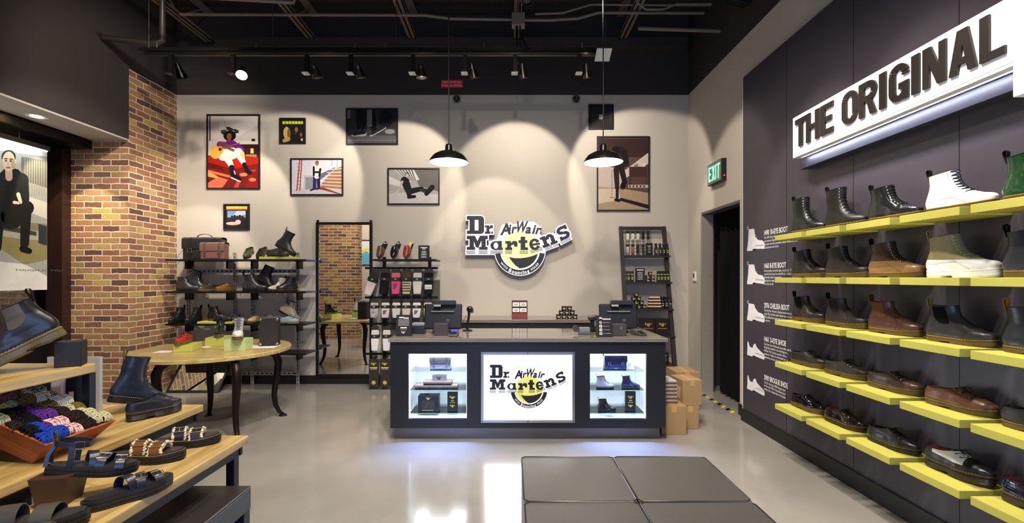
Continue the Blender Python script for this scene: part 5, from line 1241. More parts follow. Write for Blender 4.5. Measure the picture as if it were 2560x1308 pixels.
monitor('right till monitor with customer display on the counter', PX(1545, 4.36), 4.36, .03)
def easel(lab, x, y, w_, h_, kind, yaw=0):
    root = thing('counter_sign', lab, 'sign', (x, y, CZ), yaw); mb = MB(); mb.hull8([(-w_ / 2, -.03, 0), (w_ / 2, -.03, 0), (w_ / 2, .05, 0), (-w_ / 2, .05, 0)], [(-w_ / 2, 0, h_), (w_ / 2, 0, h_), (w_ / 2, .006, h_), (-w_ / 2, .006, h_)], M('satin', (26, 22, 22))); mb.build('holder', root)
    ang = math.atan2(.03, h_); F = FR((0, -.0305, 0), (1, 0, 0), (0, math.sin(ang), math.cos(ang))); mb = MB(); wt = M('paper', (222, 220, 216))
    if kind == 0:
        mb.flat(F, rect(-w_ * .32, h_ * .86, w_ * .02, h_ * .92), .0003, .0003, wt); mb.flat(F, rect(0, h_ * .83, w_ * .32, h_ * .89), .0003, .0003, wt)
        for k in range(5): mb.flat(F, rect(-w_ * .36, h_ * (.50 + k * .065), w_ * .36, h_ * (.535 + k * .065)), .0003, .0003, M('paper', (150, 146, 146)))
        mb.flat(F, rect(-w_ * .2, h_ * .37, w_ * .22, h_ * .43), .0003, .0003, wt); mb.flat(F, rect(-w_ * .2, h_ * .29, w_ * .22, h_ * .31), .0003, .0003, M('paper', (150, 146, 146))); mini_logo(mb, F, 0, h_ * .18, w_ * .28, wt, BK)
    elif kind == 1:
        mb.flat(F, rect(-w_ * .36, h_ * .86, -w_ * .16, h_ * .92), .0003, .0003, wt); mb.flat(F, rect(-w_ * .14, h_ * .81, w_ * .4, h_ * .87), .0003, .0003, wt); mb.text(F, 'DR MARTENS', -w_ * .1, h_ * .82, h_ * .04, BK, .0006, wid=w_ * .46)
        for k, t in enumerate(('@drmartens', '@drmartens', 'drmartens', 'drmartensofficial')):
            z = h_ * (.68 - k * .17); mb.text(F, t, -w_ * .1, z - h_ * .014, h_ * .032, wt, .0004, wid=w_ * (.42 if k < 3 else .5))
            cx, cy = -w_ * .27, z; s_ = w_ * .09
            if k == 0:
                for q in arcband(cx, cy, s_, s_, s_ * .75, s_ * .75, 0, 360, 16) + arcband(cx, cy, s_ * .45, s_ * .45, s_ * .22, s_ * .22, 0, 360, 12): mb.flat(F, q, .0004, .0004, wt)
            else:
                mb.flat(F, rect(cx - s_, cy - s_, cx + s_, cy + s_), .0003, .0003, wt)
                if k == 1: mb.flat(F, ell(cx, cy, s_ * .5, s_ * .4, 10), .0006, .0006, BK); mb.flat(F, [(cx, cy), (cx + s_ * .7, cy + s_ * .5), (cx + s_ * .2, cy + s_ * .5)], .0006, .0006, BK)
                if k == 2: mb.flat(F, rect(cx - s_ * .1, cy - s_ * .8, cx + s_ * .2, cy + s_ * .6), .0006, .0006, BK); mb.flat(F, rect(cx - s_ * .35, cy, cx + s_ * .5, cy + s_ * .25), .0006, .0006, BK)
                if k == 3: mb.flat(F, rect(cx - s_ * .6, cy - s_ * .45, cx + s_ * .6, cy + s_ * .45), .0006, .0006, BK); mb.flat(F, [(cx - s_ * .15, cy - s_ * .25), (cx + s_ * .3, cy), (cx - s_ * .15, cy + s_ * .25)], .0008, .0008, wt)
    mb.build('print', root)
easel('black counter sign with white text lines at the left end of the counter', PX(1010, 4.12), 4.12, .138, .19, 0)
easel('black counter sign with four white social media icons', PX(1511, 4.06), 4.06, .135, .19, 1)
def grey_box(lab, x, y):
    root = thing('card_box', lab, 'box', (x, y, CZ)); mb = MB(); mb.box(-.062, .062, -.045, .045, 0, .108, M('satin', (66, 60, 60))); mb.build('box_body', root, bevel=.003); return root
grey_box('dark grey box standing in front of the left till monitor', PX(1103, 4.16), 4.18)
rb = grey_box('dark grey box with small emblem beside the social media sign', PX(1548, 4.12), 4.14)
mb = MB(); 
for q in arcband(.012, .075, .008, .014, .005, .011, 0, 360, 12): mb.flat(FB(0, -.0455, 0), q, 0, .0003, M('paper', (150, 146, 146)))
mb.build('emblem', rb)
def reader(lab, x, y, yaw, scr):
    root = thing('card_reader', lab, 'card reader', (x, y, CZ), yaw); mb = MB(); mb.hull8([(-.04, -.06, 0), (.04, -.06, 0), (.04, .09, 0), (-.04, .09, 0)], [(-.038, -.055, .018), (.038, -.055, .018), (.034, .085, .055), (-.034, .085, .055)], M('plastic', (60, 60, 62))); mb.build('reader_body', root, bevel=.006)
    F = FR((0, -.055, .018), (1, 0, 0), (0, .14, .037)); mb = MB(); mb.flat(F, rect(-.028, .075, .028, .125), .001, .002, M('plastic', scr, .4)); mb.build('screen', root)
    mb = MB()
    for i in range(4):
        for j in range(3): mb.flat(F, rect(-.026 + j * .019, .008 + i * .016, -.012 + j * .019, .019 + i * .016), .001, .004, M('plastic', (20, 20, 22)))
    mb.build('keypad', root)
reader('card reader with blue screen on the counter in front of the left till', PX(1134, 4.08), 4.10, 0, (70, 70, 190))
reader('card reader at the right end of the counter, angled', PX(1602, 4.12), 4.16, R(24), (70, 76, 60))
root = thing('hand_scanner', 'black barcode scanner on a tall stand right of the left till', 'scanner', (PX(1168, 4.5), 4.52, CZ)); mb = MB(); mb.lathe([(0, 0), (.05, 0), (.05, .008), (.03, .014), (0, .014)], BKP, 20); mb.build('base', root, 40)
mb = MB(); mb.tube([(0, 0, .01), (.004, 0, .08), (.014, 0, .14), (.018, 0, .19)], [.012, .011, .012, .014], BKP, 8); mb.tube([(-.01, 0, .15), (-.03, .0, .12), (-.045, 0, .08), (-.05, .01, .01)], .0025, BKP, 5); mb.build('stand_arm', root, 50)
mb = MB(); mb.ball((.025, -.005, .215), .034, BKP, 12, 8, (1, .9, .95)); mb.box(.02, .06, -.025, .02, .18, .215, BKP); mb.build('scanner_head', root, 40, bevel=.002)
root = thing('receipt_printer', 'small grey printer behind the left counter sign', 'printer', (PX(1046, 4.3), 4.32, CZ)); mb = MB(); mb.box(-.065, .065, -.06, .06, 0, .07, M('plastic', (34, 38, 48))); mb.build('printer_body', root, bevel=.006); mb = MB(); mb.box(-.06, .06, -.055, .05, .0705, .10, M('plastic', (130, 134, 140))); mb.build('cover', root, bevel=.01)
root = thing('tape_dispenser', 'grey tape dispenser left of the social media sign', 'dispenser', (PX(1463, 4.22), 4.24, CZ)); mb = MB(); mb.box(-.06, .05, -.03, .03, 0, .03, M('plastic', (90, 94, 98))); mb.rbox((-.005, 0, .045), (.10, .055, .04), (0, 0, 0), M('plastic', (124, 128, 132))); mb.build('dispenser_body', root, bevel=.006)
mb = MB(); mb.lathe([(.012, -.02), (.03, -.02), (.03, .02), (.012, .02)], M('plastic', (66, 56, 50)), 18, (-.085, 0, .05), ax=Matrix.Rotation(R(90), 3, 'X')); mb.build('tape_roll', root, 40); mb = MB(); mb.bar((.05, 0, .05), (.10, 0, .045), .03, .02, M('plastic', (24, 26, 34))); mb.build('handle', root)
root = thing('hand_scanner', 'dark handheld scanner leaning behind the social media sign', 'scanner', (PX(1482, 4.4), 4.42, CZ)); mb = MB(); mb.box(-.03, .03, -.03, .03, 0, .03, BKP); mb.bar((0, 0, .02), (-.005, 0, .12), .03, .03, BKP); mb.build('stand', root, bevel=.004); mb = MB(); mb.rbox((0, -.01, .14), (.09, .05, .045), (0, R(-12), 0), M('plastic', (52, 46, 46))); mb.rbox((.03, 0, .09), (.03, .03, .08), (0, 0, 0), M('plastic', (110, 110, 112))); mb.build('scanner_head', root, bevel=.012)
root = thing('polish_tin', 'single tin on the counter beside the right till', 'tin', (PX(1596, 4.5), 4.56, CZ)); mb = MB(); mb.lathe([(.02, 0), (.022, .004), (.022, .045), (.024, .046), (.024, .056), (.0, .058)], M('satin', (24, 24, 24)), 18); mb.build('tin_body', root, 40); mb = MB(); mini_logo(mb, FB(0, -.0225, .026), 0, 0, .03, CREAM, BK); mb.build('label_print', root)
# back counter
bc = thing('back_counter', 'long low dark counter against the back wall', 'counter', (.18, 5.85, 0)); mb = MB(); mb.box(-1.08, 1.10, -.28, .25, 0, .885, M('satin', (34, 30, 32))); mb.build('cabinet', bc); mb = MB(); mb.box(-1.10, 1.12, -.30, .27, .886, .925, CTOP); mb.build('worktop', bc, bevel=.003)
mb = MB(); mb.box(-1.0, 1.0, -.285, -.281, .80, .81, STEEL); mb.build('drawer_rail', bc)
BZ = .9255
rk = thing('brush_rack', 'red brown rack holding four white boxes on the back counter', 'rack', (PX(1299, 5.75), 5.78, BZ)); rm = M('satin', (96, 44, 38)); mb = MB()
mb.box(-.10, -.092, -.05, .05, 0, .225, rm); mb.box(.092, .10, -.05, .05, 0, .225, rm); mb.box(-.092, .092, .044, .05, 0, .225, rm); mb.box(-.092, .092, -.05, .044, 0, .006, rm); mb.box(-.092, .092, -.05, .044, .075, .081, rm); mb.box(-.092, .092, -.05, .044, .145, .151, rm); mb.box(-.092, .092, -.052, -.046, .006, .07, M('satin', (134, 60, 52))); mb.build('rack_body', rk)
for i in range(4):
    q = thing('insole_packet', 'white packet with two dark marks in the red brown rack', 'packet', (rk.location.x + (-.046 if i % 2 else .046), 5.765, BZ + (.0815 if i < 2 else .1515)), 0, 'white packets in the rack'); mb = MB(); mb.box(-.042, .042, -.03, .03, 0, .05, WHT); mb.build('packet_body', q); mb = MB(); F = FB(0, -.0303, 0)
    for s_ in (-1, 1): mb.flat(F, [(s_ * .012 - .005, .012), (s_ * .012 + .006, .012), (s_ * .010 + .003, .042), (s_ * .010, .042)], 0, .0002, BK)
    mb.build('mark', q)
def tin(lab, x, y, z, grp, r=.032, h=.052, sq=True):
    root = thing('polish_tin', lab, 'tin', (x, y, z), 0, grp); mb = MB(); b_ = M('satin', (26, 22, 16)); mb.lathe([(r * .94, 0), (r, .003), (r, h * .68), (r * 1.04, h * .70), (r * 1.04, h * .96), (0, h)], b_, 16, mats=[b_, b_, b_, M('metal', (150, 130, 80)), b_]); mb.build('tin_body', root, 40)
    mb = MB(); mini_logo(mb, FB(0, -r - .0005, 0), 0, h * .38, r * 1.25, CREAM, BK); mb.build('label_print', root)
    return root
def copy_thing(o, loc, label=None, group=None):
    r = o.copy(); C.objects.link(r); r.location = loc
    if label: r['label'] = label
    if group: r['group'] = group
    for ch in list(o.children):
        c_ = ch.copy(); C.objects.link(c_); c_.parent = r
        for g in list(ch.children): d_ = g.copy(); C.objects.link(d_); d_.parent = c_
    return r
t0 = None; nn = 0
for row, n in enumerate((4, 3, 2)):
    for k in range(n):
        loc = (PX(1417, 5.75) + (k - (n - 1) / 2) * .069, 5.76, BZ + row * .0525)
        lb = ['dark tin in the bottom row of four on the back counter', 'dark tin in the middle row of three on the back counter', 'dark tin in the top pair of the stack on the back counter'][row]; gp = ['bottom row of stacked tins', 'middle row of stacked tins', 'top pair of stacked tins'][row]
        if t0 is None: t0 = tin(lb, *loc, gp)
        else: copy_thing(t0, loc, lb, gp)

# ------------------------------------------------------------------ ladder shelf at the right
lx0, lx1 = 1.50, 2.08
ld = thing('ladder_shelf', 'dark leaning ladder shelf with five shelves of care products', 'shelf', ((lx0 + lx1) / 2, 5.9, 0)); hw = (lx1 - lx0) / 2; dm_ = M('satin', (46, 38, 34))
LT_, LB_ = 6.10 - 5.9, 5.62 - 5.9; ztop = 2.13
def ly(z): return LB_ + (LT_ - LB_) * z / ztop
for s_ in (-1, 1):
    mb = MB(); mb.bar((s_ * hw, ly(0), 0), (s_ * hw, ly(ztop), ztop), .035, .05, dm_, (1, 0, 0)); mb.build('rail', ld)
mb = MB(); mb.box(-hw, hw, LT_ - .03, LT_ + .01, ztop - .045, ztop, dm_); mb.build('top_bar', ld)
LZ = [1.735, 1.385, 1.04, .70, .33]; LYF = [5.93, 5.87, 5.81, 5.75, 5.69]
for z, yf in zip(LZ, LYF):
    mb = MB(); mb.box(-hw + .018, hw + .03, yf - 5.9 - .01, 6.13 - 5.9, z - .022, z, dm_); mb.build('shelf_board', ld)
# items
gx = PX(1598, 6.0)
gr = thing('lace_rack', 'wire grid with hanging lace packets on the top ladder shelf', 'rack', (gx, 6.03, LZ[0] + .001)); mb = MB()
for i in range(8): mb.tube([(-.17 + i * .048, 0, 0), (-.17 + i * .048, 0, .34)], .0025, BKM, 5)
for i in range(8): mb.tube([(-.17, 0, .005 + i * .047), (.166, 0, .005 + i * .047)], .0025, BKM, 5)
mb.build('grid', gr)
for i in range(9):
    col_ = [(226, 222, 206), (220, 216, 200), (214, 210, 190), (36, 32, 30), (50, 46, 42), (196, 190, 170), (150, 100, 80), (40, 38, 34), (60, 56, 48)][i]
    x = -.15 + (i % 5) * .068; z = .21 if i < 5 else .035
    q = thing('lace_packet', ['white', 'off-white', 'ivory', 'black', 'dark grey', 'pale', 'brown', 'black and white', 'dark'][i] + ' lace packet on the wire grid, ' + ('upper row' if i < 5 else 'lower row'), 'laces', (gx + x, 6.015, LZ[0] + z), 0, 'lace packets on the grid')
    mb = MB(); mb.box(-.022, .022, -.006, .0, .085, .115, BK); mb.build('header_card', q); mb = MB()
    for k in range(4): mb.tube([(-.014 + k * .009, -.004, .085), (-.016 + k * .010, -.010, .05), (-.014 + k * .009, -.004, .005)], .0045, M('cloth', col_), 6)
    mb.build('laces', q, 60)
card_box('black box with yellow logo on the top ladder shelf', PX(1623, 5.98), 5.985, LZ[0] + .001, .085, .165)
def bottle(lab, x, y, z, grp):
    root = thing('care_bottle', lab, 'bottle', (x, y, z), 0, grp); b_ = M('satin', (24, 22, 22)); mb = MB(); mb.lathe([(.020, 0), (.022, .004), (.022, .105), (.012, .118), (.0, .118)], b_, 14); mb.build('bottle_body', root, 40); mb = MB(); mb.lathe([(.010, .1185), (.014, .12), (.016, .145), (.012, .160), (0, .160)], BKP, 12); mb.box(-.018, .0, -.01, .01, .135, .158, BKP); mb.build('cap', root, 40)
    mb = MB(); lm = M('satin', (150, 160, 40)); mb.lathe([(.0225, .03), (.0225, .08)], M('satin', (40, 44, 22)), 14); mini_logo(mb, FB(0, -.0232, .066), 0, 0, .028, YEL2, BK); mb.flat(FB(0, -.0232, 0), rect(-.01, .035, .01, .04), 0, 0, CREAM); mb.flat(FB(0, -.0232, 0), rect(-.008, .044, .008, .048), 0, 0, CREAM); mb.build('label_print', root); return root
b0 = bottle('dark care bottle in the row of four on the top ladder shelf', PX(1640, 5.97), 5.97, LZ[0] + .001, 'bottles on the top ladder shelf')
for px in (1650, 1659, 1668): copy_thing(b0, (PX(px, 5.97), 5.97, LZ[0] + .001))
for i in range(6): copy_thing(b0, (PX(1656 + (i % 3) * 9, 5.88), 5.87 + .06 * (i // 3), LZ[2] + .001), 'dark care bottle in the cluster on the third ladder shelf', 'bottles on the third ladder shelf')
def pouch(lab, x, y, z, grp):
    root = thing('care_pouch', lab, 'packet', (x, y, z), 0, grp); mb = MB(); mb.hull8([(-.022, -.02, 0), (.022, -.02, 0), (.022, .02, 0), (-.022, .02, 0)], [(-.022, -.004, .145), (.022, -.004, .145), (.022, .004, .145), (-.022, .004, .145)], M('satin', (28, 26, 20))); mb.build('pouch_body', root, bevel=.002)
    F = FR((0, -.0205, 0), (1, 0, 0), (0, .016, .145)); mb = MB(); mini_logo(mb, F, 0, .10, .034, YEL2, BK); mb.flat(F, rect(-.012, .03, .012, .07), .0004, .0004, M('satin', (140, 146, 60))); mb.build('label_print', root); return root
p0 = pouch('green and black pouch at the left of the second ladder shelf', PX(1563, 5.95), 5.95, LZ[1] + .001, 'left pouches on the second ladder shelf')
for px in (1571, 1580): copy_thing(p0, (PX(px, 5.93), 5.93, LZ[1] + .001))
for px in (1646, 1654, 1662, 1670): copy_thing(p0, (PX(px, 5.93), 5.93, LZ[1] + .001), 'green and black pouch at the right of the second ladder shelf', 'right pouches on the second ladder shelf')
root = thing('shelf_sign', 'small black sign with pale text on the second ladder shelf', 'sign', (PX(1600, 5.93), 5.93, LZ[1] + .001)); mb = MB(); mb.box(-.062, .062, -.008, .008, 0, .18, BK); mb.build('holder', root); mb = MB(); F = FB(0, -.0085, 0); mb.flat(F, rect(-.045, .15, .045, .165), 0, 0, CREAM)
for k in range(5): mb.flat(F, rect(-.035, .03 + k * .022, .035, .042 + k * .022), 0, 0, M('paper', (170, 166, 160)))
mb.build('print', root)
tx = PX(1625, 5.92)
for i, (dx, dz, r_) in enumerate(((-.032, 0, .03), (.032, 0, .03), (-.032, .046, .03), (.032, .046, .03), (0, .092, .028))):
    tn = tin('black tin in the small stack on the second ladder shelf', tx + dx, 5.92, LZ[1] + .001 + dz, 'tin stack on the second ladder shelf', r_, .045)
for row, n in enumerate((4, 3, 2, 1)):
    for k in range(n): copy_thing(t0, (PX(1590, 5.9) + (k - (n - 1) / 2) * .069, 5.9, LZ[2] + .001 + row * .0525), 'dark gold tin in the %s row of the tin pyramid on the third ladder shelf' % ['bottom', 'second', 'third', 'top'][row], '%s row of the tin pyramid' % ['bottom', 'second', 'third', 'top'][row])
for k in range(4):
    q = thing('shoe_brush', '%s of the four stacked wooden brushes on the ladder shelf' % ['lowest', 'second lowest', 'second highest', 'topmost'][k], 'brush', (PX(1634, 5.9), 5.88, LZ[2] + .001 + k * .039), 0, 'stacked brushes')
    mb = MB(); w_2 = .088 - k * .006; mb.box(-w_2, w_2, -.03, .03, .019, .038, M('satin', (222, 196, 158))); mb.build('wooden_back', q, bevel=.004); mb = MB(); mb.box(-w_2 + .006, w_2 - .006, -.026, .026, 0, .0185, M('cloth', (60, 40, 24))); mb.build('bristles', q)
for i, px in enumerate((1618, 1653)):
    card = thing('product_box', ['left', 'right'][i] + ' of two black boxes with gold logos on the fourth ladder shelf', 'box', (PX(px, 5.85), 5.86, LZ[3] + .001), 0, 'boxes on the fourth ladder shelf'); mb = MB(); mb.box(-.088, .088, -.06, .06, 0, .21, M('satin', (30, 22, 18))); mb.build('box_body', card, bevel=.002)
    mb = MB(); gm_ = M('satin', (196, 168, 90)); F = FB(0, -.0603, 0); mini_logo(mb, F, 0, .14, .09, gm_, BK); mb.flat(F, rect(-.06, .085, .06, .095), 0, 0, M('satin', (150, 110, 70))); mb.build('label_print', card)
for i, px in enumerate((1640, 1662)): card_box(['left', 'right'][i] + ' small box on the lowest ladder shelf behind the counter', PX(px, 5.8), 5.82, LZ[4] + .001, .1, .15, .05, 'boxes on the lowest ladder shelf')
# cartons by the counter
def carton(lab, x0, x1, y0, y1, z0, h, yaw=0, c=CARD):
    root = thing('cardboard_box', lab, 'box', ((x0 + x1) / 2, (y0 + y1) / 2, z0), yaw); w_, d_ = (x1 - x0) / 2, (y1 - y0) / 2; mb = MB(); mb.box(-w_, w_, -d_, d_, 0, h, c); mb.build('box_body', root, bevel=.004)
    mb = MB(); tp = M('gloss', (196, 160, 100)); mb.box(-.025, .025, -d_ - .0008, d_, h, h + .0008, tp); mb.box(-.025, .025, -d_ - .0012, -d_ - .0002, h - .06, h + .0008, tp); mb.build('tape', root); return root
carton('near cardboard box on the floor beside the counter', 1.395, 1.625, 4.15, 4.48, 0, .264)
carton('low cardboard box on the floor, right of the near one', 1.64, 1.80, 4.30, 4.56, 0, .222)
cc = carton('tan cardboard box with a label, stacked on the low one', 1.632, 1.822, 4.30, 4.55, .223, .245, R(6))
mb = MB(); mb.box(-.0962, -.0952, -.07, .0, .06, .17, M('paper', (206, 176, 140))); mb.build('shipping_label', cc)
carton('cardboard box at the back between ladder shelf and wall', 1.80, 2.06, 4.9, 5.2, 0, .42)
for k in range(12):
    q = thing('paper_bag', 'folded paper bag in the leaning stack on the near cardboard box', 'bag', (1.50, 4.32, .266 + k * .0178), (0, 0, R(2 if k % 2 else -2)), 'folded paper bags on the near box'); mb = MB(); mb.box(-.075, .055, -.11, .11, 0, .010, CARD); mb.box(-.076, .056, -.111, .111, .0102, .0172, M('paper', (196, 190, 200) if k % 2 else (60, 56, 66))); mb.build('bag_body', q)
# ------------------------------------------------------------------ back left shelving
SZ = [1.678, 1.268, .858, .483]; SF, SBk = 5.72, 6.04
slot = M('satin', (150, 148, 142))
sh = thing('metal_shelving', 'slotted metal shelving with black shelves left of the tall mirror', 'shelf', (-3.5, 6.0, 0))
def post(root, x, y, z1, w_=.036):
    mb = MB(); mb.box(x - w_ / 2, x - .007, y - .012, y + .012, 0, z1, slot); mb.box(x + .007, x + w_ / 2, y - .012, y + .012, 0, z1, slot); mb.box(x - .007, x + .007, y + .004, y + .010, 0, z1, BK)
    z = .03
    while z < z1 - .04: mb.box(x - .007, x + .007, y - .012, y + .0035, z, z + .018, slot); z += .05
    return mb.build('upright', root)
for px in (471, 587, 631, 745): post(sh, PX(px, 6.08) + 3.5, .08, 1.78 if px in (587, 745) else 1.68)
mb = MB()
for z in (1.53, .155):
    x = -4.33
    mb.box(-4.33 + 3.5, -2.85 + 3.5, .094, .10, z - .022, z + .022, BK)
    mb.box(-4.33 + 3.5, -2.85 + 3.5, .072, .094, z - .024, z - .010, slot); mb.box(-4.33 + 3.5, -2.85 + 3.5, .072, .094, z + .010, z + .024, slot)
    while x < -2.9: mb.box(x + 3.5, x + 3.53, .074, .092, z - .010, z + .010, slot); x += .06
mb.build('cross_rail', sh)
for z in SZ:
    for a, b in ((-4.36, -3.50), (-3.495, -2.58)):
        mb = MB(); mb.box(a + 3.5, b + 3.5, SF - 6, SBk - 6 + .005, z - .022, z - .001, BKM); s_ = mb.build('shelf_board', sh, bevel=.002)
        for x in (a + .12, b - .2): mb = MB(); mb.box(x + 3.5 - .015, x + 3.5 + .015, SBk - 6 - .12, SBk - 6 + .01, z - .12, z - .0225, BKM); mb.build('bracket', s_)
def pad(lab, x0, x1, y0, y1, z, h, col=YEL): mb = MB(); mb.box(x0, x1, y0, y1, z, z + h, col); return tag(mb.build('display_plinth', bevel=.001), lab, 'plinth')
satchel('large black satchel with a top handle on the top shelf', (PX(510, 5.93), 5.945, SZ[0]), (0, 0, R(2)), .49, .29, .12, (30, 28, 30))
satchel('small dusty pink satchel in front of the black one', (PX(537, 5.8), 5.80, SZ[0]), (0, 0, R(-4)), .32, .215, .09, (112, 80, 72), handle=False)
mb = MB(); mb.tube([(-.245, 0, .17), (-.29, -.02, .10), (-.33, -.04, .02), (-.31, -.26, -.06), (-.22, -.27, -.10), (-.16, -.27, -.06), (-.13, -.26, .01)], .0022, BKL, 5)
mb.build('shoulder_strap', [o for o in bpy.data.objects if o.name == 'satchel.002'][0])
DB_ = dict(sole=(46, 36, 26), lod=1)
shoe('olive shoe facing forward on the top shelf, left of the pair', 'shoe', (PX(622, 5.9), 6.0, 0), (0, R(22), R(-80)), (74, 72, 48), fin='gloss', eyes=4, rest=SZ[0], scale=.95, **DB_)
shoe('black shoe facing forward on the top shelf, right of the olive one', 'shoe', (PX(658, 5.9), 6.0, 0), (0, R(22), R(-86)), (34, 32, 32), fin='gloss', eyes=4, rest=SZ[0], scale=.95, **DB_)
pad('yellow plinth on the top shelf under the leaning boot', PX(652, 5.78), PX(741, 5.78), 5.74, 5.90, SZ[0], .032)
shoe('black low shoe lying on the yellow plinth of the top shelf', 'shoe', (PX(668, 5.8), 5.79, SZ[0] + .034), (0, 0, R(-4)), (40, 34, 30), eyes=3, **DB_)
shoe('tall black boot tipped on its toe on the top shelf', 'boot10', (PX(684, 5.86), 5.87, 0), (0, R(33), R(12)), (30, 26, 26), fin='satin', eyes=0, rest=SZ[0] + .034, scale=1.0, sole=(36, 30, 26), stitch=None, lod=1)
shoe('black ankle boot at the left end of the second shelf', 'chelsea', (PX(432, 5.8), 5.86, SZ[1]), (0, 0, R(-2)), (40, 40, 42), scale=1.05, eyes=0, sole=(20, 20, 20), stitch=None, loop=None)
shoe('shiny gunmetal boot tipped over the ankle boot on the second shelf', 'boot8', (PX(456, 5.94), 5.97, 0), (0, R(28), R(10)), (70, 72, 76), fin='gloss', eyes=8, rest=SZ[1], sole=(30, 28, 28), lace=(26, 26, 28), loop=(150, 140, 90), stitch=None)
shoe('dark brown shoe facing left-forward on the second shelf', 'shoe', (PX(545, 5.9), 5.95, SZ[1]), (0, 0, R(-115)), (58, 48, 40), fin='gloss', eyes=3, scale=.95, sole=(96, 84, 50))
shoe('tan shoe facing left-forward on the second shelf', 'shoe', (PX(584, 5.9), 5.96, SZ[1]), (0, 0, R(-112)), (112, 76, 42), fin='gloss', eyes=3, scale=.95, sole=(96, 84, 50))
shoe('black boot covered in silver studs on the second shelf', 'boot8', (PX(606, 5.8), 5.80, SZ[1]), (0, 0, R(-4)), (30, 30, 36), eyes=8, studs=420, sole=(24, 24, 24), scale=1.12, stitch=None)
shoe('tall black boot tipped forward behind the studded boot', 'boot10', (PX(634, 5.96), 5.97, 0), (0, R(30), R(12)), (28, 24, 26), fin='satin', eyes=9, rest=SZ[1], sole=(22, 20, 20), stitch=None, loop=None)
shoe('white lace-up boot with black laces on the second shelf', 'boot8', (PX(706, 5.84), 5.95, SZ[1]), (0, 0, R(-115)), (206, 204, 196), eyes=8, scale=.9, sole=(60, 54, 46))
shoe('black boot facing left at the right end of the second shelf', 'boot8', (PX(743, 5.9), 5.92, SZ[1]), (0, 0, R(-150)), (30, 26, 26), eyes=8, scale=.95, sole=(60, 34, 30))
shoe('black boot at the far left of the third shelf', 'boot8', (PX(452, 5.9), 5.98, SZ[2]), (0, 0, R(-88)), (22, 20, 22), eyes=7, sole=(26, 24, 24), stitch=None)
shoe('black boot, second from the left on the third shelf', 'boot8', (PX(494, 5.9), 5.98, SZ[2]), (0, 0, R(-90)), (26, 24, 26), eyes=7, sole=(26, 24, 24), stitch=None)
pad('yellow plinth on the third shelf', PX(498, 5.78), PX(585, 5.78), 5.74, 5.92, SZ[2], .026)
shoe('black boot on the yellow plinth of the third shelf', 'boot8', (PX(515, 5.84), 5.875, SZ[2] + .027), (0, 0, R(-8)), (24, 22, 22), eyes=6, scale=.95, sole=(80, 70, 46))
shoe('black low shoe in front of the boot on the third shelf plinth', 'shoe', (PX(532, 5.78), 5.785, SZ[2] + .027), (0, 0, R(-2)), (40, 38, 40), fin='gloss', eyes=4, scale=.85, sole=(20, 20, 20), stitch=None)
shoe('beige shoe on the third shelf right of the post', 'shoe', (PX(640, 5.84), 5.98, SZ[2]), (0, 0, R(-95)), (176, 156, 120), fin='satin', eyes=3, sole=(90, 78, 50), scale=.92)
shoe('green shoe behind the tall black case on the third shelf', 'shoe', (PX(668, 5.84), 5.98, SZ[2]), (0, 0, R(-95)), (110, 122, 66), fin='satin', eyes=3, sole=(90, 78, 50), scale=.92)
shoe('cream boot with blue floral print tipped on its toe, third shelf', 'boot8', (PX(692, 5.9), 5.93, 0), (0, R(32), R(12)), (176, 166, 140), fin='satin', eyes=8, rest=SZ[2], sole=(40, 36, 32), lace=(210, 206, 190), loop=(60, 60, 120), toecap=((140, 134, 120), .22), patch=((56, 54, 120), .02, .08, .10), eyec=(60, 60, 120))
shoe('pale blue low shoe under the floral boot on the third shelf', 'shoe', (PX(696, 5.78), 5.79, SZ[2]), (0, 0, R(-3)), (158, 190, 196), fin='satin', eyes=3, scale=.9, sole=(150, 140, 110))
shoe('black low shoe on the lowest shelf behind the round table', 'shoe', (PX(620, 5.84), 5.86, SZ[3]), (0, 0, R(-5)), (24, 22, 22), eyes=3, sole=(26, 22, 20), stitch=None)
shoe('second black low shoe on the lowest shelf, left of the other', 'shoe', (PX(560, 5.84), 5.86, SZ[3]), (0, 0, R(-5)), (26, 24, 24), eyes=3, sole=(26, 22, 20), stitch=None)
# tall mirror
mr = thing('tall_mirror', 'tall black framed mirror hanging beside the shelving', 'mirror', (PX(861, 6.12), 6.12, PZ(942, 6.12))); w_ = (PX(931, 6.12) - PX(791, 6.12)) / 2; h_ = PZ(556, 6.12) - PZ(942, 6.12)
mb = MB()
for a in ((-w_, -w_ + .035, 0, h_), (w_ - .035, w_, 0, h_), (-w_ + .035, w_ - .035, 0, .035), (-w_ + .035, w_ - .035, h_ - .035, h_)): mb.box(a[0], a[1], -.02, .012, a[2], a[3], BKM)
for s_ in (-1, 1): mb.box(s_ * (w_ - .02) - .014, s_ * (w_ - .02) + .014, -.012, .01, h_, h_ + .03, BKM)
mb.build('frame', mr)
mb = MB(); mb.box(-w_ + .034, w_ - .034, -.006, 0, .034, h_ - .034, MIRROR); mb.build('mirror_glass', mr)
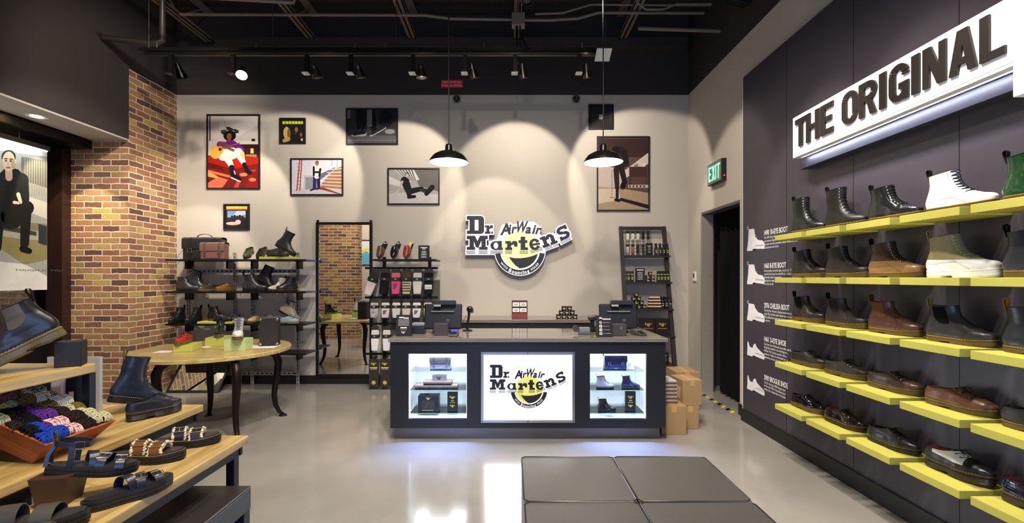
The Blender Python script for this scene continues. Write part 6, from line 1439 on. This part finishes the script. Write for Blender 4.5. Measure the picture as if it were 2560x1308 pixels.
# floor mirror
fm_ = thing('floor_mirror', 'low black framed shoe mirror leaning under the round table', 'mirror', ((PX(416, 5.66) + PX(545, 5.66)) / 2, 5.66, 0), (R(-39), 0, 0)); mb = MB(); w_ = .33; h_ = .62
mb.hull8([(-w_, -.012, 0), (w_, -.012, 0), (w_, .012, 0), (-w_, .012, 0)], [(-w_, -.012, .03), (w_, -.012, .03), (w_, .012, .03), (-w_, .012, .03)], BKM); mb.box(-w_, -w_ + .025, -.012, .012, .03, h_, BKM); mb.box(w_ - .025, w_, -.012, .012, .03, h_, BKM); mb.box(-w_, w_, -.012, .012, h_, h_ + .025, BKM); mb.build('frame', fm_)
mb = MB(); mb.box(-w_ + .024, w_ - .024, -.004, .004, .03, h_, MIRROR); mb.build('mirror_glass', fm_)
mb = MB(); mb.bar((-.2, .012, h_ - .02), (-.2, -.02 + .05, .10), .02, .02, BKM); mb.bar((.2, .012, h_ - .02), (.2, .03, .10), .02, .02, BKM); mb.build('back_stay', fm_)

# ------------------------------------------------------------------ sock rack
sr = thing('sock_rack', 'metal rack of hanging socks between the mirror and the counter', 'rack', (-1.35, 5.95, 0)); ox, oy = -1.35, 5.95
for px in (962, 1075):
    mb = MB(); x = PX(px, 6.08) - ox; mb.box(x - .02, x + .02, .10, .13, 0, 1.72, BKM); mb.build('upright', sr)
mb = MB(); mb.box(PX(930, 5.72) - ox, PX(1090, 5.72) - ox, 5.72 - oy, .12, 1.657, 1.678, BKM); mb.build('shelf_board', sr, bevel=.002)
RLZ = []
for py in (670, 745, 812, 889):
    z = PZ(py, 5.85); RLZ.append(z); mb = MB(); mb.box(PX(908, 5.9) - ox, PX(1092, 5.9) - ox, .02, .035, z - .014, z + .014, BKM); mb.build('rail', sr)
    for px in (962, 1075): mb = MB(); mb.box(PX(px, 6.0) - ox - .01, PX(px, 6.0) - ox + .01, .035, .11, z - .01, z + .01, BKM); mb.build('bracket', sr)
mb = MB(); mb.box(PX(955, 6.1) - ox, PX(1100, 6.1) - ox, .135, .145, PZ(880, 6.1), PZ(700, 6.1), M('satin', (96, 90, 84))); mb.build('back_panel', sr)
def sock(lab, px, zt, H, body, top, kind, grp, band=(30, 28, 24), tilt=0, Dk=5.86, w_=.060):
    root = thing('sock_pack', lab, 'socks', (PX(px, Dk), Dk, zt), (0, R(tilt), 0), grp); mb = MB(); mb.box(-.004, .004, -.01, .075, -.006, .002, STEEL); mb.build('hook', root)
    cm = M('cloth', body); mb = MB(); mb.hull8([(-w_ * .9, -.02, -H), (w_ * .7, -.02, -H), (w_ * .7, .02, -H), (-w_ * .9, .02, -H)], [(-w_, -.024, -H * .5), (w_, -.024, -H * .5), (w_, .024, -H * .5), (-w_, .024, -H * .5)], cm)
    mb.hull8([(-w_, -.024, -H * .5), (w_, -.024, -H * .5), (w_, .024, -H * .5), (-w_, .024, -H * .5)], [(-w_ * .9, -.015, -.05), (w_ * .9, -.015, -.05), (w_ * .9, .015, -.05), (-w_ * .9, .015, -.05)], M('cloth', top)); so = mb.build('folded_sock', root, bevel=.012, smooth=60)
    mb = MB(); F = FB(0, -.0275, 0)
    if kind == 'stripe':
        for k in range(4): mb.flat(F, rect(-w_ * .85, -H * (.58 + k * .10), w_ * .8, -H * (.55 + k * .10)), 0, .001, M('cloth', (40, 34, 28)))
    elif kind == 'speck':
        rn = random.Random(px)
        for k in range(70): a, b = rn.uniform(-w_ * .85, w_ * .8), -rn.uniform(H * .2, H * .95); mb.flat(F, ell(a, b, .003, .003, 5), .0, .001, M('cloth', (40, 36, 36)))
    elif kind == 'print':
        for k in range(5): mb.flat(F, rect(-w_ * .5, -H * (.62 + k * .04), w_ * .4 - k * .006, -H * (.60 + k * .04)), 0, .001, M('cloth', (90, 86, 96)))
    elif kind == 'logo': mb.flat(F, rect(-w_ * .8, -H * .80, w_ * .75, -H * .62), 0, .001, M('cloth', (226, 226, 220))); mb.text(F, 'airwair', 0, -H * .76, .018, BK, .0014, wid=w_ * 1.2, cx=True)
    if mb.f: mb.build('pattern', so)
    mb = MB(); mb.box(-w_ * 1.02, w_ * 1.02, -.029, .026, -H * .47, -H * .34, M('satin', band)); mini_logo(mb, FB(0, -.0295, -H * .40), 0, 0, .034, YEL2 if band != (30, 28, 24) else CREAM, BK); mb.build('paper_band', root)
    mb = MB(); mb.box(-w_ * .9, w_ * .9, -.006, .006, -.05, -.003, M('satin', (52, 46, 42))); mb.build('header_card', root)
    return root
g1 = 'large sock packs on the upper rail'
for a in (('white and pink sock pack at the left end of the upper rail', 941, (222, 206, 206), (60, 54, 50), None, 18), ('black sock pack, second from the left on the upper rail', 965, (34, 30, 36), (40, 34, 32), None, 6), ('bright pink sock pack on the upper rail', 990, (226, 84, 140), (220, 110, 130), 'print', 0),
          ('cream and dark striped sock pack on the upper rail', 1017, (206, 196, 164), (80, 70, 56), 'stripe', 0), ('white sock pack on the upper rail', 1044, (222, 216, 204), (210, 204, 190), None, 0), ('black sock pack with white lettering on the upper rail', 1072, (38, 34, 34), (36, 30, 30), 'logo', 0)):
    sock(a[0], a[1], RLZ[0] - .012, .33 if a[1] > 960 else .36, a[2], a[3], a[4], g1, tilt=a[5])
g2 = 'small sock packs on the second rail'
for a in (('speckled grey sock pack at the left end of the second rail', 936, (190, 184, 180), 'speck'), ('cream sock pack with a dark print, second from the left on the second rail', 964, (222, 214, 206), 'print'), ('white sock pack, third on the second rail', 991, (228, 226, 218), None), ('plain off-white sock pack, fourth on the second rail', 1016, (216, 212, 200), None), ('white sock pack with grey lines, fifth on the second rail', 1042, (226, 226, 228), 'print'), ('pale pink sock pack at the right end of the second rail', 1070, (216, 190, 190), None)):
    sock(a[0], a[1], RLZ[1] - .012, .25, a[2], a[2], a[3], g2, Dk=5.87, w_=.055)
for a in (('white sock pack with yellow band, left on the third rail', 938), ('white sock pack with yellow band, right on the third rail', 967)): sock(a[0], a[1], RLZ[2] - .012, .32, (226, 224, 226), (210, 206, 206), None, 'white sock packs on the third rail', band=(34, 30, 20), Dk=5.80, w_=.052)
for i, px in enumerate((934, 962)):
    root = thing('insole_box', ['left', 'right'][i] + ' tall dark insole box with yellow logo at the foot of the sock rack', 'box', (PX(px, 5.80), 5.82, RLZ[3] - .40), 0, 'tall insole boxes'); mb = MB(); mb.box(-.062, .062, -.02, .02, 0, .36, M('satin', (46, 40, 36))); mb.build('box_body', root, bevel=.002)
    mb = MB(); F = FB(0, -.0203, 0); mini_logo(mb, F, 0, .30, .065, YEL2, BK); mb.flat(F, rect(-.048, .245, .048, .258), 0, 0, YEL2); mb.flat(F, rect(-.042, .232, .042, .237), 0, 0, CREAM); mb.flat(F, ell(.0, .06, .026, .026, 16), 0, 0, M('satin', (190, 170, 100))); mb.build('label_print', root); mb = MB(); mb.box(-.012, .012, -.004, .12, .36, .385, BKM); mb.build('hook', root)
mule('brown cutaway shoe with upright insole, left on the sock rack top', (PX(966, 5.88), 5.90, SZ[0] + .19), (0, R(52), R(-106)), (92, 70, 58), (40, 36, 32), (40, 30, 24), group='cutaway shoes on the sock rack')
mule('black patent cutaway shoe with upright insole, middle of the sock rack top', (PX(999, 5.88), 5.90, SZ[0] + .19), (0, R(52), R(-104)), (26, 26, 30), (52, 50, 50), (20, 20, 20), group='cutaway shoes on the sock rack', fin='patent')
mule('cherry red cutaway shoe with yellow insole, right on the sock rack top', (PX(1030, 5.88), 5.90, SZ[0] + .19), (0, R(52), R(-104)), (140, 54, 38), (196, 186, 90), (60, 20, 16), group='cutaway shoes on the sock rack')
root = thing('shelf_sign', 'small black sign with white text on top of the sock rack', 'sign', (PX(1060, 5.82), 5.82, SZ[0])); mb = MB(); mb.box(-.07, .07, -.01, .01, 0, .18, BK); mb.build('holder', root); mb = MB(); F = FB(0, -.0105, 0)
for a, b, c_ in ((.145, .158, .045), (.128, .138, .022), (.10, .106, .03), (.088, .094, .03), (.068, .074, .034), (.056, .062, .034), (.035, .041, .03), (.022, .028, .036)): mb.flat(F, rect(-c_, a, c_, b), 0, 0, WHT)
mb.build('print', root)

# ------------------------------------------------------------------ round table
tc = Vector((-2.90, 4.44, 0)); bcx, bcy = -2.76, 4.34
rt = thing('round_table', 'round oak table on four dark curved legs', 'table', (tc.x, tc.y, 0)); mb = MB()
mb.lathe([(0, .712), (.672, .712), (.682, .718), (.682, .744), (.676, .75), (0, .75)], OAKX, 72); mb.build('tabletop', rt, 40)
mb = MB(); iron = M('dark_metal', (34, 24, 20)); dx, dy = bcx - tc.x, bcy - tc.y
mb.lathe([(0, .69), (.42, .69), (.43, .711), (0, .711)], iron, 40); mb.build('apron', rt, 40)
for sx in (-1, 1):
    for sy in (-1, 1):
        q = [(.24, .70), (.30, .69), (.345, .65), (.365, .58), (.360, .48), (.345, .36), (.335, .24), (.345, .13), (.37, .05), (.395, .015)]
        pts = [(dx + sx * a * .98, dy + sy * a * .98, z) for a, z in q]
        mb = MB(); mb.tube(pts, [.035, .038, .040, .040, .036, .032, .028, .024, .020, .018], iron, 10); mb.lathe([(.0, 0), (.04, 0), (.038, .008), (.02, .02), (0, .02)], iron, 14, (dx + sx * .39, dy + sy * .39, 0)); mb.build('leg', rt, 60)
TZ = .7505
def blk(lab, px, D_, w_, d_, h, yaw=0, col=YEL2, gx_=None): mb = MB(); mb.box(-w_ / 2, w_ / 2, -d_ / 2, d_ / 2, 0, h, col); o = mb.build('display_block', bevel=.002, loc=(PX(px, D_), D_, TZ), rot=(0, 0, yaw)); return tag(o, lab, 'block')
blk('yellow green block under the red shoe on the round table', 470, 4.32, .155, .22, .060, R(14))
blk('yellow green block under the black boot on the round table', 548, 4.66, .17, .22, .085, R(10))
blk('tallest pale green block under the white boot on the round table', 597, 4.36, .19, .17, .105, R(6), M('satin', (196, 214, 150)))
def paper(lab, px, D_, w_, d_, yaw): mb = MB(); mb.box(-w_ / 2, w_ / 2, -d_ / 2, d_ / 2, 0, .0018, M('paper', (238, 230, 236))); o = mb.build('paper_sheet', loc=(PX(px, D_), D_, TZ + .0002), rot=(0, 0, yaw)); return tag(o, lab, 'paper')
paper('white sheet at the left edge of the round table', 412, 4.22, .15, .12, R(8)); paper('small white sheet between the red shoe and the black boot', 514, 4.5, .10, .08, R(-4))
mb = MB(); mb.box(-.19, .19, -.10, .10, 0, .0018, M('paper', (238, 230, 236)));
o = mb.build('paper_sheet', loc=(PX(640, 4.5) , 4.53, TZ + .0002), rot=(0, 0, R(6))); tag(o, 'large white sheet beside the tallest block on the round table', 'paper')
shoe('red shoe on a yellow block on the round table', 'shoe', (PX(478, 4.45), 4.45, TZ + .0605), (0, 0, R(-78)), (176, 40, 34), eyes=3, lace=(60, 20, 16), sole=(110, 96, 50), lod=1, scale=.95)
shoe('black chelsea boot on a yellow block on the round table', 'chelsea', (PX(553, 4.78), 4.78, TZ + .0855), (0, 0, R(-62)), (24, 22, 22), elastic=(18, 16, 16), sole=(110, 104, 60), lod=1, scale=.92)
shoe('white lace-up boot on the tallest block on the round table', 'boot8', (PX(602, 4.49), 4.47, TZ + .1055), (0, 0, R(-62)), (232, 228, 230), eyes=8, sole=(110, 100, 50), lod=1, scale=1.02)
ps = thing('speaker_case', 'tall dark grey case with metal corners standing on the round table', 'case', (PX(675, 4.62), 4.62, TZ), R(16)); mb = MB(); mb.box(-.085, .085, -.06, .06, 0, .29, M('cloth', (58, 54, 54))); mb.build('case_body', ps, bevel=.006)
mb = MB(); mb.box(-.086, .086, -.061, .061, .28, .295, M('metal', (140, 138, 134))); mb.box(-.02, .02, -.02, .02, .295, .305, STEEL); mb.build('latch_plate', ps, bevel=.002)
mb = MB()
for sx in (-1, 1):
    for z in (.02, .27): mb.ball((sx * .076, -.052, z), .017, STEEL, 10, 6)
mb.build('metal_corner', ps, 50); mb = MB(); mb.box(-.088, .088, -.063, .063, 0, .008, BK); mb.build('foot_rail', ps)

# ------------------------------------------------------------------ display tables in the foreground, left
zA, zB, zC = CAMZ - .42, CAMZ - .78, CAMZ - .87
def plank(name, lab, x0, x1, y0, y1, z, t, legs, mat=OAK, zb=0, rails=True, lw=.022):
    root = thing(name, lab, 'table', (x1, y1, 0)); mb = MB(); mb.box(x0 - x1, 0, y0 - y1, 0, z - t, z, mat); mb.build('tabletop', root, bevel=.006)
    for lx, ly_ in legs: mb = MB(); mb.box(lx - lw, lx + lw, ly_ - lw, ly_ + lw, zb, z - t - .001, M('dark_metal', (30, 34, 44))); mb.build('leg', root, bevel=.002)
    if not rails: return root
    mb = MB(); mb.box(x0 - x1 + .02, -.02, -.045, -.025, z - t - .05, z - t - .001, BKM); mb.box(-.045, -.025, y0 - y1 + .02, -.045, z - t - .05, z - t - .001, BKM); mb.build('frame', root); return root
XC0, XC1, YC1 = -1.84, -1.443, 1130 * .87 / 393 / 1000 * 1000 / 1; YC1 = FPX * .87 / 393
XB1 = -2.42 * .78; YB1 = FPX * .78 / 316; XA1 = -4.85 * .42; YA1 = FPX * .42 / 213
plank('display_table', 'low oak display table with sandals, nearest on the left', XC0, XC1, .55, YC1, zC, .045, [(-.06, -.05), (-.35, -.05)])
plank('display_table', 'middle oak display table with the lace crate', -2.97, XB1, 1.2, YB1, zB, .042, [(-.18, -.9), (-1.0, -.1), (-.10, -.06)])
plank('display_table', 'highest oak display table with the large chelsea boot', -2.95, XA1, 1.2, YA1, zA, .045, [(-.019, -.019), (-.72, -.019), (-.7, -.9)], zb=zB + .001, rails=False, lw=.018)
root = thing('display_bench', 'black leather topped bench under the sandal table', 'bench', (-1.42, 1.8, 0)); bx = -1.23 * 1.09; yb = FPX * 1.09 / 525
mb = MB(); mb.box(-.55, bx + 1.42, .7 - 1.8, yb - 1.8, .245, .352, M('satin', (40, 44, 56), 0, .4)); mb.build('seat_box', root, bevel=.006); mb = MB(); mb.box(-.55, bx + 1.42, .7 - 1.8, yb - 1.8, .3525, .362, M('leather', (46, 42, 42))); mb.build('seat_pad', root, bevel=.004)
for lx, l_y in ((bx + 1.39, yb - 1.83), (-.5, yb - 1.83)): mb = MB(); mb.box(lx - .025, lx + .025, l_y - .025, l_y + .025, 0, .244, M('dark_metal', (34, 38, 50))); mb.build('leg', root)
# goods hanging under the highest table
GC = [(150, 26, 40), (40, 44, 60), (206, 204, 200), (30, 28, 34), (196, 190, 196), (28, 30, 40)]
for i in range(6):
    q = thing('folded_shirt', ['red', 'navy', 'white', 'black', 'pale grey', 'blue black'][i] + ' folded shirt standing on the middle table behind the lace crate', 'shirt', (-2.62 + i * .078, 2.32, zB + .001)); mb = MB(); mb.box(-.034, .034, -.02, .02, 0, .27 + .01 * (i % 3), M('cloth', GC[i])); mb.build('cloth_body', q, bevel=.01); mb = MB(); mb.flat(FB(0, -.0205, 0), rect(-.012, .16, .012, .20), 0, .0006, M('paper', (220, 216, 210))); mb.build('tag', q)
mb = MB(); mb.box(-.0, .30, -.01, .01, 0, .325, M('gloss', (186, 188, 192))); o = mb.build('freestanding_board', loc=(-2.65, 2.6, zB + .001)); tag(o, 'pale glossy board standing behind the highest display table', 'board')
# highest table
pd = thing('riser', 'black cube riser under the heel of the large chelsea boot', 'riser', (-2.10, 2.165, zA), R(30)); mb = MB(); mb.box(-.048, .048, -.048, .048, 0, .118, M('satin', (24, 20, 18), 0, .5)); mb.build('riser_body', pd, bevel=.003)
shoe('large black chelsea boot tipped toe-down on the highest table', 'chelsea', (-2.045, 2.10, zA), (0, R(31), R(-150)), (26, 26, 30), elastic=(92, 88, 84), sole=(104, 92, 58), ts=.036, lod=2, scale=1.12, rest=zA + .001, lining=(120, 62, 34), loop=(30, 28, 26), toecap=((28, 28, 32), .245))
shoe('black lace-up boot at the left edge on the highest table', 'boot8', (XA1 - .38, YA1 - .06, zA), (0, R(10), R(-100)), (30, 30, 34), eyes=7, lod=1, lace=(50, 34, 28), rest=zA + .001, sole=(104, 92, 58))
# middle table
CRP = Vector((-2.0 - .205 * math.cos(R(24)), 2.03, zB + .001 + .205 * math.sin(R(24))))
cr = thing('wooden_crate', 'orange brown crate full of coloured laces, tipped toward the aisle', 'crate', CRP, (0, R(24), 0)); a, b = .25, .165; a2, b2 = .205, .135; t_ = .012; CTL = R(24)
mb = MB()
def fr(x, y, z): return (x, y, z)
B4 = [(-a2, -b2, -.0), (a2, -b2, 0), (a2, b2, 0), (-a2, b2, 0)]; T4 = [(-a, -b, .115), (a, -b, .115), (a, b, .115), (-a, b, .115)]; Bi = [(-a2 + t_, -b2 + t_, .01), (a2 - t_, -b2 + t_, .01), (a2 - t_, b2 - t_, .01), (-a2 + t_, b2 - t_, .01)]; Ti = [(-a + t_, -b + t_, .115), (a - t_, -b + t_, .115), (a - t_, b - t_, .115), (-a + t_, b - t_, .115)]
vs = B4 + T4 + Bi + Ti; fs = [(3, 2, 1, 0), (0, 1, 5, 4), (1, 2, 6, 5), (2, 3, 7, 6), (3, 0, 4, 7), (8, 9, 10, 11), (9, 8, 12, 13), (10, 9, 13, 14), (11, 10, 14, 15), (8, 11, 15, 12), (4, 5, 13, 12), (5, 6, 14, 13), (6, 7, 15, 14), (7, 4, 12, 15)]
mb.add(vs, fs, CRATE); mb.build('crate_body', cr)
mb = MB(); mb.hull8([(-a2 + .02, -b2 + .03, -.165), (-a2 + .05, -b2 + .03, -.15), (-a2 + .05, b2 - .03, -.15), (-a2 + .02, b2 - .03, -.165)], [(-a2 + .0, -b2 + .03, -.001), (-a2 + .05, -b2 + .03, -.001), (-a2 + .05, b2 - .03, -.001), (-a2, b2 - .03, -.001)], BK); mb.build('wedge', cr)
LC = {'b': ('blue', (36, 70, 176)), 'r': ('red and white', (196, 120, 124)), 'n': ('dark brown', (44, 36, 32)), 'k': ('black', (26, 24, 26)), 'c': ('cream', (206, 202, 160)), 'p': ('purple', (96, 50, 140)), 'y': ('yellow and black flecked', (120, 104, 50)), 'w': ('white', (232, 230, 222)), 'g': ('green', (24, 128, 84)), 'm': ('mauve pink', (146, 92, 100)), 't': ('taupe', (110, 92, 76)), 's': ('black and white striped', (60, 58, 54)), 'l': ('pale green', (160, 196, 160))}
GRID = ['bbbrrnncc', 'kbprrnncc', 'nkkppnncy', 'cnkppyyww', 'ccclyywws', 'cclmmmwss', 'ggglmmtts']
CT = cr.matrix_basis.copy() if False else Matrix.Translation(CRP) @ Euler((0, R(24), 0)).to_matrix().to_4x4()
lproto = {}
for ix, rowc in enumerate(GRID):
    for iy, ch in enumerate(rowc):
        p = CT @ Vector((a - .045 - ix * .066 - (.010 if iy % 2 else 0), -b + .026 + iy * .0345, .108 + .008 * math.sin(ix * 2.1 + iy) + .005))
        nm, cl = LC[ch]; lab = nm + ' bundles of laces in the sloping wooden crate'; grp = nm + ' lace bundles in the crate'
        rz = R(-12 + 9 * math.sin(ix * 3 + iy * 1.7))
        if ch not in lproto:
            root = thing('lace_bundle', lab, 'laces', p, (0, R(24), rz), grp); root.scale = (.82, .66, .9); mb = MB(); lm_ = M('cloth', cl); l2 = M('cloth', tuple(int(v * .8) for v in cl)) if ch not in 'sr' else M('cloth', (226, 220, 206))
            for k in range(9):
                y = -.024 + k * .006; pts = []
                for q in range(9): ph = PI * q / 8; pts.append((-.040 * math.cos(ph), y + .003 * math.sin(q * 1.5 + k), .022 * math.sin(ph) ** .6 + .0015 * (k % 2)))
                mb.tube(pts, .0036, lm_ if k % 2 == 0 else l2, 6)
            mb.build('strands', root, 60); mb = MB()
            for xx in (-.012, .012): mb.tube([(xx, -.030, -.004), (xx + .002, -.030, .016), (xx + .003, 0, .030), (xx + .004, .030, .016), (xx + .005, .030, -.004)], .0038, lm_, 6)
            mb.tube([(.034 + .016 * math.cos(t * PI / 5), -.004 + .014 * math.sin(t * PI / 5), -.002 + .006 * math.cos(t * PI / 5)) for t in range(10)], .0016, l2, 5, True)
            mb.build('wrap', root, 60); lproto[ch] = root
        else:
            o = copy_thing(lproto[ch], p); o.rotation_euler = (0, R(24), rz)
def at(px, py, H): D_ = FPX * H / (py - 695); return (PX(px, D_), D_)
x, y = at(313, 1062, .78)
shoe('black three-eye shoe on a thick platform sole on the middle table', 'shoe', (x - .03, y + .03, zB), (0, 0, R(60)), (26, 30, 42), eyes=4, ts=.048, sole=(44, 36, 34), lod=2, scale=.92, lace=(24, 24, 28), loop=None, lining=(20, 20, 24))
shoe('tall navy black boot tipped toe-down behind the platform shoe', 'boot10', (x - .225, y + .13, zB), (0, R(18), R(60)), (28, 34, 50), eyes=8, ts=.036, sole=(44, 38, 34), lod=2, scale=1.0, rest=zB, loop=(120, 110, 60))
shoe('black low shoe cut by the left edge of the photo on the middle table', 'shoe', (-2.25, 1.62, zB), (0, 0, R(30)), (22, 24, 28), eyes=3, ts=.032, sole=(60, 54, 50), lod=1)
# low table
x, y = at(285, 1165, .87)
S2f = [(.125, .048, .056, -.01, (112, 70, 36), 1), (.195, .048, .046, -.01, (112, 70, 36), 1)]
sandal('brown two-strap sandal with cream fur on the low table', (x - .055, y + .035, zC + .001), (0, 0, R(8)), S2f, fur=(222, 204, 172), stitch=(150, 130, 90), ts=.034, scale=1.12)
S3f = [(.125, .048, .056, -.01, (34, 30, 30), 1), (.195, .048, .046, -.01, (34, 30, 30), 1)]
sandal('black two-strap sandal with cream fur behind the brown one', (x + .0, y + .20, zC + .001), (0, 0, R(20)), S3f, fur=(222, 208, 180), stitch=(150, 130, 90), ts=.034, scale=1.08)
NV = (28, 32, 46)
x, y = at(150, 1262, .87)
blkx = thing('riser', 'dark wooden riser under the raised black sandal', 'riser', (x - .02, y + .02, zC + .0005), R(10)); mb = MB(); mb.hull8([(-.045, -.05, 0), (.045, -.05, 0), (.045, .05, 0), (-.045, .05, 0)], [(-.065, -.06, .115), (.065, -.06, .115), (.065, .06, .115), (-.065, .06, .115)], M('satin', (70, 44, 30))); mb.build('riser_body', blkx, bevel=.002)
GS = [(.140, .030, .056, -.03, NV, 0), (.185, .030, .048, .02, NV, 1), (.232, .030, .040, -.01, NV, 1)]
sandal('black buckled sandal raised on the riser, toe to the right', (x - .07, y + .0, zC + .118), (0, R(10), R(28)), GS, ts=.034, ankle=True, strapc=NV, bed=(40, 40, 46))
x2, y2 = at(208, 1285, .87)
sandal('black buckled sandal lying flat in front on the low table', (-1.585, 1.66, zC + .001), (0, 0, R(56)), GS, ts=.040, sole=(40, 34, 32), bed=(36, 36, 42), strapc=NV)
WS = [(.10, .055, .055, 0, (70, 66, 60), 0), (.19, .055, .042, 0, (76, 72, 64), 0)]
sandal('grey wide-strap slide at the lower left corner', (-1.80, 1.50, zC + .001), (0, 0, R(20)), WS, ts=.034, bed=(56, 52, 50), scale=1.1)
sandal('second grey wide-strap slide beside the flat black sandal', (-1.70, 1.36, zC + .001), (0, 0, R(22)), WS, ts=.034, bed=(56, 52, 50), scale=1.1)

# ------------------------------------------------------------------ ottomans
OX = [.065, .575]; 
for i in range(2):
    for j in range(2):
        lab = '%s %s grey leather cube stool of the group of four' % (['far', 'near'][j], ['left', 'right'][i])
        root = thing('cube_stool', lab, 'stool', (OX[i] + .2525, 2.262 - j * .51, 0), 0, 'grey leather cube stools')
        lm_ = M('leather', (88, 85, 81), 0, .38); mb = MB(); h = .2515
        n = 10; vs = []; 
        for a_ in range(n + 1):
            for b_ in range(n + 1):
                u, v = a_ / n * 2 - 1, b_ / n * 2 - 1; vs.append((u * h * .995, v * h * .995, .445 + .006 * (1 - u * u) * (1 - v * v)))
        mb.add(vs, [(a_ * (n + 1) + b_, (a_ + 1) * (n + 1) + b_, (a_ + 1) * (n + 1) + b_ + 1, a_ * (n + 1) + b_ + 1) for a_ in range(n) for b_ in range(n)], lm_)
        mb.box(-h, h, -h, h, .05, .444, lm_); mb.build('cushion', root, 50)
        mb = MB(); q = [(-h, -h), (h, -h), (h, h), (-h, h)]; k_ = .02
        pts = []
        for (cx_, cy_) in q:
            sx, sy = (1 if cx_ > 0 else -1), (1 if cy_ > 0 else -1)
            A = [(cx_ - sx * k_, cy_), (cx_, cy_ - sy * k_)]
            if sx * sy > 0: A = A[::-1]
            pts += [(p_[0], p_[1], .444) for p_ in A]
        mb.tube(pts, .0045, M('leather', (44, 42, 40)), 6, True); mb.build('piping', root, 60)
        mb = MB(); mb.box(-h + .02, h - .02, -h + .02, h - .02, 0, .05, BK); mb.build('base', root)
